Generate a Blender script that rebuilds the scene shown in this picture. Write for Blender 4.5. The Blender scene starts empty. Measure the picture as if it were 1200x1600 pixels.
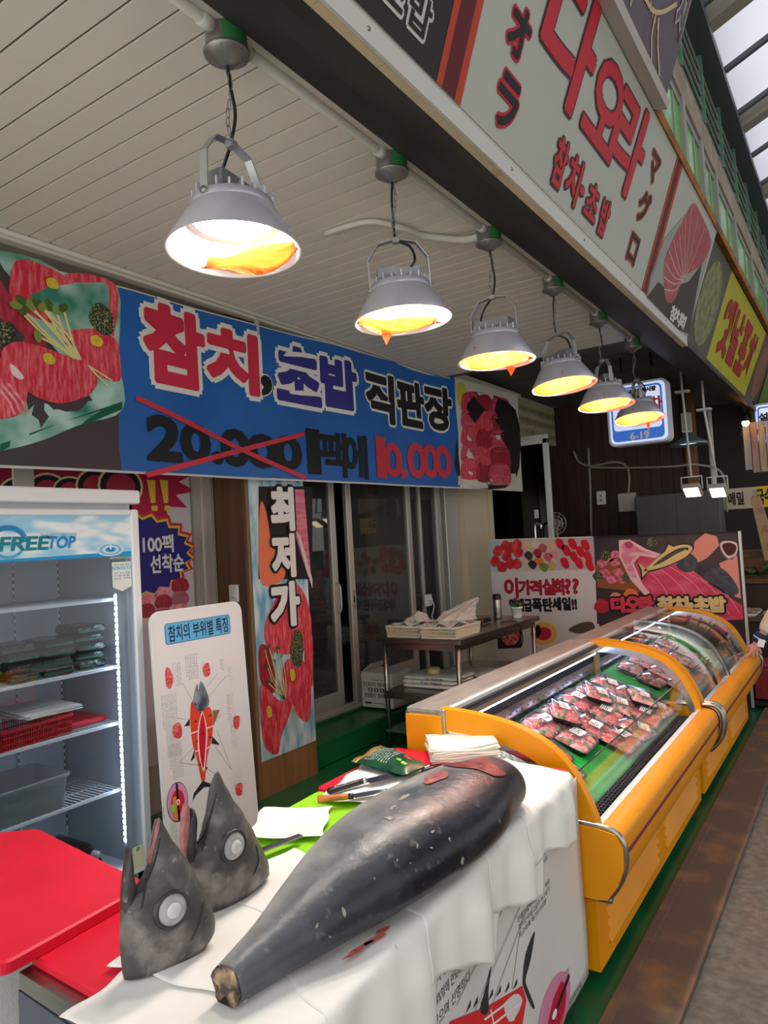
import bpy, math, random
from mathutils import Vector, Matrix
random.seed(7)
SC = bpy.context.scene
COL = SC.collection
PI = math.pi

# ------------------------------------------------------------------ camera
F_PX, CX, CY, CAM_H = 1131.0, 600.0, 800.0, 1.6
def _n(v): return v / v.length
_dy = _n(Vector((1353 - CX, 806 - CY, F_PX)))
_dx = -_n(Vector((-1100 - CX, 945 - CY, F_PX)))
_dx = _n(_dx - _dy * _dx.dot(_dy))
_dz = -_dx.cross(_dy)
if _dz.y > 0: _dz = -_dz
ROT = Matrix((_dx, _dy, _dz))                 # photo camera axes -> world axes
CAM = Vector((0, 0, CAM_H))
cam_data = bpy.data.cameras.new('camera')
cam_data.sensor_fit = 'HORIZONTAL'; cam_data.sensor_width = 36.0
cam_data.lens = F_PX / 1200 * 36.0
cam_data.clip_start = 0.02; cam_data.clip_end = 200
cam = bpy.data.objects.new('camera', cam_data); COL.objects.link(cam)
_r, _u, _b = ROT @ Vector((1, 0, 0)), ROT @ Vector((0, -1, 0)), ROT @ Vector((0, 0, -1))
cam.matrix_world = Matrix(((_r.x, _u.x, _b.x, 0), (_r.y, _u.y, _b.y, 0), (_r.z, _u.z, _b.z, CAM_H), (0, 0, 0, 1)))
SC.camera = cam

# ------------------------------------------------------------------ light and exposure
SC.view_settings.view_transform = 'Standard'
SC.view_settings.look = 'None'
SC.view_settings.gamma = 1.0
SC.view_settings.use_curve_mapping = False
SC.view_settings.exposure = 0.22
LAMP_W = 108.0          # emission of a high bay lens
SKY_UP, SKY_SIDE, SKY_LOW = 1.0, 1.32, 1.45
world = bpy.data.worlds.new('market_sky'); SC.world = world
world.use_nodes = True
nt = world.node_tree; nt.nodes.clear()
_tc = nt.nodes.new('ShaderNodeTexCoord'); _sp = nt.nodes.new('ShaderNodeSeparateXYZ')
_cr = nt.nodes.new('ShaderNodeValToRGB'); _bg = nt.nodes.new('ShaderNodeBackground'); _ow = nt.nodes.new('ShaderNodeOutputWorld')
nt.links.new(_tc.outputs['Generated'], _sp.inputs[0]); nt.links.new(_sp.outputs['Z'], _cr.inputs[0])
_mr = _cr.color_ramp
_mr.elements[0].position = 0.0; _mr.elements[0].color = (SKY_LOW, SKY_LOW * .97, SKY_LOW * .92, 1)
_mr.elements[1].position = 0.75; _mr.elements[1].color = (SKY_UP * .93, SKY_UP * .96, SKY_UP * 1.03, 1)
_e = _mr.elements.new(0.22); _e.color = (SKY_SIDE, SKY_SIDE, SKY_SIDE * 1.0, 1)
_mm = nt.nodes.new('ShaderNodeVectorMath'); _mm.operation = 'DOT_PRODUCT'; _mm.inputs[1].default_value = (-.32, -.30, 0)      # added fill: sky weighted brighter behind the camera, dimmer across the aisle
_ma = nt.nodes.new('ShaderNodeMath'); _ma.operation = 'ADD'; _ma.inputs[1].default_value = 1.0
nt.links.new(_tc.outputs['Generated'], _mm.inputs[0]); nt.links.new(_mm.outputs['Value'], _ma.inputs[0]); nt.links.new(_ma.outputs[0], _bg.inputs[1])
nt.links.new(_cr.outputs[0], _bg.inputs[0]); nt.links.new(_bg.outputs[0], _ow.inputs[0])

# ------------------------------------------------------------------ measuring
def ray(px, py): return _n(ROT @ Vector((px - CX, py - CY, F_PX)))
def at(px, py, **k):
    (a, v), = k.items(); d = ray(px, py); i = 'xyz'.index(a)
    return CAM + d * ((v - CAM[i]) / d[i])
class Plane:
    """a flat face in the place: origin, u axis, v axis"""
    def __init__(s, O, U, V):
        s.O = Vector(O); s.U = _n(Vector(U)); V = Vector(V); s.V = _n(V - s.U * s.U.dot(V)); s.N = s.U.cross(s.V)
    def uv(s, px, py):
        d = ray(px, py); p = CAM + d * ((s.O - CAM).dot(s.N) / d.dot(s.N)) - s.O
        return (p.dot(s.U), p.dot(s.V))
    def P(s, u, v, d=0.0): return s.O + s.U * u + s.V * v + s.N * d

# ------------------------------------------------------------------ materials
def lin(c):
    c = c / 255.0
    return c / 12.92 if c <= 0.04045 else ((c + 0.055) / 1.055) ** 2.4
def RGB(r, g, b): return (lin(r), lin(g), lin(b), 1)
MATS = {}
def mat(name, rgb, rough=0.5, metal=0.0, rgb2=None, scale=8.0, detail=4.0, bump=0.0, bscale=None, emit=0.0, coat=0.0, alpha=1.0, lo=0.35, hi=0.65, stretch=None, spec=0.5, trans=0.0):
    if name in MATS: return MATS[name]
    m = bpy.data.materials.new(name); m.use_nodes = True
    t = m.node_tree; b = t.nodes['Principled BSDF']
    c = RGB(*rgb)
    b.inputs['Base Color'].default_value = c; b.inputs['Roughness'].default_value = rough
    b.inputs['Metallic'].default_value = metal; b.inputs['Alpha'].default_value = alpha
    b.inputs['Specular IOR Level'].default_value = spec
    if coat: b.inputs['Coat Weight'].default_value = coat; b.inputs['Coat Roughness'].default_value = 0.08
    if emit: b.inputs['Emission Color'].default_value = c; b.inputs['Emission Strength'].default_value = emit
    tc = None
    def noise(sc, det):
        nonlocal tc
        if tc is None:
            tc = t.nodes.new('ShaderNodeTexCoord')
        src = tc.outputs['Object']
        if stretch:
            mp = t.nodes.new('ShaderNodeMapping'); mp.inputs['Scale'].default_value = stretch
            t.links.new(src, mp.inputs[0]); src = mp.outputs[0]
        n = t.nodes.new('ShaderNodeTexNoise'); n.inputs['Scale'].default_value = sc; n.inputs['Detail'].default_value = det
        t.links.new(src, n.inputs['Vector']); return n
    if rgb2:
        n = noise(scale, detail); r = t.nodes.new('ShaderNodeValToRGB')
        r.color_ramp.elements[0].position = lo; r.color_ramp.elements[0].color = c
        r.color_ramp.elements[1].position = hi; r.color_ramp.elements[1].color = RGB(*rgb2)
        t.links.new(n.outputs['Fac'], r.inputs[0]); t.links.new(r.outputs[0], b.inputs['Base Color'])
        if emit: t.links.new(r.outputs[0], b.inputs['Emission Color'])
    if bump:
        n = noise(bscale or scale, 5.0); bp = t.nodes.new('ShaderNodeBump'); bp.inputs['Strength'].default_value = bump
        bp.inputs['Distance'].default_value = 0.01
        t.links.new(n.outputs['Fac'], bp.inputs['Height']); t.links.new(bp.outputs[0], b.inputs['Normal'])
    MATS[name] = m; return m
def glass(name, tint=(255, 255, 255), rough=0.02, refl=1.0, haze=0.0):
    """a clear pane: see-through with a fresnel sheen"""
    if name in MATS: return MATS[name]
    m = bpy.data.materials.new(name); m.use_nodes = True; t = m.node_tree; t.nodes.clear()
    o = t.nodes.new('ShaderNodeOutputMaterial'); mx = t.nodes.new('ShaderNodeMixShader'); tr = t.nodes.new('ShaderNodeBsdfTransparent')
    gl = t.nodes.new('ShaderNodeBsdfGlossy'); fr = t.nodes.new('ShaderNodeLayerWeight'); pw = t.nodes.new('ShaderNodeMath'); pw.operation = 'POWER'; pw.inputs[1].default_value = 4.5; mu = t.nodes.new('ShaderNodeMath')
    mu.operation = 'MULTIPLY_ADD'; mu.inputs[1].default_value = .75 * min(refl, 1.3); mu.inputs[2].default_value = .035 * refl; fr.inputs[0].default_value = .5
    tr.inputs[0].default_value = RGB(*tint); gl.inputs['Roughness'].default_value = rough
    t.links.new(fr.outputs['Facing'], pw.inputs[0]); t.links.new(pw.outputs[0], mu.inputs[0]); t.links.new(mu.outputs[0], mx.inputs[0])
    src = tr.outputs[0]
    if haze:
        df = t.nodes.new('ShaderNodeBsdfDiffuse'); df.inputs[0].default_value = (.8, .82, .85, 1)
        m2 = t.nodes.new('ShaderNodeMixShader'); m2.inputs[0].default_value = haze
        t.links.new(src, m2.inputs[1]); t.links.new(df.outputs[0], m2.inputs[2]); src = m2.outputs[0]
    t.links.new(src, mx.inputs[1]); t.links.new(gl.outputs[0], mx.inputs[2]); t.links.new(mx.outputs[0], o.inputs[0])
    MATS[name] = m; return m
def translucent(name, rgb, share=0.6, emit=0):
    if name in MATS: return MATS[name]
    m = bpy.data.materials.new(name); m.use_nodes = True; t = m.node_tree; t.nodes.clear()
    o = t.nodes.new('ShaderNodeOutputMaterial'); mx = t.nodes.new('ShaderNodeMixShader')
    a = t.nodes.new('ShaderNodeBsdfDiffuse'); b = t.nodes.new('ShaderNodeBsdfTranslucent'); mx.inputs[0].default_value = share
    a.inputs[0].default_value = RGB(*rgb); b.inputs[0].default_value = RGB(*rgb)
    t.links.new(a.outputs[0], mx.inputs[1]); t.links.new(b.outputs[0], mx.inputs[2]); t.links.new(mx.outputs[0], o.inputs[0])
    MATS[name] = m; return m
def ink(r, g, b, rough=0.55): return mat('ink_%d_%d_%d' % (r, g, b), (r, g, b), rough, spec=0.3)
def flesh(name, a, b, sc=(40, 3, 40)): return mat(name, a, .45, rgb2=b, scale=1.0, stretch=sc, lo=.42, hi=.72)
def glow(name, rgb, power):
    if name in MATS: return MATS[name]
    m = bpy.data.materials.new(name); m.use_nodes = True; t = m.node_tree; t.nodes.clear()
    o = t.nodes.new('ShaderNodeOutputMaterial'); e = t.nodes.new('ShaderNodeEmission')
    e.inputs[0].default_value = RGB(*rgb); e.inputs[1].default_value = power
    t.links.new(e.outputs[0], o.inputs[0]); MATS[name] = m; return m

# ------------------------------------------------------------------ mesh building
class MB:
    """collects shapes that become ONE mesh object"""
    def __init__(s): s.v = []; s.f = []; s.m = []; s.sm = []; s.mats = []
    def mi(s, m):
        if m not in s.mats: s.mats.append(m)
        return s.mats.index(m)
    def add(s, vs, fs, m, smooth=False, M=None):
        k = len(s.v); i = s.mi(m)
        s.v += [tuple(M @ Vector(p)) if M else tuple(p) for p in vs]
        for f in fs: s.f.append([k + a for a in f]); s.m.append(i); s.sm.append(smooth)
        return s
    def hexa(s, p, m):                                    # 8 corners: bottom ring then top ring
        return s.add(p, [(3, 2, 1, 0), (4, 5, 6, 7), (0, 1, 5, 4), (1, 2, 6, 5), (2, 3, 7, 6), (3, 0, 4, 7)], m)
    def box(s, lo, hi, m, bev=0.0, M=None):
        x0, y0, z0 = lo; x1, y1, z1 = hi
        if bev:
            b = min(bev, (x1 - x0) * .49, (y1 - y0) * .49, (z1 - z0) * .49)
            ring = [(x0 + b, y0), (x1 - b, y0), (x1, y0 + b), (x1, y1 - b), (x1 - b, y1), (x0 + b, y1), (x0, y1 - b), (x0, y0 + b)]
            cxm, cym = (x0 + x1) / 2, (y0 + y1) / 2
            def sh(p):
                dx = b if p[0] < cxm else -b; dy = b if p[1] < cym else -b
                return (p[0] + dx, p[1] + dy)
            inn = [sh(p) for p in ring]
            vs = [(*p, z0) for p in inn] + [(*p, z0 + b) for p in ring] + [(*p, z1 - b) for p in ring] + [(*p, z1) for p in inn]
            fs = [list(range(7, -1, -1)), list(range(24, 32))]
            for k in range(3):
                for i in range(8):
                    j = (i + 1) % 8; fs.append((k * 8 + i, k * 8 + j, k * 8 + 8 + j, k * 8 + 8 + i))
            return s.add(vs, fs, m, False, M)
        p = [(x0, y0, z0), (x1, y0, z0), (x1, y1, z0), (x0, y1, z0), (x0, y0, z1), (x1, y0, z1), (x1, y1, z1), (x0, y1, z1)]
        if M: p = [tuple(M @ Vector(q)) for q in p]
        return s.hexa(p, m)
    def tube(s, path, r, m, n=10, cap=True, closed=False):
        path = [Vector(p) for p in path]; R = r if isinstance(r, (list, tuple)) else [r] * len(path)
        vs = []; N = len(path); up = None
        for i, p in enumerate(path):
            if closed: t = path[(i + 1) % N] - path[i - 1]
            else: t = path[min(i + 1, N - 1)] - path[max(i - 1, 0)]
            t = _n(t) if t.length > 1e-9 else Vector((0, 0, 1))
            if up is None:
                up = Vector((0, 0, 1)) if abs(t.z) < .9 else Vector((1, 0, 0))
            a = _n(t.cross(up)); bb = _n(a.cross(t)); up = bb
            for k in range(n):
                an = 2 * PI * k / n; vs.append(p + (a * math.cos(an) + bb * math.sin(an)) * R[i])
        fs = []
        for i in range(N if closed else N - 1):
            j = (i + 1) % N
            for k in range(n):
                l = (k + 1) % n; fs.append((i * n + k, i * n + l, j * n + l, j * n + k))
        if cap and not closed: fs += [list(range(n - 1, -1, -1)), list(range((N - 1) * n, N * n))]
        return s.add(vs, fs, m, True)
    def lathe(s, prof, m, n=32, M=None, cap=False):      # (r, z) pairs about the z axis
        vs = []; fs = []
        for r, z in prof:
            for k in range(n): a = 2 * PI * k / n; vs.append((r * math.cos(a), r * math.sin(a), z))
        for i in range(len(prof) - 1):
            for k in range(n): l = (k + 1) % n; fs.append((i * n + k, i * n + l, i * n + n + l, i * n + n + k))
        if cap: fs += [list(range(n - 1, -1, -1)), list(range((len(prof) - 1) * n, len(prof) * n))]
        return s.add(vs, fs, m, True, M)
    def loft(s, rings, m, cap=True, smooth=True, closed=True):
        n = len(rings[0]); vs = [p for r in rings for p in r]; fs = []
        for i in range(len(rings) - 1):
            for k in range(n if closed else n - 1): l = (k + 1) % n; fs.append((i * n + k, i * n + l, i * n + n + l, i * n + n + k))
        if cap: fs += [list(range(n - 1, -1, -1)), list(range((len(rings) - 1) * n, len(rings) * n))]
        return s.add(vs, fs, m, smooth)
    def grid(s, pts, m, smooth=True):                    # rows of points
        return s.loft(pts, m, False, smooth, False)
    def slab(s, pl, uvs, m, d0, d1):                      # an outline on a plane given a thickness
        n = len(uvs); a = sum(uvs[i][0] * uvs[(i + 1) % n][1] - uvs[(i + 1) % n][0] * uvs[i][1] for i in range(n))
        if a < 0: uvs = uvs[::-1]
        vs = [pl.P(u, v, d0) for u, v in uvs] + [pl.P(u, v, d1) for u, v in uvs]
        fs = [list(range(n - 1, -1, -1)), list(range(n, 2 * n))] + [(i, (i + 1) % n, n + (i + 1) % n, n + i) for i in range(n)]
        return s.add(vs, fs, m)
    def flat(s, pl, uvs, m, d):                           # ink printed on a plane
        return s.add([pl.P(u, v, d) for u, v in uvs], [list(range(len(uvs)))], m)
    def build(s, name, parent=None, root=(0, 0, 0)):
        me = bpy.data.meshes.new(name); o3 = Vector(root)
        me.from_pydata([tuple(Vector(p) - o3) for p in s.v], [], s.f)
        for m in s.mats: me.materials.append(m)
        me.polygons.foreach_set('material_index', s.m); me.polygons.foreach_set('use_smooth', s.sm)
        me.update()
        o = bpy.data.objects.new(name, me); COL.objects.link(o)
        if parent: o.parent = parent
        elif tuple(root) != (0, 0, 0): o.location = o3
        return o
def tag(o, label, cat, group=None):
    o['label'] = label; o['category'] = cat
    if group: o['group'] = group
    return o
def thing(name, label, cat, loc=(0, 0, 0), group=None, rz=0.0):
    o = bpy.data.objects.new(name, None); COL.objects.link(o); o.location = loc; o.rotation_euler.z = rz
    o.empty_display_size = 0.05
    return tag(o, label, cat, group)
def part(mb, name, parent, lab=None):
    """a part built in world positions, hung under its thing (or under a part of it)"""
    r = parent
    while r.parent: r = r.parent
    o = mb.build(name, parent, r.location)
    if lab: o['label'] = lab
    return o
def struct(mb, name):
    o = mb.build(name); o['kind'] = 'structure'; return o
def copy_tree(o, parent=None):
    c = o.copy(); COL.objects.link(c)
    if parent: c.parent = parent
    for ch in [q for q in bpy.data.objects if q.parent == o]: copy_tree(ch, c)
    return c
def smooth_loop(pts, n=5):                                # closed Catmull-Rom through outline points
    out = []; N = len(pts)
    for i in range(N):
        p0, p1, p2, p3 = pts[i - 1], pts[i], pts[(i + 1) % N], pts[(i + 2) % N]
        for k in range(n):
            t = k / n
            out.append(tuple(.5 * (2 * b + (c - a) * t + (2 * a - 5 * b + 4 * c - d) * t * t + (3 * b - a - 3 * c + d) * t ** 3) for a, b, c, d in zip(p0, p1, p2, p3)))
    return out
def smooth_line(pts, n=6):
    out = []; N = len(pts)
    for i in range(N - 1):
        p0, p1, p2, p3 = pts[max(i - 1, 0)], pts[i], pts[i + 1], pts[min(i + 2, N - 1)]
        for k in range(n):
            t = k / n
            out.append(tuple(.5 * (2 * b + (c - a) * t + (2 * a - 5 * b + 4 * c - d) * t * t + (3 * b - a - 3 * c + d) * t ** 3) for a, b, c, d in zip(p0, p1, p2, p3)))
    out.append(tuple(pts[-1])); return out
def ell(cx, cy, a, b, n=20, rot=0.0):
    c, s_ = math.cos(rot), math.sin(rot)
    return [(cx + a * math.cos(2 * PI * k / n) * c - b * math.sin(2 * PI * k / n) * s_, cy + a * math.cos(2 * PI * k / n) * s_ + b * math.sin(2 * PI * k / n) * c) for k in range(n)]
def rrect(u0, v0, u1, v1, r, n=5):
    out = []
    for cx_, cy_, a0 in ((u1 - r, v1 - r, 0), (u0 + r, v1 - r, PI / 2), (u0 + r, v0 + r, PI), (u1 - r, v0 + r, 1.5 * PI)):
        for k in range(n + 1): a = a0 + PI / 2 * k / n; out.append((cx_ + r * math.cos(a), cy_ + r * math.sin(a)))
    return out
_glyphs = {}
def glyph(body, bold):
    """outline of a piece of writing as flat faces, scaled into the unit square"""
    key = (body, round(bold, 4))
    if key in _glyphs: return _glyphs[key]
    c = bpy.data.curves.new('writing', 'FONT'); c.body = body; c.offset = 0.0; c.resolution_u = 3
    o = bpy.data.objects.new('writing', c); COL.objects.link(o)
    bpy.context.view_layer.update()
    def grab():
        dg = bpy.context.evaluated_depsgraph_get()
        me = bpy.data.meshes.new_from_object(o.evaluated_get(dg))
        vs = [(q.co.x, q.co.y) for q in me.vertices]; fs = [list(p.vertices) for p in me.polygons]
        bpy.data.meshes.remove(me); return vs, fs
    base, _f = grab()
    if bold: c.offset = bold; bpy.context.view_layer.update(); vs, fs = grab()
    else: vs, fs = base, _f
    bpy.data.objects.remove(o); bpy.data.curves.remove(c)
    x0 = min(p[0] for p in base); x1 = max(p[0] for p in base); y0 = min(p[1] for p in base); y1 = max(p[1] for p in base)
    r = ([((x - x0) / (x1 - x0), (y - y0) / (y1 - y0)) for x, y in vs], fs, (x1 - x0, y1 - y0))
    _glyphs[key] = r; return r
def write(mb, pl, body, box, m, d, bold=0.0, shear=0.0, turn=0):
    """write body into box (u0, v0, u1, v1) of a plane, d in front of it"""
    u0, v0, u1, v1 = box; vs, fs, _ = glyph(body, bold)
    pts = []
    for x, y in vs:
        if turn == 1: x, y = y, 1 - x        # top of the writing points to +u
        elif turn == -1: x, y = 1 - y, x
        elif turn == 2: x, y = 1 - x, 1 - y
        pts.append(pl.P(u0 + (u1 - u0) * x + shear * (y - .5) * (v1 - v0), v0 + (v1 - v0) * y, d))
    mb.add(pts, fs, m)
def write_round(mb, pl, body, box, m, d, r, bold=0.0, shear=0.0, n=10):
    u0, v0, u1, v1 = box                  # the same writing with a soft, rounded, thickened stroke
    for k in range(n):
        a = 2 * PI * k / n; du, dv = r * math.cos(a), r * math.sin(a)
        write(mb, pl, body, (u0 + du, v0 + dv, u1 + du, v1 + dv), m, d + k * 2e-5, bold, shear)
def ubox(pl, *px):
    q = [pl.uv(*p) for p in px]
    return (min(a for a, b in q), min(b for a, b in q), max(a for a, b in q), max(b for a, b in q))
def trace(pl, pts, smooth=True, n=4):
    q = [pl.uv(*p) for p in pts]
    return smooth_loop(q, n) if smooth else q
def stroke(mb, pl, uvs, w, m, d):                          # an inked line
    for (a, b), (c, e) in zip(uvs[:-1], uvs[1:]):
        L = math.hypot(c - a, e - b) or 1; nx, ny = -(e - b) / L * w / 2, (c - a) / L * w / 2
        mb.flat(pl, [(a + nx, b + ny), (c + nx, e + ny), (c - nx, e - ny), (a - nx, b - ny)], m, d)
def block(mb, pl, u0, v0, u1, v1, m, d, line=.014, seed=0, turn=0):
    """a paragraph of small print as rows of tiny characters"""
    rnd = random.Random(seed); txt = '참치의부위별특징은기름지고담백한맛이며머리에서꼬리까지살이단단하다'
    if turn: 
        n = max(1, int((u1 - u0) / line))
        for i in range(n):
            L = (v1 - v0) * (1 if i < n - 1 else rnd.uniform(.4, .9)); k = max(2, int(L / line * 1.05))
            s_ = ''.join(rnd.choice(txt) + (' ' if rnd.random() < .2 else '') for _ in range(k)).strip()
            uu = u1 - i * line
            write(mb, pl, s_, (uu - line * .78, v1 - L, uu, v1), m, d, turn=1)
    else:
        n = max(1, int((v1 - v0) / line))
        for i in range(n):
            L = (u1 - u0) * (1 if i < n - 1 else rnd.uniform(.4, .9)); k = max(2, int(L / line * 1.05))
            s_ = ''.join(rnd.choice(txt) + (' ' if rnd.random() < .2 else '') for _ in range(k)).strip()
            vv = v1 - i * line
            write(mb, pl, s_, (u0, vv - line * .78, u0 + L, vv), m, d)

STEEL = mat('brushed_steel', (176, 172, 165), .32, 1.0, rgb2=(150, 146, 140), scale=3, stretch=(1, 12, 12))
ALU = mat('aluminium_frame', (200, 198, 190), .45, .55)
CHROME = mat('bright_metal', (215, 215, 212), .2, 1.0)
BLACK = mat('black_plastic', (18, 18, 19), .45)
WHITE = mat('white_plastic', (232, 232, 230), .4)
CREAM = mat('cream_plastic', (226, 216, 190), .45)
YEL = mat('yellow_enamel', (232, 152, 2), .42, rgb2=(222, 142, 2), scale=2, spec=.3)
LEDGE = mat('dull_steel', (172, 170, 162), .42, .35, rgb2=(152, 149, 142), scale=4, stretch=(6, 1, 6))
# ================================================================== the setting
GREENP = mat('green_floor_paint', (22, 104, 62), .3, rgb2=(16, 86, 50), scale=4, bump=.08, bscale=30)
ASPH = mat('asphalt', (104, 97, 88), .9, rgb2=(80, 75, 68), scale=26, detail=8, bump=.5, bscale=120)
RUST = mat('rusty_plate', (106, 84, 70), .72, rgb2=(156, 108, 62), scale=5, detail=10, lo=.5, hi=.74, bump=.25, bscale=40)
f = MB(); f.box((-9, -2, -.06), (-.835, 14, 0), GREENP); f.box((-.615, -2, -.06), (6, 40, -.012), ASPH)
struct(f, 'floor')
f = MB(); f.box((-.835, -2, -.05), (-.615, 14, .004), RUST); f.box((-.835, -2, .004), (-.80, 14, .012), RUST)
struct(f, 'trim_1')
# green step under the sliding doors
f = MB(); f.box((-3.86, 4.06, 0), (-3.39, 7.2, .185), GREENP, .012); f.box((-3.9, 4.06, .18), (-3.72, 7.2, .205), GREENP, .008)
struct(f, 'trim_2')

SLAT = mat('ceiling_panel', (232, 228, 216), .5); GROOVE = mat('ceiling_groove', (112, 108, 98), .8)
c = MB(); y = -.94
while y < 6.0:
    c.box((-3.25, y + .005, 3.14), (-1.41, y + .1005, 3.16), SLAT)
    c.box((-3.25, y + .1005, 3.147), (-1.41, y + .1105, 3.165), GROOVE); y += .1055
struct(c, 'ceiling')
DKCEIL = mat('dark_ceiling', (96, 94, 90), .8, rgb2=(80, 78, 75), scale=3)
c = MB()
y = 6.1
while y < 11.2: c.box((-4.3, y, 3.3), (-1.1, y + .13, 3.33), DKCEIL); c.box((-4.3, y + .13, 3.31), (-1.1, y + .14, 3.33), GROOVE); y += .14
c.box((-4.3, 6.03, 3.14), (-1.41, 6.1, 3.36), DKCEIL)
struct(c, 'ceiling_back')
# cornice between ceiling and banner, and along the front beam
COVE = mat('cornice_white', (214, 210, 200), .45)
c = MB(); c.box((-3.27, -1, 3.10), (-3.20, 6.05, 3.14), COVE, .008); c.tube([(-3.19, -1, 3.125), (-3.19, 6.05, 3.125)], .014, COVE)
struct(c, 'trim_3')
c = MB(); c.box((-1.47, -1, 3.115), (-1.40, 6.05, 3.15), COVE, .01); struct(c, 'trim_4')
BEAM = mat('dark_steel_beam', (74, 73, 70), .55, .3, rgb2=(60, 58, 56), scale=6, stretch=(1, .3, 1))
BEIGE = mat('beige_soffit', (196, 182, 150), .6, rgb2=(150, 122, 84), scale=5, stretch=(1, 1.6, 1), lo=.55, hi=.8)
TRIMW = mat('sign_edge_trim', (196, 196, 190), .45)
c = MB(); c.box((-1.40, -1, 3.10), (-1.27, 10, 3.3), BEAM); c.box((-1.27, -1, 3.06), (-1.16, 10, 3.3), BEAM)
c.box((-1.285, -1, 3.085), (-1.265, 10, 3.105), BLACK); c.box((-1.16, -1, 3.01), (-1.065, 10, 3.3), BEAM)
struct(c, 'trim_5')
c = MB(); y = -1
while y < 5.8: c.box((-1.066, y, 2.951), (-1.03, min(y + .298, 5.8), 2.975), BEIGE); y += .3
c.box((-1.066, 5.8, 2.96), (-1.03, 10, 2.985), BEAM)
struct(c, 'trim_6')
c = MB(); c.box((-1.034, -1, 2.95), (-1.024, 5.8, 3.035), TRIMW); c.box((-1.034, 5.83, 2.95), (-1.024, 10, 3.0), BEAM)
for y in (1.6, 2.55, 3.4, 4.2, 5.1): c.lathe([(.007, 0), (.006, .004), (0, .005)], STEEL, 10, Matrix.Translation((-1.024, y, 2.99)) @ Matrix.Rotation(PI / 2, 4, 'Y'))
struct(c, 'trim_7')

# shop front wall on the left
WALLP = mat('painted_wall', (188, 182, 168), .7, rgb2=(176, 170, 156), scale=3)
DARKW = mat('dark_wall', (52, 44, 38), .8)
INT = mat('interior_wall', (92, 86, 80), .85, rgb2=(76, 70, 66), scale=2)
w = MB()
w.box((-3.95, -1.5, 0), (-3.8, 3.36, 3.2), WALLP); w.box((-3.95, -1.5, 3.18), (-3.24, 7.9, 3.24), WALLP)              # behind the refrigerator
w.box((-3.95, 3.36, 0), (-3.86, 4.3, 3.2), DARKW)
w.box((-3.9, 4.1, 2.24), (-3.74, 7.3, 3.2), WALLP)             # over the doors
w.box((-3.9, 4.05, .0), (-3.74, 7.3, .2), DARKW)
w.box((-3.30, -1, 3.12), (-3.25, 6.1, 3.6), WALLP)
w.box((-4.3, 6.04, 3.16), (-1.41, 6.08, 3.6), WALLP)
struct(w, 'wall_left')
COLUMN = mat('cream_column', (214, 200, 168), .55)
w = MB(); w.box((-3.86, 7.17, 0), (-3.69, 7.19, 3.3), COLUMN); w.box((-3.86, 7.19, 0), (-3.705, 7.84, 3.3), COLUMN, .01); w.box((-3.71, 7.78, 0), (-3.66, 7.86, 3.3), COLUMN, .006)
struct(w, 'trim_8')
# inside of the shop
w = MB(); w.box((-7.1, 2, 0), (-7.0, 9.2, 3.2), INT); w.box((-7, 2.9, 0), (-3.95, 3.0, 3.2), INT)
w.box((-7, 2.9, 2.75), (-3.9, 9.2, 2.8), INT); w.box((-7, 9.1, 0), (-3.9, 9.2, 3.2), INT)
struct(w, 'wall_back')
w = MB(); w.box((-7, 3.0, .16), (-3.9, 9.1, .2), mat('shop_floor', (120, 92, 62), .5)); struct(w, 'floor_inside')
# dark neighbouring shop: boarded back wall, partition
WOOD = mat('dark_boards', (70, 44, 30), .7, rgb2=(48, 30, 22), scale=2, stretch=(12, 12, .8))
w = MB(); x = -4.2
while x < -1.75: w.box((x, 9.5, 0), (x + .137, 9.53, 3.3), WOOD, .004); x += .14
struct(w, 'wall_far')
w = MB(); w.box((-4.3, 7.9, 0), (-4.2, 9.6, 3.3), DARKW); w.box((-4.2, 9.56, 0), (-1.7, 9.6, 3.3), BLACK)
w.box((-1.78, 9.42, 0), (-1.66, 9.55, 3.3), mat('orange_timber', (110, 70, 36), .6), .005)
struct(w, 'wall_partition')
# menu fascia running on over the next shop
MENU = mat('menu_board', (176, 168, 132), .6)
PL = Plane((-3.42, 0, 2.0), (0, 1, 0), (0, 0, 1))
w = MB(); w.box((-3.5, 7.9, 2.78), (-3.42, 9.46, 3.3), MENU)
rnd = random.Random(3)
for k in range(9):
    for r, ss in enumerate(['가나라', '고추', '두부', '모듬', '소면', '김치']):
        pass
for k in range(10):
    for r in range(3):
        u = 8.02 + k * .145; v = 3.2 - r * .14
        write(w, PL, rnd.choice(['회', '국', '전', '면', '찜', '탕']), (u, v - 2.09, u + .05, v - 2.0), ink(70, 62, 44), .002)
        write(w, PL, rnd.choice(['무침', '덮밥', '구이']), (u + .06, v - 2.08, u + .13, v - 2.01), ink(70, 62, 44), .002)
struct(w, 'trim_9')

# arcade wall above the signs: green windows, header band, green louvres
XW = -1.1
GWIN = mat('green_film_pane', (104, 186, 84), .25, rgb2=(90, 168, 76), scale=1.2)
GLOUV = mat('green_louvre', (92, 132, 112), .55); FRAMEG = mat('window_frame_grey', (150, 148, 140), .5)
HEAD = mat('header_band', (168, 152, 132), .7, rgb2=(140, 124, 108), scale=4)
w = MB(); w.box((XW - .3, 0, 5.44), (XW, 40, 5.74), HEAD); w.box((XW - .35, 0, 3.3), (XW - .3, 40, 7.3), DARKW)
struct(w, 'trim_10')
w = MB(); z = 5.76
while z < 6.45:
    w.hexa([(XW - .08, 0, z), (XW, 0, z), (XW, 40, z), (XW - .08, 40, z), (XW - .11, 0, z + .13), (XW - .06, 0, z + .13), (XW - .06, 40, z + .13), (XW - .11, 40, z + .13)], GLOUV)
    w.box((XW - .012, 0, z - .012), (XW + .004, 40, z), FRAMEG); z += .14
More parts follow.
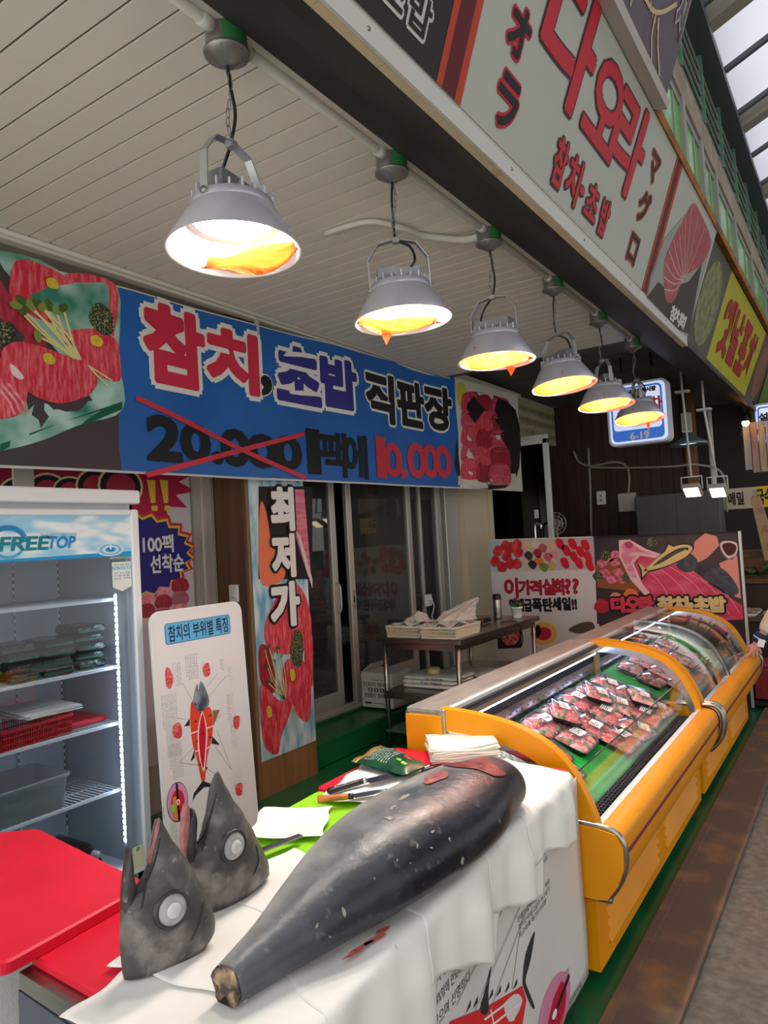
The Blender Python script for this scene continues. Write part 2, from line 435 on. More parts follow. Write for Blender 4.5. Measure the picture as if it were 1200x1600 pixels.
for y in range(1, 30): w.box((XW - .04, y * 1.15 - .02, 5.74), (XW + .02, y * 1.15 + .02, 6.5), GLOUV)
struct(w, 'wall_upper')
ys = [2.0, 3.0, 4.0, 5.0, 5.95, 6.9, 7.8, 8.65, 10.0, 11.6, 13.2, 14.8, 16.4]
for i in range(len(ys) - 1):
    y0, y1 = ys[i], ys[i + 1]
    o = MB(); o.box((XW - .05, y0 + .05, 3.4), (XW - .035, y1 - .05, 5.4), GWIN); ob = struct(o, 'window_%d' % (i + 1))
    o = MB()
    for a, b_ in ((y0, y0 + .06), (y1 - .06, y1)): o.box((XW - .11, a, 3.4), (XW + .004, b_, 5.44), FRAMEG)
    o.box((XW - .11, y0 + .06, 5.36), (XW - .02, y1 - .06, 5.44), FRAMEG); o.box((XW - .1, y0 + (y1 - y0) * .62, 3.4), (XW - .025, y0 + (y1 - y0) * .62 + .05, 5.36), FRAMEG)
    part(o, 'window_frame', ob)
# arcade roof
ROOFM = mat('roof_steel', (84, 92, 96), .5, .4); RAFT = mat('rafter_steel', (150, 144, 130), .5, .2)
w = MB(); w.box((XW - .1, 0, 6.46), (XW + .1, 40, 6.85), ROOFM); w.box((XW + .1, 0, 6.46), (XW + .16, 40, 6.56), ROOFM)
XR = 4.3                                             # the far side of the aisle
def roof(x): return 6.72 + .42 * ((x if x < 1.6 else 3.2 - x) - XW)
def bar(mb, y, wd, lo, hi, m):
    for xa, xb in ((XW, 1.6), (1.6, XR)): mb.hexa([(xa, y, roof(xa) + lo), (xb, y, roof(xb) + lo), (xb, y + wd, roof(xb) + lo), (xa, y + wd, roof(xa) + lo), (xa, y, roof(xa) + hi), (xb, y, roof(xb) + hi), (xb, y + wd, roof(xb) + hi), (xa, y + wd, roof(xa) + hi)], m)
for k in range(9):
    y = .8 + 2.35 * k; bar(w, y, .2, -.14, .05, RAFT)
    for yy in (y + 1.15, y + 2.2): bar(w, yy, .06, -.03, .03, ROOFM)
for x in (.2, 1.6, 3.1): w.box((x, 0, roof(x) - .1), (x + .12, 40, roof(x) + .02), ROOFM)
struct(w, 'ceiling_arcade_frame')
POLY = translucent('roof_sheet', (236, 236, 240), .86)
w = MB(); y = -3.0
while y < 26:
    w.grid([[(XW + .05 + 5.35 * i / 16, y + 1.2 * j / 8, roof(XW + .05 + 5.35 * i / 16) + .06 + .02 * math.sin(PI * j / 4)) for j in range(9)] for i in range(17)], POLY); y += 1.2
struct(w, 'ceiling_arcade')
w = MB(); w.box((XR, -3, 3.6), (XR + .1, 24, 6.9), mat('opposite_shops', (150, 144, 136), .8, rgb2=(104, 96, 92), scale=.6, lo=.45, hi=.55)); struct(w, 'wall_right')
# ================================================================== sliding glass doors of the shop front
GLS = glass('clear_pane'); DOORG = glass('door_pane', (215, 220, 220), .015, 1.6, .03)
def door(name, y0, y1, x, label_glass=True, handle=None):
    fr = MB()
    for a, b in ((y0, y0 + .075), (y1 - .075, y1)): fr.box((x - .03, a, .235), (x + .012, b, 2.24), ALU, .004)
    fr.box((x - .03, y0 + .07, .235), (x + .012, y1 - .07, .45 if not handle else .36), ALU, .004); fr.box((x - .03, y0 + .07, 2.16), (x + .012, y1 - .07, 2.24), ALU, .004)
    ob = struct(fr, name)
    g = MB(); g.box((x - .012, y0 + .07, .36), (x - .006, y1 - .07, 2.17), DOORG); part(g, 'glass_pane', ob)
    if handle:
        h = MB(); h.tube(smooth_line([(x + .012, y1 - .04, 1.02), (x + .05, y1 - .04, 1.05), (x + .055, y1 - .04, 1.15), (x + .05, y1 - .04, 1.25), (x + .012, y1 - .04, 1.28)]), .01, ALU); part(h, 'door_handle', ob)
    else:
        h = MB(); h.box((x + .012, y0 + .02, 1.03), (x + .018, y0 + .05, 1.2), STEEL, .003); h.box((x + .018, y0 + .028, 1.1), (x + .022, y0 + .042, 1.15), BLACK); part(h, 'door_lock', ob)
    return ob
door('door_1', 3.98, 5.0, -3.84, handle=True)
door('door_2', 5.1, 6.18, -3.79)
g = MB(); g.box((-3.87, 4.0, .205), (-3.73, 7.17, .235), ALU, .004); g.box((-3.8, 4.0, .235), (-3.79, 7.17, .245), ALU); g.box((-3.87, 4.0, 2.24), (-3.73, 7.17, 2.3), ALU)
g.box((-3.83, 6.86, .235), (-3.76, 7.17, 2.24), ALU, .006); g.box((-3.81, 6.70, .235), (-3.78, 6.80, 2.24), ALU, .004); g.box((-3.82, 6.36, .235), (-3.79, 6.40, 2.24), ALU, .003)
g.box((-3.815, 6.2, .235), (-3.808, 6.86, 2.24), DOORG)
struct(g, 'trim_11')

# brown ribbed folding curtain behind the fixed pane
CURT = mat('brown_curtain', (132, 100, 76), .75, rgb2=(112, 82, 60), scale=3, stretch=(1, 1, .2))
rows = []
for k in range(90):
    y = 5.75 + 1.35 * k / 89
    rows.append([(-4.05 + .028 * math.sin(k * 1.35), y, .25), (-4.05 + .028 * math.sin(k * 1.35), y, 2.3)])
c = MB(); c.grid(rows, CURT); cu = c.build('curtain'); tag(cu, 'brown ribbed curtain hanging behind the fixed door pane', 'curtain')
sol = cu.modifiers.new('t', 'SOLIDIFY'); sol.thickness = .004

# wood clad pillar with the long vertical poster
PILW = mat('walnut_panel', (108, 78, 54), .55, rgb2=(88, 62, 42), scale=2, stretch=(9, 9, .7))
PILF = mat('oak_panel', (150, 112, 74), .55, rgb2=(128, 94, 60), scale=2, stretch=(9, 9, .7))
w = MB(); w.box((-3.86, 3.41, 0), (-3.36, 4.02, 3.2), PILW); w.box((-3.36, 3.425, 0), (-3.35, 4.015, 3.2), PILF)
struct(w, 'trim_12')
# grey aluminium channel between the wall poster and the pillar
w = MB()
for a, b in ((3.372, 3.385), (3.39, 3.40)): w.box((-3.82, a, 0), (-3.62, b, 3.1), ALU)
w.box((-3.80, 3.36, 0), (-3.7, 3.41, 3.1), ALU); struct(w, 'trim_13')
s = MB(); s.box((-3.51, 3.39, 1.27), (-3.43, 3.412, 1.385), WHITE, .006); s.box((-3.495, 3.384, 1.30), (-3.445, 3.392, 1.35), WHITE, .004)
tag(s.build('wall_switch'), 'small white wall switch on the brown pillar above the tuna chart', 'switch')

# ---- print helpers for sushi pictures
TUNA = flesh('printed_tuna', (205, 30, 58), (240, 120, 128), (60, 60, 12)); TUNA2 = flesh('printed_tuna_dark', (150, 18, 44), (190, 50, 70), (50, 50, 14))
PINK = flesh('printed_pink', (226, 120, 132), (246, 186, 186), (30, 30, 30)); SALM = ink(240, 128, 86)
SEAW = mat('printed_herb', (28, 34, 24), .6, rgb2=(150, 160, 96), scale=110, lo=.5, hi=.62); STEM = ink(222, 214, 150); LEAF = ink(74, 96, 40); LEAF2 = ink(128, 146, 70); WASABI = mat('printed_wasabi', (226, 206, 60), .6, rgb2=(202, 178, 40), scale=60)
PLATE = mat('printed_plate', (178, 214, 204), .5, rgb2=(36, 128, 104), scale=5, detail=2); PGREY = ink(70, 62, 62)
def blob(mb, pl, pts, m, d, n=4): mb.flat(pl, trace(pl, pts, True, n), m, d)
def poly(mb, pl, pts, m, d): mb.flat(pl, trace(pl, pts, False), m, d)
def sprouts(mb, pl, base, tips, d, w=.006):
    b = pl.uv(*base)
    for i, tp in enumerate(tips):
        t = pl.uv(*tp); k = (i % 5 - 2) * w * .8
        stroke(mb, pl, smooth_line([(b[0] + k, b[1]), ((b[0] + t[0]) / 2 + k * 2, (b[1] + t[1]) / 2), t], 4), w, STEM, d)
        mb.flat(pl, ell(t[0], t[1], w * 2.6, w * 1.7, 10, i), LEAF if i % 2 else LEAF2, d + .0008)

# ---- pillar poster
PP = Plane((-3.349, 3.42, 0), (0, 1, 0), (0, 0, 1))
p = MB(); u0, u1, v0, v1 = .03, .585, .235, 2.45
p.slab(PP, [(u0, v0), (u1, v0), (u1, v1), (u0, v1)], ink(60, 150, 190), .0, .004)
poster = p.build('pillar_poster'); tag(poster, 'long vertical sashimi poster on the wooden pillar reading 최저가 in white', 'poster')
q = MB(); B = .0055
q.flat(PP, [(u0, v0), (u1, v0), (u1, v1), (u0, v1)], mat('printed_blue_wash', (96, 176, 206), .5, rgb2=(226, 238, 240), scale=7, detail=2, stretch=(1, 2, .6)), B - .001)
poly(q, PP, [(403, 760), (487, 760), (487, 905), (403, 905)], ink(26, 24, 26), B)
blob(q, PP, [(405, 790), (415, 800), (424, 850), (440, 875), (444, 900), (430, 912), (405, 905)], SALM, B + .001)
poly(q, PP, [(452, 765), (474, 765), (485, 900), (480, 900), (460, 835)], flesh('printed_pink_block', (214, 96, 128), (236, 160, 176)), B + .001)
poly(q, PP, [(462, 830), (468, 838), (487, 905), (487, 920), (478, 890)], ink(214, 220, 222), B + .0015)
blob(q, PP, [(432, 930), (445, 912), (466, 915), (482, 950), (485, 1005), (470, 1018), (440, 1022), (418, 1012), (412, 980)], TUNA, B + .002)
blob(q, PP, [(404, 1010), (420, 1016), (430, 1070), (420, 1085), (405, 1060)], TUNA2, B + .002)
blob(q, PP, [(478, 1000), (487, 995), (487, 1070), (480, 1060), (474, 1030)], TUNA, B + .0025)
blob(q, PP, [(440, 1045), (455, 1026), (472, 1032), (484, 1060), (484, 1110), (478, 1128), (458, 1112), (444, 1090)], TUNA, B + .003)
blob(q, PP, [(405, 1072), (418, 1078), (436, 1095), (455, 1092), (450, 1120), (438, 1150), (432, 1178), (412, 1165), (406, 1120)], TUNA, B + .004)
blob(q, PP, [(459, 985), (470, 992), (472, 1020), (467, 1042), (456, 1038), (452, 1015)], SEAW, B + .005)
for cx_, cy_ in ((455, 1054), (419, 1112)): blob(q, PP, [(cx_ - 4, cy_ - 8), (cx_ + 3, cy_ - 6), (cx_ + 4, cy_ + 6), (cx_ - 2, cy_ + 9)], WASABI, B + .006)
sprouts(q, PP, (443, 1092), [(412, 1018), (418, 1010), (424, 1020), (432, 1012), (438, 1024), (415, 1040), (427, 1032), (416, 1066), (421, 1062)], B + .007, .007)
for a in ((452, 1120), (458, 1135), (466, 1132)): stroke(q, PP, [PP.uv(455, 1100), PP.uv(*a)], .006, STEM, B + .007)
part(q, 'printed_picture', poster)
q = MB()
for s_, bx in (('최', ubox(PP, (424, 768), (453, 765), (453, 826), (424, 826))), ('저', ubox(PP, (426, 838), (455, 838), (455, 898), (426, 900))), ('가', ubox(PP, (424, 915), (462, 912), (462, 973), (424, 975)))):
    write_round(q, PP, s_, bx, ink(14, 14, 14), B + .009, .03, .02); write_round(q, PP, s_, bx, ink(240, 240, 236), B + .011, .012, .02)
part(q, 'lettering', poster)

# ---- white wall poster behind the refrigerator
WP = Plane((-3.795, 0, 0), (0, 1, 0), (0, 0, 1))
p = MB(); bx = ubox(WP, (150, 745), (304, 745), (310, 960), (150, 960))
p.slab(WP, [(1.9, .3), (3.345, .3), (3.345, 2.35), (1.9, 2.35)], ink(206, 200, 206), 0, .006)
poster = p.build('wall_poster'); tag(poster, 'white wall poster beside the refrigerator with a jagged blue burst', 'poster')
q = MB(); D = .007
def burst(mb, pl, cx_, cy_, rx, ry, n, m, d, inner=.82):
    mb.flat(pl, [(cx_ + rx * (1 if k % 2 else inner) * math.cos(2 * PI * k / (2 * n)), cy_ + ry * (1 if k % 2 else inner) * math.sin(2 * PI * k / (2 * n))) for k in range(2 * n)], m, d)
e = WP.uv(238, 775); burst(q, WP, e[0] - .25, e[1] + .1, .62, .33, 17, ink(184, 26, 74), D, .75)
e = WP.uv(232, 865); burst(q, WP, e[0] - .1, e[1], .50, .29, 22, ink(206, 40, 60), D + .001, .88); burst(q, WP, e[0] - .1, e[1] - .005, .47, .27, 22, ink(226, 200, 60), D + .002, .88); burst(q, WP, e[0] - .1, e[1] - .01, .45, .255, 22, ink(42, 38, 128), D + .003, .88)
for a, b in (((230, 750), (236, 750)), ((250, 750), (256, 750))):
    t0, t1 = WP.uv(*a), WP.uv(a[0] + 7, 786); q.flat(WP, [(t0[0] - .012, t0[1]), (t0[0] + .055, t0[1]), (t1[0] + .022, t1[1]), (t1[0] - .014, t1[1])], ink(236, 196, 60), D + .004)
    t1 = WP.uv(a[0] + 9, 793); q.flat(WP, rrect(t1[0] - .02, t1[1] - .022, t1[0] + .028, t1[1] + .012, .008), ink(236, 196, 60), D + .004)
part(q, 'printed_burst', poster)
q = MB(); write(q, WP, '100팩', ubox(WP, (222, 838), (268, 836), (268, 862), (222, 864)), ink(240, 240, 240), D + .006, .03); write(q, WP, '선착순', ubox(WP, (234, 868), (284, 866), (284, 892), (234, 894)), ink(240, 240, 240), D + .006, .03)
part(q, 'lettering', poster)
q = MB(); poly(q, WP, [(215, 908), (290, 898), (291, 958), (215, 965)], ink(206, 186, 190), D)
rnd = random.Random(5)
for i in range(3):
    for j in range(3):
        cx_, cy_ = 228 + i * 26, 912 + j * 20 + (i % 2) * 6
        blob(q, WP, [(cx_ - 14, cy_ + 6), (cx_ - 8, cy_ - 7), (cx_ + 8, cy_ - 8), (cx_ + 14, cy_ + 4), (cx_ + 8, cy_ + 12), (cx_ - 8, cy_ + 13)], [flesh('printed_rose', (176, 92, 116), (206, 130, 146)), PINK, TUNA2][(i + j) % 3], D + .001 + .0004 * (i * 3 + j))
part(q, 'printed_picture', poster)
# ---- magenta poster over the refrigerator
p = MB(); p.slab(Plane((-3.788, 0, 0), (0, 1, 0), (0, 0, 1)), [(1.2, 1.8), (2.72, 1.8), (2.72, 2.4), (1.2, 2.4)], ink(150, 26, 66), 0, .006)
poster = p.build('wall_poster'); tag(poster, 'magenta poster with bubbly cream outlines above the white refrigerator', 'poster')
q = MB(); R2 = Plane((-3.78, 0, 0), (0, 1, 0), (0, 0, 1))
for i, (a, b, r) in enumerate(((30, 762, .09), (75, 758, .1), (110, 760, .09), (150, 752, .11), (188, 752, .13))):
    u, v = R2.uv(a, b)
    q.flat(R2, ell(u, v - .03, r * 1.25, r), ink(226, 208, 150), .0005 + i * .001); q.flat(R2, ell(u, v - .03, r * 1.12, r * .87), ink(30, 24, 26), .0009 + i * .001); q.flat(R2, ell(u, v - .03, r * .8, r * .6), ink(172, 40, 66), .0012 + i * .001)
part(q, 'printed_outlines', poster)
p = MB(); p.box((-3.79, 2.12, 1.7), (-3.77, 2.24, 2.42), ALU, .003); p.box((-3.79, 2.73, 1.7), (-3.775, 2.76, 2.42), BLACK)
struct(p, 'trim_14')

# ================================================================== big blue banner
BP = Plane((-3.2, 0, 2.0), (0, 1, 0), (0, 0, 1))
TL, TR, BR, BL_ = BP.uv(175, 445), BP.uv(810, 602), BP.uv(812, 760), BP.uv(0, 733)
UL, UR = .9, 7.72
def top_v(u): return BP.uv(175, 445)[1] + (u - TL[0]) * (BP.uv(715, 590)[1] - TL[1]) / (BP.uv(715, 590)[0] - TL[0])
def bot_v(u): return BP.uv(190, 739)[1] + (u - BP.uv(190, 739)[0]) * (BP.uv(715, 763)[1] - BP.uv(190, 739)[1]) / (BP.uv(715, 763)[0] - BP.uv(190, 739)[0])
def bw(u, v): return .012 * math.sin(u * 3.1 + .6) + .006 * math.sin(u * 7 + v * 3)
class Cloth(Plane):
    def P(s, u, v, d=0.0): return s.O + s.U * u + s.V * v + s.N * (d + bw(u, v))
BC = Cloth((-3.2, 0, 2.0), (0, 1, 0), (0, 0, 1))
BLUE = mat('banner_blue', (4, 98, 182), .5, rgb2=(0, 88, 168), scale=2)
n = 70; p = MB()
us = [UL + (UR - UL) * i / n for i in range(n + 1)]
uA, uB = BP.uv(183, 600)[0], BP.uv(713, 680)[0]
rows = [[BC.P(u, bot_v(u) + (top_v(u) - bot_v(u)) * j / 8, -.009) for j in range(9)] for u in us]
p.grid(rows, ink(236, 236, 232)); 
banner = p.build('shop_banner'); tag(banner, 'wide blue banner with 참치, 초밥 직판장 hanging under the ceiling', 'banner')
sol = banner.modifiers.new('t', 'SOLIDIFY'); sol.thickness = .003; sol.offset = -1
def strip(mb, a, b, m, d, lo=.012, hi=.988, steps=24):
    r = []
    for i in range(steps + 1):
        u = a + (b - a) * i / steps
        r.append([BC.P(u + .012 * math.sin(5 * j), bot_v(u) + (top_v(u) - bot_v(u)) * (lo + (hi - lo) * j / 8), d) for j in range(9)])
    mb.grid(r, m)
p = MB(); strip(p, uA, uB, BLUE, .003, steps=40); part(p, 'blue_field', banner)
p = MB(); strip(p, UL, uA, PGREY, .003); 
blob(p, BC, [(-60, 420), (40, 400), (120, 440), (180, 450), (183, 560), (190, 640), (120, 665), (60, 690), (0, 705), (-60, 715)], PLATE, .005)
poly(p, BC, [(0, 694), (60, 672), (130, 648), (189, 628), (189, 640), (120, 668), (60, 690), (0, 706)], ink(20, 92, 62), .0055)
blob(p, BC, [(-60, 560), (-20, 430), (20, 470), (60, 515), (70, 560), (30, 600), (-20, 640)], TUNA2, .006)
blob(p, BC, [(104, 428), (176, 446), (176, 520), (168, 522), (140, 500), (112, 462)], TUNA, .006)
blob(p, BC, [(14, 440), (24, 408), (60, 412), (110, 440), (140, 485), (136, 506), (100, 508), (60, 500), (18, 470)], TUNA, .007)
blob(p, BC, [(96, 510), (130, 505), (176, 530), (184, 560), (184, 596), (150, 588), (110, 560)], TUNA, .0075)
blob(p, BC, [(0, 560), (20, 535), (70, 545), (130, 570), (150, 590), (140, 615), (110, 628), (80, 630), (40, 612)], TUNA, .0085)
blob(p, BC, [(-40, 570), (0, 560), (30, 580), (40, 610), (30, 645), (0, 655), (-40, 650)], TUNA, .0095)
for dx in (0, 10, 20): stroke(p, BC, [BC.uv(-10 + dx, 600), BC.uv(12 + dx, 628), BC.uv(20 + dx, 648)], .012, PINK, .0105)
blob(p, BC, [(13, 570), (22, 575), (34, 590), (28, 594), (16, 585)], ink(236, 214, 214), .011)
blob(p, BC, [(138, 486), (150, 474), (170, 490), (174, 516), (164, 526), (146, 516), (136, 500)], SEAW, .0105); blob(p, BC, [(-4, 508), (12, 506), (20, 520), (12, 535), (-6, 540)], SEAW, .0105)
for cx_, cy_ in ((80, 444), (74, 562), (148, 534)): blob(p, BC, [(cx_ - 10, cy_ - 6), (cx_, cy_ - 9), (cx_ + 9, cy_), (cx_ + 7, cy_ + 8), (cx_ - 6, cy_ + 6)], WASABI, .0115)
sprouts(p, BC, (118, 562), [(22, 478), (34, 486), (45, 478), (56, 474), (64, 480), (74, 478), (86, 486), (96, 482), (56, 526), (30, 470)], .012, .012)
for a in ((160, 600), (172, 596), (150, 590), (166, 606)): stroke(p, BC, [BC.uv(135, 572), BC.uv(*a)], .008, STEM, .012)
part(p, 'printed_sushi_picture', banner)
p = MB(); strip(p, uB, UR - .02, ink(214, 208, 196), .003)
blob(p, BC, [(720, 640), (736, 612), (806, 640), (806, 752), (716, 750)], ink(38, 26, 30), .005)
rnd = random.Random(11)
for i, (x0, xx) in enumerate(((718, 744), (742, 766), (764, 796))):
    for j in range(5):
        yy = 622 + j * 26 + i * 4
        blob(p, BC, [(x0, yy + 4), (x0 + 6, yy - 8), (xx - 4, yy - 8), (xx + 2, yy + 6), (xx, yy + 22), (x0 + 2, yy + 22)], [TUNA, TUNA2, flesh('printed_rose_red', (196, 58, 84), (220, 110, 126))][i % 3 if j % 2 == 0 else (i + 2) % 3], .006 + .0006 * j + .0003 * i)
poly(p, BC, [(714, 744), (806, 740), (808, 757), (714, 758)], ink(206, 196, 188), .0095)
blob(p, BC, [(712, 602), (724, 600), (726, 622), (714, 634)], ink(206, 196, 70), .0055)
write(p, BC, '더오더스', ubox(BC, (752, 748), (790, 746), (790, 756), (752, 758)), ink(90, 80, 80), .0105)
part(p, 'printed_tuna_block_picture', banner)
p = MB()
def title(s_, pts, face, edge, b0=.12, b1=.05, edge2=None):
    bx = ubox(BC, *pts)
    w_ = (bx[2] - bx[0]) if s_ in '참치초밥' else .2
    if edge: write_round(p, BC, s_, bx, edge, .0065, b0 * .36, .02)
    write_round(p, BC, s_, bx, face, .0085, b1 * .32, .02)
WHI = ink(226, 226, 222); REDT = mat('banner_red', (206, 30, 66), .5); NAVY = ink(48, 46, 132); BLK = ink(22, 22, 26)
title('참', [(226, 492), (314, 500), (314, 592), (228, 590)], REDT, WHI, .135, .05)
title('치', [(330, 520), (398, 530), (398, 612), (330, 600)], REDT, WHI, .135, .05)
title(',', [(410, 591), (421, 592), (420, 615), (411, 613)], BLK, WHI, .05, .03)
title('초', [(436, 548), (494, 556), (494, 628), (436, 620)], NAVY, WHI, .135, .05)
title('밥', [(500, 563), (550, 572), (552, 636), (504, 630)], NAVY, WHI, .135, .05)
title('직', [(572, 584), (612, 592), (612, 660), (574, 652)], BLK, WHI, .09, .04)
title('판', [(624, 596), (660, 604), (660, 664), (624, 660)], BLK, WHI, .09, .04)
title('장', [(668, 606), (700, 612), (700, 672), (668, 666)], BLK, WHI, .09, .04)
for s_, pts in (('2', [(232, 657), (276, 657), (276, 718), (232, 716)]), ('0', [(284, 668), (324, 668), (326, 716), (284, 716)]), ('.', [(334, 710), (346, 710), (346, 721), (334, 721)]), ('0', [(350, 676), (388, 676), (388, 724), (350, 724)]), ('0', [(392, 682), (430, 684), (430, 728), (392, 727)]), ('0', [(432, 684), (466, 686), (466, 730), (432, 730)]),
                ('1', [(480, 674), (494, 674), (494, 738), (484, 738)]), ('팩', [(502, 676), (536, 680), (536, 744), (502, 742)]), ('에', [(538, 680), (568, 684), (568, 748), (538, 744)])):
    title(s_, pts, BLK, None, 0, .012 if s_ in '1팩에' else .03)
for s_, pts in (('1', [(588, 686), (598, 686), (598, 744), (590, 744)]), ('0', [(604, 696), (626, 696), (626, 742), (602, 742)]), (',', [(628, 734), (636, 734), (634, 746), (629, 746)]), ('0', [(640, 696), (662, 696), (662, 744), (640, 744)]), ('0', [(662, 698), (682, 698), (682, 744), (662, 744)]), ('0', [(683, 699), (702, 700), (702, 744), (682, 744)])):
    title(s_, pts, mat('banner_price_red', (200, 40, 62), .5), None, 0, .018)
for a, b in (((209, 622), (476, 748)), ((226, 743), (474, 678))):
    stroke(p, BC, [BC.uv(a[0] + (b[0] - a[0]) * t / 20, a[1] + (b[1] - a[1]) * t / 20) for t in range(21)], .03, mat('banner_price_red', (200, 40, 62), .5), .0105)
part(p, 'lettering', banner)
p = MB()
for px_ in (402,):
    u = BP.uv(px_, 490)[0]; p.box((-3.22, u - .012, 3.0), (-3.2, u + .012, 3.12), ALU)
part(p, 'hanging_clip', banner)
# ================================================================== shop signs over the front
SG = Plane((-1.03, 0, 3.0), (0, 1, 0), (.35, 0, 1))
GREYW = mat('sign_white', (176, 182, 174), .45)
p = MB(); p.slab(SG, [(-.8, .03), (5.8, .03), (5.8, .80), (-.8, .80)], GREYW, -.09, 0)
sign = p.build('shop_sign'); tag(sign, 'long white shop sign with red 다오라 참치·초밥 over the awning', 'sign')
p = MB(); p.slab(SG, [(3.9, .80), (9.7, .80), (9.7, .84), (3.9, .84)], mat('rusty_angle', (170, 112, 44), .7, rgb2=(120, 80, 40), scale=10), -.1, .012); part(p, 'rusty_top_angle', sign)
p = MB(); d = .002
ORG = ink(180, 66, 44); MAR = ink(92, 32, 40); DKP = ink(44, 40, 44)
p.flat(SG, [(-.8, .03), (1.98, .03), (1.98, .80), (-.8, .80)], DKP, d)
for a, b, c_ in ((1.965, 2.0, ORG), (2.0, 2.085, MAR), (2.085, 2.125, ORG)):
    p.flat(SG, [(a, .03), (b, .03), (b, .80), (a, .80)], c_, d + .001)
part(p, 'printed_stripe', sign); p = MB()
for a, b, c_ in ((4.45, 4.478, ORG), (4.478, 4.56, MAR), (4.56, 4.6, ORG)): p.flat(SG, [(a, .03), (b, .03), (b, .80), (a, .80)], c_, d + .001)
part(p, 'printed_stripe', sign)
p = MB(); RS = mat('sign_red', (186, 26, 48), .5); BR = mat('sign_brown', (66, 38, 34), .5)
def sg(s_, bx, face=RS, edge=BR, b0=.075, b1=.04, shear=0.0, dd=.003):
    h = bx[3] - bx[1]; r1 = b1 * .55 * min(h, .4); r0 = r1 + .011
    write_round(p, SG, s_, bx, edge, dd, r0, .01, shear); write_round(p, SG, s_, bx, face, dd + .002, r1, .01, shear)
sg('다', (2.56, .37, 3.04, .79), shear=.08, b0=.09, b1=.06)
sg('오', ubox(SG, (955, 96), (968, 160), (952, 255), (912, 195), (925, 130)), shear=.08, b0=.09, b1=.045)
sg('라', ubox(SG, (975, 158), (1008, 176), (985, 316), (960, 275), (962, 190)), shear=.08, b0=.09, b1=.045)
sg('참', ubox(SG, (875, 212), (888, 240), (872, 294), (858, 280)))
sg('치', ubox(SG, (892, 248), (910, 257), (896, 322), (882, 300)))
sg('·', ubox(SG, (907, 292), (912, 297), (908, 305), (904, 300)), b0=.03, b1=.0)
sg('초', ubox(SG, (925, 285), (936, 310), (927, 347), (910, 330)))
sg('밥', ubox(SG, (945, 310), (955, 322), (942, 371), (932, 355)))
for s_, pts in (('マ', [(1020, 243), (1030, 250), (1022, 290), (1012, 268)]), ('グ', [(1006, 305), (1018, 310), (1005, 350), (993, 338)]), ('ロ', [(987, 367), (999, 377), (988, 413), (979, 400)])):
    sg(s_, ubox(SG, *pts), ink(48, 40, 30), ink(170, 70, 44), .06, .03)
for s_, pts in (('ダ', [(830, -100), (850, -70), (840, -10), (815, -30)]), ('オ', [(812, 5), (830, 40), (812, 98), (792, 58)]), ('ラ', [(786, 108), (810, 138), (800, 198), (772, 186)])):
    sg(s_, ubox(SG, *pts), ink(36, 34, 36), ink(178, 40, 64), .1, .05)
for s_, pts in (('밥', [(652, -10), (676, 10), (664, 66), (636, 20)]), ('초', [(615, -60), (636, -30), (625, 22), (600, -30)])):
    sg(s_, ubox(SG, *pts), ink(38, 36, 40), ink(196, 196, 192), .1, .04)
part(p, 'lettering', sign)
p = MB(); d = .003
TUNS = flesh('sign_tuna', (158, 62, 74), (176, 92, 96), (20, 20, 20)); LINE = ink(206, 170, 168)
poly(p, SG, [(1010, 466), (1016, 430), (1038, 372), (1085, 318), (1112, 378), (1074, 524), (1062, 520)], ink(150, 158, 148), d)
poly(p, SG, [(1010, 464), (1028, 440), (1040, 452), (1075, 440), (1096, 412), (1076, 522), (1060, 516)], ink(62, 56, 50), d + .0005)
fan = [(1040, 470), (1036, 440), (1038, 405), (1050, 375), (1066, 345), (1082, 318), (1092, 330), (1110, 375), (1098, 410), (1080, 424), (1068, 432), (1062, 446), (1052, 470)]
p.flat(SG, trace(SG, fan, True, 3), TUNS, d + .001)
hub = SG.uv(1068, 436)
for a in ((1037, 452), (1036, 432), (1039, 412), (1044, 392), (1051, 374), (1060, 358), (1070, 340), (1080, 324), (1090, 336), (1100, 356)):
    e = SG.uv(*a); m_ = ((hub[0] * .55 + e[0] * .45) + .02, (hub[1] * .5 + e[1] * .5) - .03)
    stroke(p, SG, smooth_line([hub, m_, e], 4), .008, LINE, d + .002)
for i, s_ in enumerate('참치회'): write(p, SG, s_, ubox(SG, (1050 + i * 7, 476 + i * 6), (1056 + i * 7, 482 + i * 6), (1052 + i * 7, 504 + i * 6), (1046 + i * 7, 498 + i * 6)), ink(214, 212, 206), d + .003, .04)
part(p, 'printed_tuna_slice', sign)

p = MB(); p.slab(SG, [(-.8, .84), (3.88, .84), (3.88, 2.0), (-.8, 2.0)], mat('upper_sign_print', (96, 84, 96), .5, rgb2=(84, 72, 86), scale=14, stretch=(1, 6, 1)), -.06, .05)
up = p.build('shop_sign'); tag(up, 'dusky purple upper sign with a cream fish emblem over the white sign', 'sign')
p = MB(); p.slab(SG, [(-.8, .806), (3.89, .806), (3.89, .85), (-.8, .85)], mat('sign_frame_bar', (176, 170, 166), .45), -.06, .07); part(p, 'frame_bar', up)
p = MB(); d = .053
CRM = ink(196, 178, 136)
pts = [(2.75, 1.25), (3.05, 1.12), (3.4, 1.12), (3.62, 1.28), (3.5, 1.5), (3.1, 1.62), (2.75, 1.55)]
p.flat(SG, smooth_loop(pts, 5), CRM, d); p.flat(SG, smooth_loop([(a * .9 + .32, b * .9 + .17) for a, b in pts], 5), ink(150, 134, 100), d + .001)
stroke(p, SG, smooth_line([(2.7, 1.18), (3.0, 1.04), (3.4, 1.02), (3.68, 1.2)], 6), .02, CRM, d + .001)
for k in range(12): stroke(p, SG, [(3.0 + k * .045, 1.035), (3.02 + k * .045, 1.0)], .008, CRM, d + .001)
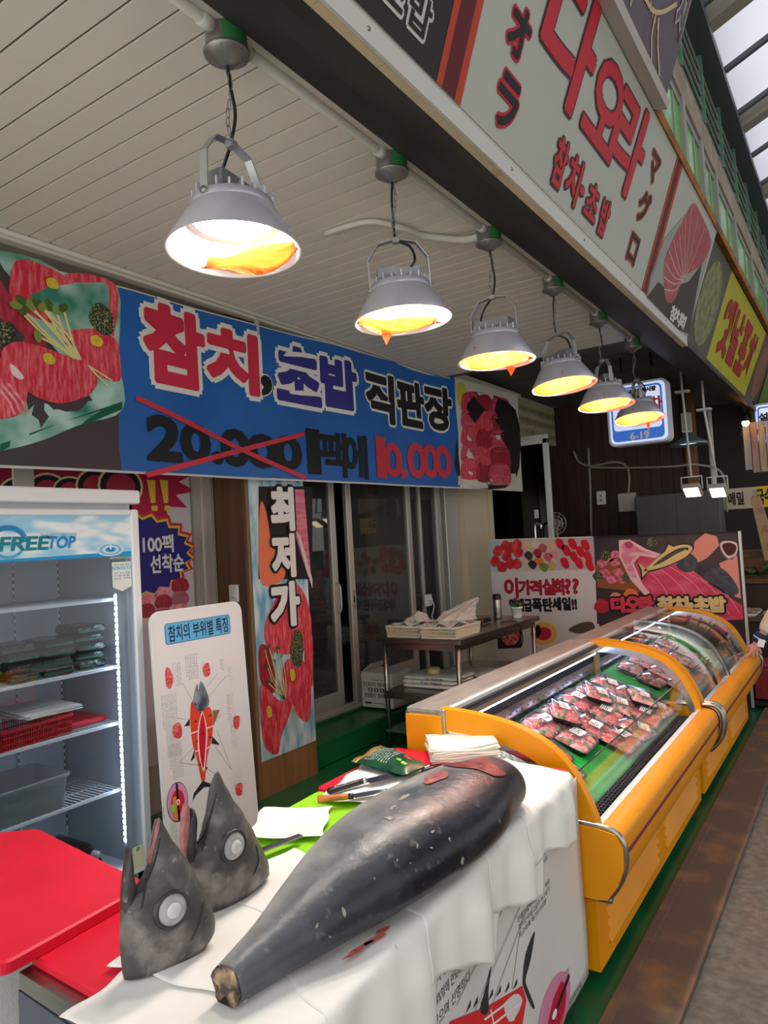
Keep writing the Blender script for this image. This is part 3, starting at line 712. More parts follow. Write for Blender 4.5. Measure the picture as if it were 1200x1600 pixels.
for a, b in (((3.45, 1.02), (3.55, .87)), ((3.5, 1.04), (3.7, .88)), ((3.2, 1.02), (3.15, .9))): stroke(p, SG, [a, ((a[0] + b[0]) / 2 - .03, (a[1] + b[1]) / 2), b], .016, CRM, d + .001)
for s_, bx in (('참', (3.58, 1.3, 3.72, 1.5)), ('치', (3.72, 1.12, 3.84, 1.34))): write(p, SG, s_, bx, ink(186, 180, 176), d + .002, .1); write(p, SG, s_, bx, ink(96, 84, 96), d + .0035, .04)
part(p, 'printed_fish_emblem', up)

p = MB(); p.slab(SG, [(5.83, .0), (10.2, .0), (10.2, .78), (5.83, .78)], ink(176, 172, 40), -.1, -.03)
ys_ = p.build('shop_sign'); tag(ys_, 'yellow shop sign reading 옛날포차 beyond the white sign', 'sign')
p = MB(); d = -.028
p.flat(SG, [(5.83, .0), (6.75, .0), (6.75, .78), (5.83, .78)], ink(86, 84, 74), d)
p.flat(SG, ell(6.28, .38, .36, .33, 24), mat('printed_noodles', (140, 142, 92), .6, rgb2=(90, 100, 62), scale=14), d + .002)
part(p, 'printed_dish', ys_); p = MB()
p.flat(SG, [(9.1, .0), (10.15, .0), (10.15, .78), (9.3, .78)], ink(92, 78, 66), d); p.flat(SG, ell(9.65, .38, .32, .3, 24), mat('printed_stew', (150, 92, 66), .6, rgb2=(110, 84, 60), scale=10), d + .002)
p.flat(SG, [(10.12, 0), (10.2, 0), (10.2, .78), (10.12, .78)], BLACK, d + .003)
part(p, 'printed_dish', ys_)
p = MB()
for s_, u in (('옛', 6.98), ('날', 7.5), ('포', 8.02), ('차', 8.54)):
    write(p, SG, s_, (u, .17, u + .42, .62), ink(156, 40, 30), d + .004, .06)
part(p, 'lettering', ys_)
p = MB(); p.slab(SG, [(10.25, -.05), (16, -.05), (16, .75), (10.25, .75)], ink(104, 132, 70), -.1, -.03)
tag(p.build('shop_sign'), 'pale green sign past the yellow 옛날포차 sign', 'sign')

# ================================================================== high bay lamps
GALV = mat('galvanised_box', (150, 150, 148), .4, .8); GRNB = mat('green_box_paint', (54, 124, 72), .45); SHO = mat('shade_outside', (196, 194, 206), .22, .35); SHI = mat('shade_inside', (240, 242, 246), .35)
FILM = translucent('orange_film', (255, 178, 112), .85); LENSM = [glow('led_lens_%s' % n_, (255, 248, 238), LAMP_W * f_) for n_, f_ in (('bare', .6), ('half', 1.4), ('filmed', 3.6))]; DRV = mat('driver_grey', (150, 152, 156), .4, .6); STRAP = mat('bracket_strap', (180, 184, 186), .35, .7); CORD = BLACK
LX, LZ = -1.455, 3.05
names = ['hanging nearest, over the front table', 'second from the front, its orange film split in the middle', 'third from the front beside the branch pipe', 'fourth from the front, tipped left with a plain film', 'fifth from the front, before the hanging light box', 'farthest of the row, overlapping the 6-19 light box']
specs = [(95, 2, 0.0), (35, -2, .0), (2, 0, .02), (-22, -6, .01), (-50, -5, .0), (-62, -8, -.01)]
for k in range(6):
    yaw, tilt, dz = specs[k]; y = 1.5 + .885 * k
    L = thing('high_bay_lamp', 'grey bell shaped lamp ' + names[k], 'lamp', (LX, y, LZ), 'high bay lamps under the ceiling')
    q = MB(); q.lathe([(.060, .0), (.060, .086), (.054, .09), (.0, .09)], GALV, 24); q.lathe([(.0, -.035), (.022, -.032), (.04, -.015), (.066, -.004), (.068, .004), (.062, .006)], GALV, 24)
    for j in range(6): a = j * PI / 3; q.lathe([(.004, -.008), (.004, -.004)], BLACK, 6, Matrix.Translation((.055 * math.cos(a), .055 * math.sin(a), 0)), True)
    part_l = lambda mb, nm, par=L: mb.build(nm, par)
    jb = part_l(q, 'junction_box')
    q = MB(); q.grid([[(.0612 * math.cos(-.95 + 1.5 * i / 8), .0612 * math.sin(-.95 + 1.5 * i / 8), z_) for z_ in (.008, .088)] for i in range(9)], GRNB); o = q.build('green_paint', jb)
    R_ = Matrix.Translation((0, 0, -.27)) @ Matrix.Rotation(math.radians(yaw), 4, 'Z') @ Matrix.Rotation(math.radians(tilt), 4, 'Y')
    def W(mb): mb.v = [tuple(R_ @ Vector(v)) for v in mb.v]; return mb
    q = MB()                                             # chain links
    zt, zb = -.035, -.262; nl = 9
    for j in range(nl):
        z0 = zt + (zb - zt) * j / nl; h = (zb - zt) / nl; a = j % 2 * PI / 2; off = .01 * math.sin(j * .8)
        q.tube([(off + .006 * math.cos(t) * math.cos(a), .006 * math.cos(t) * math.sin(a), z0 + h / 2 + h * .62 * math.sin(t)) for t in [2 * PI * i / 10 for i in range(10)]], .0016, GALV, 5, closed=True)
    part_l(q, 'chain')
    q = MB(); s_ = 1 if k % 2 else -1
    q.tube(smooth_line([(0, 0, -.03), (-.008 * s_, 0, -.1), (-.012 * s_, .01, -.18), (.0, .0, -.262), (.05 * s_, .02, -.30), (.075 * s_, .01, -.36), (.06 * s_, 0, -.39)], 6), .005, CORD, 8); part_l(q, 'power_cord')
    q = MB()                                             # U bracket
    br = [(-.118, -.20), (-.118, -.075), (-.075, -.012), (-.02, 0), (.02, 0), (.075, -.012), (.118, -.075), (.118, -.20)]
    for (x0, z0), (x1, z1) in zip(br[:-1], br[1:]):
        dx, dzz = x1 - x0, z1 - z0; l = math.hypot(dx, dzz); nx, nz = -dzz / l * .002, dx / l * .002
        q.hexa([(x0 - nx, -.013, z0 - nz), (x1 - nx, -.013, z1 - nz), (x1 - nx, .013, z1 - nz), (x0 - nx, .013, z0 - nz), (x0 + nx, -.013, z0 + nz), (x1 + nx, -.013, z1 + nz), (x1 + nx, .013, z1 + nz), (x0 + nx, .013, z0 + nz)], STRAP)
    for sx in (-1, 1): q.lathe([(.011, 0), (.011, .006), (.0, .007)], GALV, 8, Matrix.Translation((.12 * sx, 0, -.19)) @ Matrix.Rotation(sx * PI / 2, 4, 'Y'))
    q.box((-.014, -.014, -.01), (.014, .014, .012), STRAP, .003)
    part_l(W(q), 'bracket')
    q = MB(); q.box((-.085, -.035, -.16), (.085, .035, -.115), DRV, .004)
    for j in range(7): q.box((-.086, -.037, -.156 + j * .006), (.086, .037, -.153 + j * .006), DRV)
    for sx in (-1, 1): q.box((sx * .06 - .008, -.012, -.19), (sx * .06 + .008, .012, -.155), DRV)
    part_l(W(q), 'driver_box')
    q = MB(); q.lathe([(.0, -.178), (.118, -.18), (.12, -.205), (.112, -.235)], SHO, 36)
    for j in range(20):
        a = 2 * PI * j / 20; M = Matrix.Rotation(a, 4, 'Z')
        q.box((.06, -.0035, -.182), (.118, .0035, -.160 + .006 * (j % 2)), SHO, .002, M)
    part_l(W(q), 'heat_sink')
    q = MB(); q.lathe([(.116, -.2), (.13, -.212), (.19, -.312), (.193, -.32)], SHO, 48); q.lathe([(.193, -.32), (.188, -.319), (.127, -.216), (.118, -.214)], SHI, 48)
    part_l(W(q), 'shade')
    q = MB(); q.lathe([(0, -.224), (.118, -.222)], LENSM[min(k, 2)], 36)
    for j in range(24): a = 2 * PI * j / 24; q.lathe([(.006, -.222), (.004, -.229), (0, -.23)], SHI, 8, Matrix.Translation((.121 * math.cos(a), .121 * math.sin(a), 0)))
    part_l(W(q), 'led_lens')
    q = MB()                                             # orange film stuck across the opening
    a0, a1 = [(1.25, 3.5), (1.7, 4.3), (1.2, 5.1), (1.0, 5.6), (1.1, 5.5), (1.2, 5.3)][k]
    n_ = 14; yawr = -math.radians(yaw) - .57
    rim = [(.181 * math.cos(a0 + (a1 - a0) * i / n_ + yawr), .181 * math.sin(a0 + (a1 - a0) * i / n_ + yawr)) for i in range(n_ + 1)]
    c0 = Vector(rim[0]); c1 = Vector(rim[-1])
    rows = []
    for i, (rx, ry) in enumerate(rim):
        t = i / n_; m_ = c0 * (1 - t) + c1 * t; bow = Vector((.02 * math.sin(t * PI) * math.cos(yawr + 3.6), .03 * math.sin(t * PI)))
        rows.append([(rx * (1 - s) + (m_.x + bow.x) * s, ry * (1 - s) + (m_.y + bow.y) * s, -.311 + .03 * s + .008 * math.sin(9 * t + 5 * s)) for s in (0, .25, .5, .75, 1)])
    q.grid(rows, FILM)
    if k in (1, 2, 5):
        a = a0 + (a1 - a0) * (.55, .25, .2)[(1, 2, 5).index(k)] + yawr; X = Vector((.18 * math.cos(a), .18 * math.sin(a), -.312))
        q.add([X + Vector((-.02, -.01, 0)), X + Vector((.03, .01, 0)), X + Vector((.0, 0, -.05 - .02 * (k == 5)))], [(0, 1, 2)], FILM)
    fo = part_l(W(q), 'orange_film'); sd = fo.modifiers.new('t', 'SOLIDIFY'); sd.thickness = .0006
# conduit linking the junction boxes, with one branch pipe
PIPE = mat('conduit_white', (206, 204, 196), .4)
c = MB(); c.tube([(LX, -.6, 3.105), (LX, 5.95, 3.105)], .017, PIPE)
for k in range(6):
    for s_ in (-1, 1): c.tube([(LX, 1.5 + .885 * k + s_ * .05, 3.105), (LX, 1.5 + .885 * k + s_ * .1, 3.105)], .022, PIPE)
co = c.build('conduit'); tag(co, 'white conduit pipe linking the lamp junction boxes', 'conduit')
c = MB(); pth = [(LX - .05, 3.27, 3.1), (LX - .13, 3.25, 3.1), (-1.68, 3.18, 3.115), (-1.74, 3.1, 3.12), (-1.76, 2.95, 3.11), (-1.86, 2.8, 3.12), (-2.1, 2.78, 3.125)]
c.tube(smooth_line(pth, 6), [.02] * 7 + [.017] * 12 + [.014] * (6 * 6 + 1 - 19), PIPE)
tag(c.build('branch_pipe'), 'short white branch pipe bending away from the third junction box', 'pipe')
# ================================================================== tray packs (fridge and display cases)
TRAYB = mat('black_tray', (16, 17, 18), .25); LID = glass('clear_lid', (250, 250, 250), .05, 1.5, .04)
LABEL = mat('price_label', (236, 234, 228), .5, rgb2=(190, 188, 186), scale=60, lo=.55, hi=.62)
FISHR = flesh('sashimi_red', (206, 70, 78), (238, 160, 154), (70, 70, 40)); FISHP = flesh('sashimi_pink', (232, 150, 140), (244, 206, 194), (60, 60, 40)); GREENG = mat('green_garnish', (70, 110, 54), .6, rgb2=(150, 160, 110), scale=70); ORNG = mat('orange_roe', (226, 104, 44), .4, rgb2=(200, 70, 30), scale=120)
def pack_mesh(kind, rnd, w=.19, l=.145, h=.042):
    """one clear lidded tray as four meshes about its own base"""
    t = MB()
    def ring(a, b, z): return [(x, y, z) for x, y in rrect(-a, -b, a, b, .018, 3)]
    t.loft([ring(w * .44, l * .43, 0), ring(w * .46, l * .45, .004), ring(w * .5, l * .5, .02), ring(w * .5, l * .5, .022), ring(w * .475, l * .47, .02), ring(w * .44, l * .43, .008), ring(.002, .002, .008)], TRAYB, True)
    fd = MB()
    n = 5 if kind != 'roe' else 4
    for i in range(n):
        for j in range(2):
            cx_ = -w * .33 + w * .66 * i / (n - 1); cy_ = (-.22 + .44 * j) * l; m_ = FISHR if (kind == 'red' or (kind == 'mix' and (i + j) % 2)) else (ORNG if kind == 'roe' else FISHP)
            a = rnd.uniform(-.5, .5); z0 = .010; hh = rnd.uniform(.014, .022); rx, ry = w * .105, l * .24
            rings = []
            for k in range(5):
                f_ = math.sin(PI * (k + .6) / 6.2) ; zz = z0 + hh * k / 4; sc_ = [1, 1.04, 1, .82, .35][k]
                rings.append([(cx_ + (rx * sc_ * math.cos(q) * math.cos(a) - ry * sc_ * math.sin(q) * math.sin(a)), cy_ + (rx * sc_ * math.cos(q) * math.sin(a) + ry * sc_ * math.sin(q) * math.cos(a)), zz + .003 * math.sin(3 * q)) for q in [2 * PI * u / 12 for u in range(12)]])
            fd.loft(rings, m_)
    g = MB()
    for i in range(7):
        cx_ = rnd.uniform(-.4, .4) * w; cy_ = rnd.uniform(-.38, .38) * l
        g.loft([[(cx_ + r_ * math.cos(q), cy_ + r_ * math.sin(q), z_ + .004 * math.sin(2 * q + i)) for q in [2 * PI * u / 8 for u in range(8)]] for r_, z_ in ((.013, .012), (.015, .022), (.006, .030))], GREENG)
    ld = MB(); ld.loft([ring(w * .5, l * .5, .022), ring(w * .47, l * .465, .026), ring(w * .45, l * .445, h - .004), ring(w * .43, l * .42, h), ring(.002, .002, h)], LID, False)
    lb = MB(); a = rnd.uniform(-.5, .5); M = Matrix.Translation((rnd.uniform(-.02, .03), rnd.uniform(-.03, .01), h + .001)) @ Matrix.Rotation(a, 4, 'Z')
    lb.box((-.034, -.024, 0), (.034, .024, .0006), LABEL, 0, M); INK = ink(60, 60, 62)
    for i in range(4): lb.box((-.03, .016 - i * .008, .0006), (-.03 + rnd.uniform(.02, .055), .019 - i * .008, .0009), INK, 0, M)
    return [('tray', t), ('food', fd), ('garnish', g), ('lid', ld), ('price_label', lb)]
PACKS = {}
def make_pack(kind, label, loc, rz, rx=0.0, ry=0.0, group=None, variant=0, sc=1.0, small=False):
    key = (kind, variant, small)
    o = thing('sashimi_pack', label, 'sashimi pack', loc, group)
    o.rotation_euler = (rx, ry, rz); o.scale = (sc, sc, sc)
    if key not in PACKS:
        rnd = random.Random(hash(kind) % 97 if False else sum(map(ord, kind)) + variant * 13); L = []
        for nm, mb in pack_mesh(kind, rnd):
            if small and nm in ('price_label',): continue
            L.append(mb.build(nm, o).data)
        PACKS[key] = L
    else:
        for me in PACKS[key]:
            c = bpy.data.objects.new(me.name.split('.')[0], me); COL.objects.link(c); c.parent = o
    return o

# ================================================================== glass door refrigerator
FX = -2.95; FP = Plane((FX, 0, 0), (0, 1, 0), (0, 0, 1))
FW = mat('fridge_white', (232, 234, 238), .35); LINER = mat('fridge_liner', (190, 196, 202), .4)
yr = FP.uv(221, 900)[0]; yl = yr - .92; zt = 1.885
fr = thing('display_refrigerator', 'white upright glass door refrigerator at the left edge with a blue header', 'refrigerator', (FX - .3, (yl + yr) / 2, 0))
q = MB(); xb = -3.6
q.box((xb, yl, .05), (xb + .04, yr, 1.93), FW); q.box((xb, yl, .05), (FX - .05, yl + .05, 1.93), FW); q.box((xb, yr - .05, .05), (FX - .05, yr, 1.86), FW)
q.box((xb, yl, .05), (FX - .05, yr, .14), FW); q.box((xb, yl, 1.83), (FX - .05, yr, 1.87), FW)
q.box((xb + .04, yl + .05, .14), (xb + .045, yr - .05, 1.83), LINER); q.box((xb + .04, yr - .055, .14), (FX - .05, yr - .05, 1.83), LINER); q.box((xb + .04, yl + .05, .14), (FX - .05, yl + .055, 1.83), LINER)
part(q, 'cabinet', fr)
z0 = FP.uv(210, 788)[1]; z1 = FP.uv(210, 767)[1]
q = MB(); q.box((xb, yl, z0), (FX + .03, yr - .01, z1), FW, .006); q.box((xb, yl + .02, z0 - .03), (FX - .03, yr - .03, z0), LINER); part(q, 'top_panel', fr)
dz1 = FP.uv(210, 796)[1]
q = MB(); fw = .045
for a, b in ((yl, yl + fw), (yr - fw, yr)): q.box((FX - .05, a, .12), (FX, b, dz1), FW, .006)
q.box((FX - .05, yl + fw, dz1 - .03), (FX, yr - fw, dz1), FW, .005); q.box((FX - .05, yl + fw, .12), (FX, yr - fw, .17), FW, .005)
door_ = part(q, 'door', fr)
hv1, hv0 = dz1 - .03, FP.uv(205, 868)[1]
q = MB(); q.box((FX - .02, yl + fw, .17), (FX - .014, yr - fw, dz1 - .03), glass('fridge_pane', (236, 240, 244), .02, 1.2)); part(q, 'glass_pane', door_)
HP = Plane((FX - .013, 0, 0), (0, 1, 0), (0, 0, 1))
q = MB(); SKYB = mat('header_print', (150, 208, 238), .35, rgb2=(236, 246, 250), scale=5, detail=1, stretch=(1, 1.2, 4), lo=.4, hi=.6)
q.slab(HP, [(yl + fw, hv0), (yr - fw, hv0), (yr - fw, hv1), (yl + fw, hv1)], SKYB, 0, .002)
hd = part(q, 'header_sign', door_)
q = MB(); d = .003
q.flat(HP, [(yl + fw, hv0), (yr - fw, hv0), (yr - fw, hv0 + .022), (yl + fw, hv0 + .008)], ink(30, 150, 210), d)
c_ = HP.uv(172, 860)
for i, r in enumerate((.075, .06, .045, .03, .016)): q.flat(HP, ell(c_[0], c_[1] + .004, r, r * .42, 24), [ink(196, 228, 244), ink(120, 190, 228), ink(206, 236, 246), ink(80, 160, 214), ink(20, 110, 180)][i], d + .0004 * (i + 1))
q.flat(HP, ell(c_[0], c_[1] + .016, .006, .014, 10), ink(220, 240, 248), d + .003)
TEAL = ink(10, 132, 150); TEA2 = ink(40, 140, 200)
write(q, HP, 'FREE', ubox(HP, (0, 840), (74, 840), (74, 858), (0, 860)), TEAL, d + .003, .03, .18); write(q, HP, 'TOP', ubox(HP, (74, 839), (116, 838), (116, 855), (74, 857)), ink(36, 140, 206), d + .003, .03, .18)
write(q, HP, 'THE BEST FREEZER', ubox(HP, (62, 836), (119, 833), (119, 837), (62, 840)), ink(110, 180, 210), d + .003)
write(q, HP, 'WWW.FREETOP.CO.KR', ubox(HP, (170, 871), (203, 869), (203, 872), (170, 874)), ink(230, 244, 250), d + .004)
e_ = HP.uv(12, 850); 
arc = [(e_[0] + .075 * math.cos(t), e_[1] + .006 + .062 * math.sin(t)) for t in [math.radians(200 - 10 * i) for i in range(21)]]; stroke(q, HP, arc, .022, TEA2, d + .002)
arc = [(e_[0] + .07 * math.cos(t), e_[1] + .006 + .062 * math.sin(t)) for t in [math.radians(215 + 10 * i) for i in range(12)]]; stroke(q, HP, arc, .012, ink(70, 170, 216), d + .002)
part(q, 'logo_lettering', hd)
q = MB(); bx = ubox(HP, (176, 880), (204, 877), (204, 915), (176, 918))
q.flat(HP, [(bx[0], bx[3]), (bx[2], bx[3]), (bx[2], bx[1]), ((bx[0] + bx[2]) / 2, bx[1] - .022), (bx[0], bx[1])], ink(226, 232, 228), .001)
q.flat(HP, [(bx[0], bx[3] - .034), (bx[2], bx[3] - .034), (bx[2], bx[3] - .022), (bx[0], bx[3] - .022)], ink(90, 170, 206), .0016)
write(q, HP, '99% 항균필름', (bx[0] + .004, bx[3] - .0325, bx[2] - .004, bx[3] - .0235), ink(240, 246, 248), .0022, .02)
for i in range(4): write(q, HP, ['등록필', '국산 고급 필름', '인증제품', '안전'][i], (bx[0] + .008, bx[3] - .017 - (.026 + .013 * i if i else 0), bx[2] - .008, bx[3] - .009 - (.026 + .013 * i if i else 0)), ink(90, 110, 120), .0016)
part(q, 'shield_sticker', door_)
bx = ubox(HP, (205, 1324), (221, 1324), (221, 1350), (205, 1350))
q = MB(); q.flat(HP, rrect(bx[0], bx[1], bx[2], bx[3], .008), ink(232, 226, 196), .014); q.flat(HP, ell((bx[0] + bx[2]) / 2, bx[3] - .014, .012, .01, 14), ink(120, 180, 90), .0145); part(q, 'energy_sticker', door_)
# LED strip up the right hand side
q = MB(); ly = yr - .085; lx = FX - .07
q.box((lx - .012, ly - .012, .22), (lx + .006, ly + .03, FP.uv(190, 915)[1]), ink(180, 184, 190)); strip_ = part(q, 'light_strip', fr)
q = MB(); z = .26; LED = glow('fridge_led', (214, 232, 255), 30.0)
while z < FP.uv(190, 928)[1]: q.box((lx - .010, ly - .016, z), (lx + .004, ly - .012, z + .016), LED); z += .028
part(q, 'led', strip_)
q = MB()
for yy in (yr - .06, yr - .3):
    q.box((xb + .045, yy - .01, .2), (xb + .055, yy, 1.7), FW)
    for k in range(40): q.box((xb + .055, yy - .008, .24 + k * .035), (xb + .0555, yy - .002, .26 + k * .035), BLACK)
part(q, 'shelf_rail', fr)
SHELFW = mat('wire_white', (226, 230, 234), .4)
shelf_z = []
SX1 = FX - .1; SP = Plane((SX1, 0, 0), (0, 1, 0), (0, 0, 1))
for (a, b) in (((180, 935), 0), ((188, 1040), 0), ((188, 1128), 0), ((190, 1232), 0)):
    z = SP.uv(*a)[1] - .012; shelf_z.append(z); ye = SP.uv(*a)[0]
    q = MB(); q.box((SX1 - .012, yl + .06, z), (SX1, ye, z + .018), SHELFW, .004); q.tube([(xb + .08, yl + .06, z + .006), (xb + .08, ye, z + .006)], .004, SHELFW, 6)
    y = ye
    while y > yl + .06: q.tube([(SX1, y, z + .012), (xb + .08, y, z + .012)], .0028, SHELFW, 5); y -= .024
    q.tube([(SX1 - .17, yl + .06, z + .007), (SX1 - .17, ye, z + .007)], .003, SHELFW, 5); q.tube([(SX1 - .34, yl + .06, z + .007), (SX1 - .34, ye, z + .007)], .003, SHELFW, 5)
    part(q, 'wire_shelf', fr)
for yy in (yl + .1, yr - .1):
    for xx in (xb + .08, FX - .15): q = MB(); q.lathe([(.022, 0), (.022, .05)], BLACK, 10, Matrix.Translation((xx, yy, 0)), True); part(q, 'foot', fr)

# things on the refrigerator shelves
BAGM = mat('black_film', (22, 24, 26), .12, rgb2=(30, 36, 34), scale=20, bump=.6, bscale=26); LEAFG = mat('green_liner', (24, 92, 62), .4)
rnd = random.Random(21)
def wrapped(name, label, loc, rz, sx, sy, h, m, m2, group, cat):
    t = MB(); rings = []
    for z_, k_ in ((0, .92), (.15, 1), (.6, 1.0), (.85, .95), (1, .8)):
        rings.append([(x * k_ + .003 * rnd.uniform(-1, 1), y_ * k_ + .003 * rnd.uniform(-1, 1), h * z_ + .002 * rnd.uniform(-1, 1)) for x, y_ in rrect(-sx / 2, -sy / 2, sx / 2, sy / 2, .015, 3)])
    t.loft(rings, m, True, False)
    o = thing(name, label, cat, loc, group, rz); t.build('tray', o)
    g = MB(); g.box((sx * .3, -sy * .47, h * .2), (sx * .508, sy * .47, h * .5), m2, .003); g.build('green_liner', o)
    return o
cols = [(yr - .19, 5, 'right hand'), (yr - .36, 4, 'second'), (yr - .53, 4, 'third'), (yr - .70, 4, 'fourth')]
pos = ['bottom', 'second lowest', 'middle', 'fourth', 'top']
for yy, n_, cn in cols:
    for k in range(n_):
        lab = 'black wrapped tray, %s of the %s stack on the second refrigerator shelf' % ('topmost' if k == n_ - 1 else pos[k], cn)
        wrapped('wrapped_tray', lab, (SX1 - .13 + rnd.uniform(-.012, .012), yy + rnd.uniform(-.01, .01), shelf_z[1] + .019 + k * .0415), rnd.uniform(-.1, .1), .2, .15, .04, BAGM, LEAFG, 'wrapped trays in the refrigerator', 'tray')
# red basket with papers
REDP = mat('red_plastic', (200, 24, 40), .4)
def basket(name, label, group, loc, rz, L, W_, H, m, slots=True, parent=None, handle=True):
    o = thing(name, label, 'basket', loc, group, rz); q = MB()
    q.box((-L / 2 + .006, -W_ / 2 + .006, 0), (L / 2 - .006, W_ / 2 - .006, .004), m)
    for sx, sy, l in ((0, -1, L), (0, 1, L), (-1, 0, W_), (1, 0, W_)):
        n = max(4, int(l / .012))
        for k in range(n + 1):
            t = -l / 2 + l * k / n
            p0 = (t * .95, sy * W_ / 2 * .95, 0) if sy else (sx * L / 2 * .95, t * .95, 0); p1 = (t, sy * W_ / 2, H) if sy else (sx * L / 2, t, H)
            q.tube([p0, p1], .0026, m, 4, False)
        for zf in (.04, .3, .62):
            s_ = .95 + .05 * zf; z = H * zf
            if sy: q.tube([(-L / 2 * s_, sy * W_ / 2 * s_, z), (L / 2 * s_, sy * W_ / 2 * s_, z)], .003, m, 4, False)
            else: q.tube([(sx * L / 2 * s_, -W_ / 2 * s_, z), (sx * L / 2 * s_, W_ / 2 * s_, z)], .003, m, 4, False)
    q.build('mesh_body', o)
    q = MB()
    ro = rrect(-L / 2 - .006, -W_ / 2 - .006, L / 2 + .006, W_ / 2 + .006, .02, 4); ri = rrect(-L / 2 + .003, -W_ / 2 + .003, L / 2 - .003, W_ / 2 - .003, .016, 4)
    q.loft([[(x, y, H - .012) for x, y in ro], [(x, y, H) for x, y in ro], [(x, y, H) for x, y in ri], [(x, y, H - .012) for x, y in ri], [(x, y, H - .012) for x, y in ro]], m, False, False)
    q.build('rim', o)
    return o
PAPER = mat('white_paper', (238, 236, 230), .75, rgb2=(230, 227, 220), scale=4, bump=.22, bscale=9)
basket('plastic_basket', 'red slotted plastic basket on the third refrigerator shelf', None, (SX1 - .16, yr - .5, shelf_z[2] + .019), 0.12, .3, .36, .085, REDP)
q = MB(); q.box((-3.42, yr - .30, shelf_z[2] + .019), (-3.12, yr - .1, shelf_z[2] + .045), REDP, .008); tag(q.build('plastic_tray'), 'flat red plastic tray on the third shelf beside the red basket', 'tray')
for k in range(6):
    q = MB(); a = rnd.uniform(-.15, .15); q.box((-.15, -.13, 0), (.15, .13, .004), PAPER, 0, Matrix.Translation((-3.26, yr - .38 + rnd.uniform(-.02, .02), shelf_z[2] + .11 + .0045 * k)) @ Matrix.Rotation(a, 4, 'Z'))
    tag(q.build('paper_sheet'), 'white paper sheet in the loose pile over the red basket', 'paper', 'papers over the red basket')
# clear food box
CLRP = glass('cloudy_plastic', (226, 228, 226), .25, 1.2, .28)
q = MB(); L, W_, H = .3, .34, .15
def rr(a, b, z): return [(x, y, z) for x, y in rrect(-a, -b, a, b, .03, 4)]
q.loft([rr(.13, .15, 0), rr(.135, .155, .01), rr(.15, .17, H - .015), rr(.158, .178, H - .015), rr(.158, .178, H), rr(.148, .168, H), rr(.132, .152, .012), rr(.01, .01, .012)], CLRP, True)
q.v = [(x - 3.2, y + yr - .52, z + shelf_z[3] + .019) for x, y, z in q.v]
tag(q.build('food_container'), 'cloudy plastic food container on the fourth refrigerator shelf', 'container')
# bottles lying at the bottom
BOT = mat('dark_red_bottle', (48, 14, 20), .12, coat=.5); CAPM = mat('pale_cap', (190, 176, 176), .35)
for k in range(6):
    o = thing('sauce_bottle', 'dark red sauce bottle lying in the bottom of the refrigerator', 'bottle', (FX - .2, yr - .2 - .085 * (k % 4) - .04 * (k // 4), .18 + .068 * (k // 4)), 'bottles in the refrigerator')
    M = Matrix.Rotation(PI / 2, 4, 'Y'); q = MB(); q.lathe([(0, -.2), (.036, -.198), (.038, -.19), (.038, .02), (.03, .05), (.014, .07), (.014, .1)], BOT, 20, M); q.build('body', o)
    q = MB(); q.lathe([(.016, .085), (.017, .115), (0, .116)], CAPM, 14, M); q.build('cap', o)
# ================================================================== front table with the tuna
from mathutils.bvhtree import BVHTree
TZ = .745
tb = thing('work_table', 'stainless table under the tuna, wrapped in a printed white sheet', 'table', (-1.25, 1.7, 0))
NLc, NRc, FRc, FLc = Vector((-1.545, .845, 0)), Vector((-.865, .80, 0)), Vector((-.925, 2.5, 0)), Vector((-1.66, 2.5, 0))
q = MB(); up = lambda v, z: (v.x, v.y, z)
q.hexa([up(v, TZ - .035) for v in (NLc, NRc, FRc, FLc)] + [up(v, TZ) for v in (NLc, NRc, FRc, FLc)], STEEL); part(q, 'table_top', tb)
cen = (NLc + NRc + FRc + FLc) / 4
for c_ in (NLc, NRc, FRc, FLc):
    p_ = c_ + (cen - c_) * .1; q = MB(); q.tube([(p_.x, p_.y, 0), (p_.x, p_.y, TZ - .035)], .019, STEEL, 12); part(q, 'leg', tb)
q = MB(); q.hexa([up(v + (cen - v) * .06, .18) for v in (NLc, NRc, FRc, FLc)] + [up(v + (cen - v) * .06, .2) for v in (NLc, NRc, FRc, FLc)], STEEL); part(q, 'undershelf', tb)
q = MB(); a, b = NLc, NRc
q.hexa([(-1.56, .85, .12), (-.87, .80, .12), (-.87, .805, .12), (-1.56, .855, .12), (-1.56, .85, .70), (-.87, .80, .70), (-.87, .805, .70), (-1.56, .855, .70)], mat('grey_plastic_sheet', (84, 86, 98), .5)); part(q, 'side_sheet', tb)
# printed sheet round the front
VP = Plane((-.862, .79, 0), (FRc - NRc), (0, 0, 1)); VL = (FRc - NRc).length + .012
VIN = mat('printed_vinyl', (214, 212, 208), .45)
def vw(u, v): return .006 * math.sin(3.1 * u + 2.2 * v) + .004 * math.sin(9 * u - 7 * v)
class Vin(Plane):
    def P(s, u, v, d=0.0): return s.O + s.U * u + s.V * v + s.N * (d + vw(u, v))
VC = Vin((-.855, .79, 0), (FRc - NRc), (0, 0, 1))
q = MB(); q.grid([[VC.P(VL * i / 40, .06 + (.68) * j / 16) for j in range(17)] for i in range(41)], VIN)
vin = part(q, 'printed_sheet', tb); sd = vin.modifiers.new('t', 'SOLIDIFY'); sd.thickness = .002; sd.offset = -1
RED_ = ink(214, 40, 44); REDD = ink(180, 20, 44); DKFIN = ink(46, 44, 48); d = .003
q = MB()
def vtr(pts, m, dd, n=4): q.flat(VC, trace(VC, pts, True, n), m, dd)
poly(q, VC, [(700, 1595), (760, 1575), (815, 1540), (822, 1562), (815, 1600), (790, 1640), (690, 1650)], RED_, d)
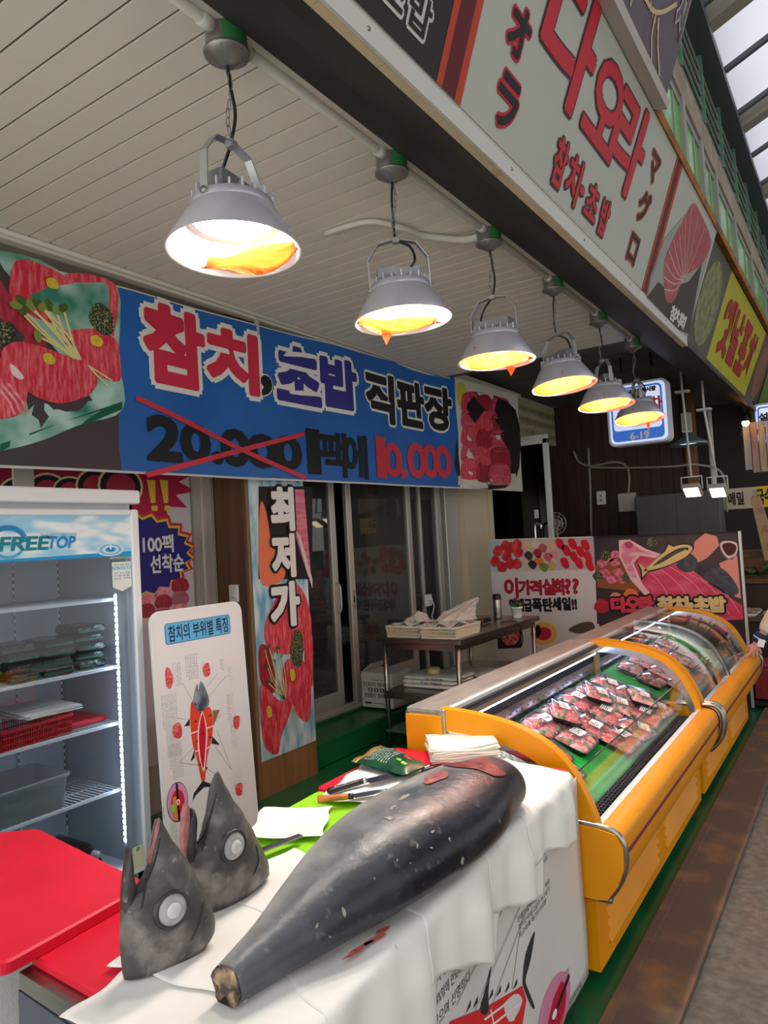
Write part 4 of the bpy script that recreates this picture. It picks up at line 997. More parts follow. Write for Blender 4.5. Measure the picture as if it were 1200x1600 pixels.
for k in range(7): a_ = VC.uv(732 + 12 * k, 1578 - 6 * k); q.flat(VC, [(a_[0] - .015, a_[1]), (a_[0] + .015, a_[1]), (a_[0] + .02, a_[1] + .014)], DKFIN, d + .001)
for a_, b_ in (((750, 1600), (800, 1560)), ((768, 1578), (775, 1620)), ((760, 1610), (812, 1566))): stroke(q, VC, [VC.uv(*a_), VC.uv(*b_)], .006, ink(236, 220, 216), d + .001)
vtr([(750, 1585), (757, 1560), (770, 1510), (765, 1550), (764, 1582)], DKFIN, d + .001)
vtr([(835, 1455), (828, 1500), (820, 1530), (824, 1545), (836, 1574), (830, 1572), (818, 1545), (816, 1530), (821, 1490)], DKFIN, d + .001)
part(q, 'printed_tuna_chart', vin)
q = MB(); c_ = VC.uv(868, 1580); 
for m_, a_, b_, dd in ((ink(206, 130, 160), .155, .088, 0), (ink(186, 20, 60), .115, .066, .001), (ink(214, 100, 60), .05, .088, .0006)): q.flat(VC, ell(c_[0] + (.05 if dd == .0006 else 0), c_[1] - (.0 if dd != .0006 else .03), a_, b_ if dd != .0006 else .045, 26), m_, d + dd)
stroke(q, VC, [(c_[0] - .02, c_[1] - .02), (c_[0] + .15, c_[1] + .03)], .016, BLACK, d + .002); q.flat(VC, ell(c_[0], c_[1] - .01, .022, .012, 14), ink(236, 236, 236), d + .003)
part(q, 'printed_section', vin)
q = MB(); TXT = ink(58, 56, 60)
write(q, VC, '(적신살)', ubox(VC, (668, 1506), (715, 1490), (715, 1500), (668, 1520)), TXT, d)
for i, (s_, u1) in enumerate((('아카미는 참치의 붉은 살 부위로 지방이 적어', 1.0), ('1.4%밖에 안되며 맛이 담백하고 고소하다', .95), ('있으며 선명하다', .5))):
    b0_ = VC.uv(672, 1524 + i * 34); write(q, VC, s_, (b0_[0], b0_[1] - .028, b0_[0] + .42 * u1, b0_[1]), TXT, d)
for (px_, py_), n_, w_ in (((828, 1340), 4, .15), ((810, 1433), 3, .26), ((876, 1535), 2, .12), ((884, 1575), 2, .16), ((886, 1605), 2, .12)):
    b0_ = VC.uv(px_, py_); block(q, VC, b0_[0], b0_[1] - .022 * n_, b0_[0] + w_, b0_[1], TXT, d, .022, seed=px_)
for a_, b_ in (((825, 1390), (735, 1600)), ((830, 1400), (760, 1600)), ((790, 1420), (712, 1570)), ((815, 1440), (800, 1545))): stroke(q, VC, [VC.uv(*a_), VC.uv(*b_)], .0025, ink(120, 118, 120), d)
part(q, 'printed_text', vin)

# cutting boards
REDB = mat('red_cutting_board', (226, 10, 48), .5, rgb2=(214, 10, 44), scale=6, bump=.05, bscale=120); LIME = mat('lime_cutting_board', (148, 214, 24), .5)
def board(name, label, corners, z0, z1, m, r=.02):
    q = MB(); n = len(corners); pts = []
    for i in range(n):
        p0, p1, p2 = Vector(corners[i - 1]), Vector(corners[i]), Vector(corners[(i + 1) % n]); a = p1 + _n(p0 - p1) * r; b = p1 + _n(p2 - p1) * r
        for k in range(5): t = k / 4; pts.append((1 - t) ** 2 * a + 2 * t * (1 - t) * p1 + t * t * b)
    c = sum(pts, Vector((0, 0))) / len(pts); e = .004
    def ring(k, z): return [(c.x + (p.x - c.x) * k, c.y + (p.y - c.y) * k, z) for p in pts]
    q.loft([ring(.985, z0), ring(1, z0 + e), ring(1, z1 - e), ring(.985, z1)], m, True, False)
    return tag(q.build(name), label, 'cutting board')
def g2(px, py, z): p = at(px, py, z=z); return (p.x, p.y)
B1Z = .795
board('cutting_board', 'large red cutting board lying before the refrigerator on foam boxes', [g2(60, 1294, B1Z), g2(232, 1380, B1Z), (-1.512, .80), (-1.95, .60), (-2.42, 1.03)], B1Z - .03, B1Z, REDB)
board('cutting_board', 'smaller red cutting board under the nearest tuna head', [(-1.555, .872), (-1.0, .845), (-1.02, 1.40), (-1.59, 1.42)], TZ, TZ + .022, REDB)
board('cutting_board', 'lime green cutting board between the tuna and the heads', [(-1.605, 1.44), (-1.0, 1.43), (-1.01, 1.92), (-1.63, 1.95)], TZ, TZ + .02, LIME)
board('cutting_board', 'red cutting board under the paper stack at the yellow case', [(-1.655, 1.97), (-.95, 1.95), (-.93, 2.49), (-1.66, 2.49)], TZ, TZ + .022, REDB)
FOAM = mat('styrofoam', (232, 232, 230), .8, rgb2=(222, 222, 220), scale=60, bump=.2, bscale=160)
for k in range(3):
    o = thing('foam_box', 'white foam box under the large red board, %s of three' % ('lowest', 'middle', 'topmost')[k], 'box', (-1.97, .93, .255 * k), 'foam boxes under the red board', -.18)
    q = MB(); q.box((-.3, -.22, 0), (.3, .22, .19), FOAM, .015); q.build('box_body', o)
    q = MB(); q.box((-.31, -.23, .19), (.31, .23, .253), FOAM, .015); q.build('lid', o)

# ------------------------------------------------------------------ paper sheets, some hanging over the front edge
TOPZ = TZ + .0235
def xedge(y): return NRc.x + (FRc.x - NRc.x) * (y - NRc.y) / (FRc.y - NRc.y) + .006
def sheet(label, cx_, cy_, rot, L, W_, lift=0.0, seed=0, group='paper sheets on the table', tear=.01, m=None):
    rnd = random.Random(seed); n1, n2 = 44, 34; c, s_ = math.cos(rot), math.sin(rot); rows = []
    ph = [rnd.uniform(0, 6) for _ in range(6)]; ph[2:] = [1.3, 4.1, 2.2, .7]
    for i in range(n1 + 1):
        row = []
        for j in range(n2 + 1):
            a = -L / 2 + L * i / n1; b = -W_ / 2 + W_ * j / n2
            if i in (0, n1): b += 0; a += tear * math.sin(5 * b * 9 + ph[0]) * .5
            if j in (0, n2): b += tear * math.sin(4 * a * 9 + ph[1]) * .5
            x = cx_ + a * c - b * s_; y = cy_ + a * s_ + b * c
            wz = .0022 * (math.sin(23 * x + 11 * y + ph[2]) + math.sin(-9 * x + 31 * y + ph[3])) + .0045
            xe = xedge(y); ov = x - xe; z = TOPZ + lift + wz
            if ov > 0:
                r = .014; 
                if ov < r * PI / 2: x = xe + r * math.sin(ov / r); z = z - r * (1 - math.cos(ov / r))
                else:
                    h = ov - r * PI / 2; fl = .014 * min(1, h / .08) * (1 + math.sin(19 * y + ph[4])) + .006 * min(1, h / .05) * math.sin(43 * y + ph[5])
                    x = xe + r + fl + lift * 1.2; z = z - r - h * .985
            row.append((x, y, z))
        rows.append(row)
    q = MB(); q.grid(rows, m or PAPER); o = q.build('paper_sheet'); tag(o, label, 'paper', group)
    sd = o.modifiers.new('t', 'SOLIDIFY'); sd.thickness = .0008
    return o
sheet('white paper sheet hanging over the near front corner of the table', -1.03, 1.02, .12, .56, .44, .0, 1)
sheet('white paper sheet under the tuna tail, draped over the front edge', -.99, 1.28, -.34, .60, .42, .0012, 2)
sheet('white paper sheet draped over the front below the tuna belly', -.93, 1.60, -.30, .50, .40, .0024, 3)
sheet('white paper sheet draped over the front beside the cut end', -.95, 1.93, -.26, .52, .38, .0036, 4)
sheet('white paper sheet draped over the far front corner by the yellow case', -.98, 2.22, -.16, .50, .44, .0048, 5)
sheet('white paper sheet under the nearest tuna head', -1.19, 1.09, .15, .34, .3, .006, 6)
sheet('white paper sheet between the second head and the tuna', -1.24, 1.36, -.12, .30, .28, .0072, 7)
sheet('white paper sheet over the lime board beside the wooden knife', -1.50, 1.66, .55, .22, .24, .0084, 8)
sheet('white paper sheet on the far red board under the knives', -1.42, 2.08, .2, .36, .40, .006, 9)
# stack of folded papers
for k in range(9):
    rnd = random.Random(50 + k); c_ = at(722, 1176, z=TOPZ + .015); q = MB(); a = .62 + rnd.uniform(-.06, .06)
    M = Matrix.Translation((c_.x + rnd.uniform(-.008, .008), c_.y + rnd.uniform(-.008, .008), TOPZ + .0125 + k * .0062)) @ Matrix.Rotation(a, 4, 'Z')
    rows = [[tuple(M @ Vector((-.125 + .25 * i / 8, -.105 + .21 * j / 8, .003 * math.sin(i * .8 + k) + (.012 * (k / 9) * (i / 8) ** 3)))) for j in range(9)] for i in range(9)]
    q.grid(rows, mat('cream_tissue', (240, 234, 218), .8)); o = q.build('folded_tissue'); sd = o.modifiers.new('t', 'SOLIDIFY'); sd.thickness = .0048; sd.offset = 1
    tag(o, 'folded cream tissue in the stack at the far end of the table', 'tissue', 'stack of folded tissues')

# ------------------------------------------------------------------ fish skin
def skin_mat(name, dark, mid, pale, rough=.3, gain=.34, scars=.35, fine=1.0):
    m = bpy.data.materials.new(name); m.use_nodes = True; t = m.node_tree; b = t.nodes['Principled BSDF']
    at_ = t.nodes.new('ShaderNodeAttribute'); at_.attribute_name = 'Col'; tc = t.nodes.new('ShaderNodeTexCoord')
    n = t.nodes.new('ShaderNodeTexNoise'); n.inputs['Scale'].default_value = 26 * fine; n.inputs['Detail'].default_value = 9
    n2 = t.nodes.new('ShaderNodeTexNoise'); n2.inputs['Scale'].default_value = 7 * fine; n2.inputs['Detail'].default_value = 6
    t.links.new(tc.outputs['Object'], n.inputs['Vector']); t.links.new(tc.outputs['Object'], n2.inputs['Vector'])
    r = t.nodes.new('ShaderNodeValToRGB'); r.color_ramp.elements[0].color = RGB(*dark); r.color_ramp.elements[1].color = RGB(*pale); e = r.color_ramp.elements.new(.5); e.color = RGB(*mid)
    ad = t.nodes.new('ShaderNodeMath'); ad.operation = 'MULTIPLY_ADD'; ad.inputs[1].default_value = gain; 
    su = t.nodes.new('ShaderNodeMath'); su.operation = 'SUBTRACT'; su.inputs[1].default_value = .5
    t.links.new(n2.outputs['Fac'], su.inputs[0]); t.links.new(su.outputs[0], ad.inputs[0])
    sp = t.nodes.new('ShaderNodeSeparateColor'); t.links.new(at_.outputs['Color'], sp.inputs[0]); t.links.new(sp.outputs[0], ad.inputs[2]); t.links.new(ad.outputs[0], r.inputs[0])
    mx = t.nodes.new('ShaderNodeMix'); mx.data_type = 'RGBA'; mx.inputs['B'].default_value = RGB(176, 170, 160)
    mp = t.nodes.new('ShaderNodeMapRange'); mp.inputs['From Min'].default_value = .62; mp.inputs['From Max'].default_value = .8; mp.inputs['To Max'].default_value = scars
    t.links.new(n.outputs['Fac'], mp.inputs['Value']); t.links.new(mp.outputs[0], mx.inputs['Factor']); t.links.new(r.outputs[0], mx.inputs['A']); t.links.new(mx.outputs['Result'], b.inputs['Base Color'])
    rr_ = t.nodes.new('ShaderNodeMapRange'); rr_.inputs['To Min'].default_value = rough - .06; rr_.inputs['To Max'].default_value = rough + .2
    t.links.new(n2.outputs['Fac'], rr_.inputs['Value']); t.links.new(rr_.outputs[0], b.inputs['Roughness'])
    bp = t.nodes.new('ShaderNodeBump'); bp.inputs['Strength'].default_value = .2; bp.inputs['Distance'].default_value = .01; t.links.new(n.outputs['Fac'], bp.inputs['Height']); t.links.new(bp.outputs[0], b.inputs['Normal'])
    return m
def paint(o, fn):
    me = o.data; a = me.color_attributes.new('Col', 'FLOAT_COLOR', 'POINT')
    for i, v in enumerate(me.vertices): k = max(0, min(1, fn(v.co))); a.data[i].color = (k, k, k, 1)
SKIN = skin_mat('tuna_skin', (13, 17, 27), (86, 90, 96), (178, 176, 170), .30, .55, .35, 1.5)
HEADSK = skin_mat('tuna_head_skin', (24, 23, 24), (76, 72, 71), (170, 160, 154), .36, 1.15, .6, 2.4)
MEAT = mat('raw_meat', (92, 26, 30), .35, rgb2=(146, 66, 62), scale=30, bump=.25, bscale=40); MEATP = mat('pale_meat', (176, 112, 100), .4, rgb2=(140, 62, 60), scale=34, bump=.2)

# tuna body: sections along the spine
A0, A1 = Vector((-1.029, .945, 0)), Vector((-1.007, 2.099, 0)); AX = _n(A1 - A0); SD = Vector((AX.y, -AX.x, 0)); FL_ = TOPZ + .009
prof = [(0, .0367, .0363, 0), (.03, .043, .0408, .0012), (.1, .0606, .0507, .004), (.2, .095, .0691, .008), (.32, .135, .0871, .0124), (.45, .1628, .0971, .0154), (.58, .1738, .0972, .0184), (.7, .1612, .0977, .0212), (.8, .1382, .094, .0153), (.88, .12, .0882, .0106), (.94, .1055, .0787, .0071), (.98, .0766, .0589, .0048), (1, .0322, .0253, .0036)]
PR = smooth_line(prof, 5); NS = 56; rings = []
for t, w, h, off in PR:
    c = A0 + (A1 - A0) * t + SD * off; zc = FL_ + h * .93; r = []
    for k in range(NS):
        a = 2 * PI * k / NS; ca, sa = math.cos(a), math.sin(a)
        x = w * (abs(ca) ** .92) * (1 if ca > 0 else -1); z = h * (abs(sa) ** .95) * (1 if sa > 0 else -1)
        z = max(z, -h * .93 + .0); r.append(c + SD * x + Vector((0, 0, zc + z)))
    rings.append(r)
tuna = thing('tuna', 'whole headless dark blue tuna lying on white paper across the table', 'tuna', (A0.x, A0.y, TOPZ))
q = MB(); q.loft(rings, SKIN); body = part(q, 'body', tuna)
def tcol(co):
    p = co + Vector(tuna.location); s_ = (p - A0).dot(SD); t = (p - A0).dot(AX) / 1.15; z = p.z - FL_
    w = .17 * max(.2, math.sin(PI * min(1, max(.08, t)) ** .8)); k = .50 - .70 * (s_ - .015) / (w + .03)
    return min(.80, k) + .05 * math.sin(30 * t) * .4 - (.14 if t > .9 else 0) + .16 * max(0, .12 - t)
paint(body, tcol)
BVH = BVHTree.FromPolygons([Vector(v) for v in q.v], q.f)
def skin_patch(bvh, outline, m, d=.002, dent=0.0, rings_=5):
    q = MB(); c = (sum(p[0] for p in outline) / len(outline), sum(p[1] for p in outline) / len(outline)); R_ = []
    for i in range(rings_ + 1):
        k = 1 - i / rings_ * .97; r = []
        for px_, py_ in outline:
            x, y = c[0] + (px_ - c[0]) * k, c[1] + (py_ - c[1]) * k
            h = bvh.ray_cast(CAM, ray(x, y))
            if h[0] is None: h = bvh.find_nearest(CAM + ray(x, y) * 2)
            nn = h[1] if h[1].dot(ray(x, y)) < 0 else -h[1]
            r.append(h[0] + nn * d)
        R_.append(r)
    q.loft(R_, m, False); return q
part(skin_patch(BVH, smooth_loop([(690, 1196), (720, 1192), (752, 1186), (764, 1189), (775, 1198), (790, 1210), (780, 1214), (768, 1212), (745, 1203), (715, 1200)], 3), MEAT, .003), 'gill_cut', tuna, 'dark red gill cut in the far end')
part(skin_patch(BVH, smooth_loop([(662, 1222), (672, 1212), (688, 1206), (700, 1208), (698, 1216), (684, 1221), (668, 1227)], 3), MEATP, .003), 'flesh_wound', tuna, 'pink raw wound on the upper flank')
q = MB()
rnd = random.Random(4)
for px_, py_, a_, b_, r_ in ((608, 1279, 14, 4, .1), (614, 1262, 10, 3, -.5), (632, 1246, 16, 4, -.5), (652, 1322, 3, 5, .2), (676, 1300, 3, 5, .5), (674, 1325, 4, 2, 0), (702, 1312, 2, 6, -.4), (620, 1344, 2, 4, 0), (641, 1349, 2, 2, 0), (722, 1345, 4, 10, .2), (585, 1373, 2, 4, .2), (537, 1426, 4, 14, -.2), (495, 1446, 3, 7, .3), (515, 1463, 3, 4, 0), (440, 1430, 2, 8, .2)):
    ol = [(px_ + x, py_ + y) for x, y in ell(0, 0, a_ * .62, b_ * .62, 12, r_)]; ol = [(x + rnd.uniform(-1, 1), y + rnd.uniform(-1, 1)) for x, y in ol]
    s_ = skin_patch(BVH, ol, mat('pale_scar', (140, 134, 126), .5, rgb2=(170, 158, 140), scale=90), .0012, 0, 2); q.add(s_.v, s_.f, s_.mats[0], True)
part(q, 'scratches', tuna)['kind'] = 'stuff'
q = MB(); c = A0 - AX * .003; zc = FL_ + .0363 * .93
q.loft([[c + SD * (.0367 * k * math.cos(a)) + Vector((0, 0, zc + max(-.0338, .0363 * k * math.sin(a)))) - AX * (.006 * (1 - k) + .004 * math.sin(5 * a) * k) for a in [2 * PI * i / 24 for i in range(24)]] for k in (1.02, .9, .7, .45, .2, .02)], mat('tail_stump', (60, 48, 44), .6, rgb2=(190, 160, 120), scale=36, lo=.45, hi=.7, bump=.4)); part(q, 'tail_stump', tuna)
# blood smears on the paper beside the tuna
BLOOD = mat('blood_stain', (186, 74, 60), .5, rgb2=(210, 120, 100), scale=50)
q = MB(); rnd = random.Random(9)
for i in range(26):
    t = .2 + .75 * i / 25; w = [b for a, b, _, _ in prof if a <= t][-1]; off = [o for a, _, _, o in prof if a <= t][-1]
    c = A0 + (A1 - A0) * t + SD * (off + w * .93 + rnd.uniform(.0, .03)); 
    if c.x > xedge(c.y) - .012: continue
    a = rnd.uniform(.02, .05); b_ = rnd.uniform(.004, .012)
    q.add([c + AX * x + SD * y + Vector((0, 0, TOPZ + .0155 - c.z)) for x, y in [(px_ * rnd.uniform(.6, 1.1), py_) for px_, py_ in ell(0, 0, a, b_, 10, .2)]], [list(range(10))], BLOOD)
o = q.build('blood_smear'); tag(o, 'red blood smears on the white paper along the tuna', 'stain'); o['kind'] = 'stuff'

# tuna heads, standing on their cut
def head(label, b0, b1, left, right, tmax, jaw, jaw_in, eye, er, cutpts, seed):
    z = TOPZ + .012; B0, B1 = at(*b0, z=z), at(*b1, z=z); U = _n(B1 - B0); pl = Plane(B0, U, (0, 0, 1))
    o = thing('tuna_head', label, 'tuna head', ((B0 + B1) / 2).to_tuple())
    L = [pl.uv(*p) for p in left]; R_ = [pl.uv(*p) for p in right]
    def edge(E, v):
        E = sorted(E, key=lambda e: e[1])
        if v <= E[0][1]: return E[0][0]
        for (u0, v0), (u1, v1) in zip(E[:-1], E[1:]):
            if v0 <= v <= v1: t = (v - v0) / (v1 - v0 + 1e-9); t = t * t * (3 - 2 * t) * .35 + t * .65; return u0 + (u1 - u0) * t
        return E[-1][0]
    vt = max(e[1] for e in L + R_); rings = []; n = 34
    for i in range(n + 1):
        v = vt * (i / n) ** .9; a, b = edge(L, v), edge(R_, v)
        if i == n: a, b = (a + b) / 2 - .002, (a + b) / 2 + .002
        hw = (b - a) / 2; uc = (a + b) / 2; T = min(tmax, hw * .78) * (1 - .25 * (v / vt) ** 2) * (.72 + .28 * min(1, v / (.25 * vt))); r = []
        for k in range(40):
            th = 2 * PI * k / 40; cs, sn = math.cos(th), math.sin(th)
            wob = 1 + .02 * math.sin(7 * v * 12 + 3 * th + seed)
            r.append(pl.P(uc + hw * (abs(cs) ** .85) * (1 if cs > 0 else -1), v, T * (abs(sn) ** 1.2) * (1 if sn > 0 else -1) * wob))
        rings.append(r)
    q = MB(); q.loft(rings, HEADSK); hd_ = part(q, 'skull', o); bv = BVHTree.FromPolygons([Vector(v) for v in q.v], q.f)
    rnd = random.Random(seed); loc = Vector(o.location)
    paint(hd_, lambda co: .34 + .30 * (1 - (co.z) / vt) * .8 - .22 * ((co + loc - B0).dot(U) > .8 * (B1 - B0).length) + .08 * math.sin(40 * co.z + 20 * co.y))
    J = [pl.uv(*p) for p in jaw]; q = MB(); ol = smooth_loop(J, 4); c = (sum(a for a, b in ol) / len(ol), sum(b for a, b in ol) / len(ol))
    rr_ = []
    for k, dd in ((.2, .034), (.6, .030), (.9, .016), (1, 0), (.9, -.016), (.6, -.03), (.2, -.034)): rr_.append([pl.P(c[0] + (a - c[0]) * k, c[1] + (b - c[1]) * (k * .3 + .7 if k < 1 else 1), dd * .5) for a, b in ol])
    q.loft(rr_, HEADSK); ja = part(q, 'lower_jaw', o); paint(ja, lambda co: .22 + .1 * math.sin(50 * co.z))
    if jaw_in:
        q = MB(); ol = smooth_loop([pl.uv(*p) for p in jaw_in], 4); q.slab(pl, ol, mat('mouth_lining', (150, 92, 92), .5, rgb2=(176, 124, 116), scale=40), -.008, .010); part(q, 'mouth_lining', o, 'pink flesh inside the open mouth')
    # eye
    h = bv.ray_cast(CAM, ray(*eye)); P_, N_ = h[0], (h[1] if h[1].dot(ray(*eye)) < 0 else -h[1]); zx = _n(N_); xx = _n(Vector((0, 0, 1)).cross(zx)); yy = zx.cross(xx); M = Matrix((( xx.x, yy.x, zx.x, P_.x), (xx.y, yy.y, zx.y, P_.y), (xx.z, yy.z, zx.z, P_.z), (0, 0, 0, 1)))
    q = MB(); EYE = mat('clouded_eye', (150, 150, 150), .3, rgb2=(172, 172, 170), scale=30); q.lathe([(er * 1.04, -.006), (er * 1.0, .003), (er * .8, .008), (er * .4, .0105), (0, .011)], EYE, 30, M)
    q.lathe([(er * .5, .0102), (er * .42, .0135), (er * .2, .0148), (0, .015)], mat('cloudy_pupil', (196, 196, 194), .25), 24, M); ey = part(q, 'eye', o, 'clouded grey white eye')
    q = MB(); q.lathe([(er * 1.0, .004), (er * 1.1, .006), (er * 1.2, .003), (er * 1.3, -.005)], mat('eye_ring', (48, 46, 48), .35), 30, M); part(q, 'eye_socket', o)
    if 0: part(skin_patch(bv, smooth_loop(cutpts, 3), MEATP, .002), 'cut_edge', o, 'raw pink cut edge')
    for ln in CRE[seed]:
        pts = []
        for px_, py_ in smooth_line(ln, 5):
            h = bv.ray_cast(CAM, ray(px_, py_))
            if h[0]: pts.append(h[0] - ray(px_, py_) * .0005)
        q = MB()                                           # gill cover crease and jaw line
        if len(pts) > 2: q.tube(pts, [.0012 + .0012 * math.sin(PI * i / (len(pts) - 1)) for i in range(len(pts))], mat('dark_crease', (26, 24, 25), .5), 6)
        if q.v: part(q, 'jaw_crease', o)
    return o
CRE = {1: [[(206, 1396), (222, 1390), (240, 1350), (250, 1310)], [(221, 1420), (224, 1400), (228, 1372)], [(300, 1468), (312, 1440), (318, 1410)]], 2: [[(300, 1325), (318, 1305), (330, 1270), (338, 1240)], [(316, 1330), (320, 1312), (325, 1290)], [(396, 1368), (404, 1345), (400, 1320)]]}
head('grey tuna head standing nearest on the red board, jaw to the left', (190, 1532), (336, 1470),
     [(194, 1532), (191, 1520), (187, 1480), (188, 1420), (202, 1398), (214, 1386), (224, 1370), (231, 1348), (236, 1316), (241, 1284), (245, 1279)],
     [(322, 1478), (335, 1456), (336, 1436), (330, 1416), (320, 1394), (306, 1368), (294, 1344), (280, 1326), (266, 1308), (254, 1284), (249, 1279)], .040,
     [(202, 1324), (202.5, 1324), (207, 1345), (209, 1370), (212, 1388), (204, 1410), (192, 1430), (189, 1425), (189, 1395), (193, 1362), (199, 1332)],
     [(247, 1281), (243, 1287), (237, 1316), (231, 1344), (233, 1345), (239, 1318), (245, 1296)], (269, 1421), .030, [(298, 1486), (308, 1477), (317, 1471), (321, 1470), (321, 1475), (310, 1482)], 1)
head('grey tuna head standing behind the nearest one, mouth wide open', (296, 1436), (421, 1372),
     [(294, 1436), (291, 1400), (290, 1365), (294, 1335), (310, 1322), (318, 1300), (324, 1268), (327, 1236), (334, 1212), (338, 1206)],
     [(402, 1384), (420, 1366), (419, 1348), (410, 1328), (396, 1300), (378, 1270), (360, 1243), (348, 1220), (342, 1206)], .042,
     [(300, 1262), (306, 1280), (305, 1300), (302, 1325), (296, 1345), (288, 1350), (285, 1330), (290, 1300), (294, 1275)],
     [(290, 1256), (285, 1280), (283, 1315), (288, 1345), (292, 1335), (291, 1300), (293, 1275)], (365, 1322), .031, [(398, 1384), (406, 1377), (415, 1369), (417, 1372), (410, 1379), (402, 1385)], 2)

# ------------------------------------------------------------------ knives, steel, seaweed bag
BLADE = mat('knife_blade', (190, 192, 194), .22, 1.0); WOODH = mat('knife_wood', (206, 128, 48), .45, rgb2=(170, 96, 34), scale=3, stretch=(1, 14, 14)); BLKH = mat('knife_black_handle', (24, 24, 26), .35)
def knife(label, p0, p1, p2, z, hm, wide, bol):
    a, b, c = at(*p0, z=z), at(*p1, z=z), at(*p2, z=z); o = thing('knife', label, 'knife', a.to_tuple()); D_ = _n(b - a); S_ = Vector((D_.y, -D_.x, 0))
    q = MB(); rr_ = []
    for t, w, h in ((0, .010, .008), (.03, .014, .011), (.4, .0115, .010), (.85, .012, .010), (1, .011, .009)):
        p = a + (b - a) * t; rr_.append([p + S_ * (w * math.cos(x)) + Vector((0, 0, .011 + h * math.sin(x))) for x in [2 * PI * i / 14 for i in range(14)]])
    q.loft(rr_, hm); ha = part(q, 'handle', o)
    if hm == BLKH:
        q = MB()
        for t in (.2, .5, .8): q.lathe([(.004, 0), (.003, .0015), (0, .002)], CHROME, 10, Matrix.Translation(a + (b - a) * t + Vector((0, 0, .0205))))
        part(q, 'rivet', ha)
    q = MB(); l2 = .016; q.loft([[b + D_ * t + S_ * (.0115 * k * math.cos(x)) + Vector((0, 0, .011 + .0095 * k * math.sin(x))) for x in [2 * PI * i / 12 for i in range(12)]] for t, k in ((-.001, 1), (l2, .95))], bol); part(q, 'bolster', o)
    D2 = _n(c - b); S2 = Vector((D2.y, -D2.x, 0)); s0 = b + D2 * l2; Lb = (c - s0).length; q = MB(); top = []; bot = []
    for i in range(13):
        t = i / 12; e = wide * (1 - t ** 5) ; p = s0 + D2 * (Lb * t); top.append(p - S2 * (.012 * (1 - .9 * t ** 4))); bot.append(p + S2 * (e - .012) if t < 1 else p)
    for (zz0, zz1) in ((.008, .012),):
        vs = [x + Vector((0, 0, zz1)) for x in top] + [x + Vector((0, 0, zz0)) for x in bot] + [x + Vector((0, 0, zz0 - .001)) for x in top]
        q.add(vs, [(i, i + 1, 14 + i, 13 + i) for i in range(12)] + [(13 + i, 14 + i, 27 + i, 26 + i) for i in range(12)] + [(26 + i, 27 + i, i + 1, i) for i in range(12)] + [(0, 13, 26)], BLADE)
    part(q, 'blade', o); return o
KZ = TOPZ + .018
knife('black handled kitchen knife with three rivets beside the tuna', (513, 1242), (566, 1226), (672, 1200), KZ, BLKH, .042, CHROME)
knife('knife with an orange wooden handle beside the tuna', (496, 1254), (545, 1250), (606, 1238), KZ, WOODH, .03, BLKH)
q = MB(); a, b = at(402, 1332, z=KZ), at(470, 1306, z=KZ); D_ = _n(b - a); S_ = Vector((D_.y, -D_.x, 0))
q.hexa([a - S_ * .014, b - S_ * .012, b + S_ * .012, a + S_ * .014] + [v + Vector((0, 0, .004)) for v in (a - S_ * .012, b - S_ * .010, b + S_ * .010, a + S_ * .012)], BLADE); tag(q.build('knife_blade_strip'), 'grey flat steel strip lying beside the second tuna head', 'steel')
# black handled thing by the seaweed bag
q = MB(); a, b = at(660, 1206, z=KZ + .03), at(684, 1200, z=KZ + .03); q.tube([a, a + (b - a) * .1, a + (b - a) * .5, b], [.008, .013, .012, .010], BLKH, 12); tag(q.build('knife_grip'), 'short black knife grip poking up before the tissue stack', 'grip')
# bag
BAGG = mat('green_bag_print', (20, 60, 44), .3, rgb2=(28, 80, 52), scale=14, lo=.45, hi=.6, bump=.3, bscale=14); GOLD = mat('gold_bag_seal', (206, 172, 92), .3, .6)
z = TOPZ + .035; cs = [at(556, 1192, z=z), at(600, 1166, z=z), at(668, 1196, z=z), at(632, 1212, z=z)]
o = thing('seaweed_bag', 'dark green foil food bag with a gold seal beyond the knives', 'bag', cs[0].to_tuple())
def bagpt(s, t):
    p = (cs[0] * (1 - s) + cs[3] * s) * (1 - t) + (cs[1] * (1 - s) + cs[2] * s) * t; return p
def bagz(s, t): return .030 * (max(0, math.sin(PI * s)) * max(0, math.sin(PI * t))) ** .5 + .002 * math.sin(20 * s + 9 * t)
q = MB(); N_ = 16; up_ = [[bagpt(i / N_, j / N_) + Vector((0, 0, bagz(i / N_, j / N_))) for j in range(N_ + 1)] for i in range(N_ + 1)]; lo_ = [[bagpt(i / N_, j / N_) - Vector((0, 0, bagz(i / N_, j / N_) * .6)) for j in range(N_ + 1)] for i in range(N_ + 1)]
q.grid(up_, BAGG); q.grid([r[::-1] for r in lo_], BAGG); bgo = part(q, 'foil', o)
q = MB(); q.grid([[bagpt(-.1 + .1 * i / 3, j / 8) + Vector((0, 0, .004 * math.sin(j * 1.4))) for j in range(9)] for i in range(4)], GOLD); sl = part(q, 'gold_seal', o); sd = sl.modifiers.new('t', 'SOLIDIFY'); sd.thickness = .0015
q = MB(); rnd = random.Random(2)
for i in range(9):
    for j in range(26):
        if rnd.random() < .25: continue
        s0, t0 = .12 + .055 * i, .12 + .028 * j
        def sp(s, t): return bagpt(s, t) + Vector((0, 0, bagz(s, t) + .0015))
        q.add([sp(s0, t0), sp(s0 + .025, t0), sp(s0 + .025, t0 + .018), sp(s0, t0 + .018)], [(0, 1, 2, 3)], ink(196, 206, 196))
for (s0, t0, w, m_) in ((.70, .6, .12, ink(206, 40, 40)), (.66, .35, .09, ink(120, 180, 60)), (.78, .3, .1, ink(150, 190, 70))): q.add([sp(s0, t0), sp(s0 + w, t0), sp(s0 + w, t0 + w), sp(s0, t0 + w)], [(0, 1, 2, 3)], m_)
po = part(q, 'printed_label', bgo); po['kind'] = 'stuff'

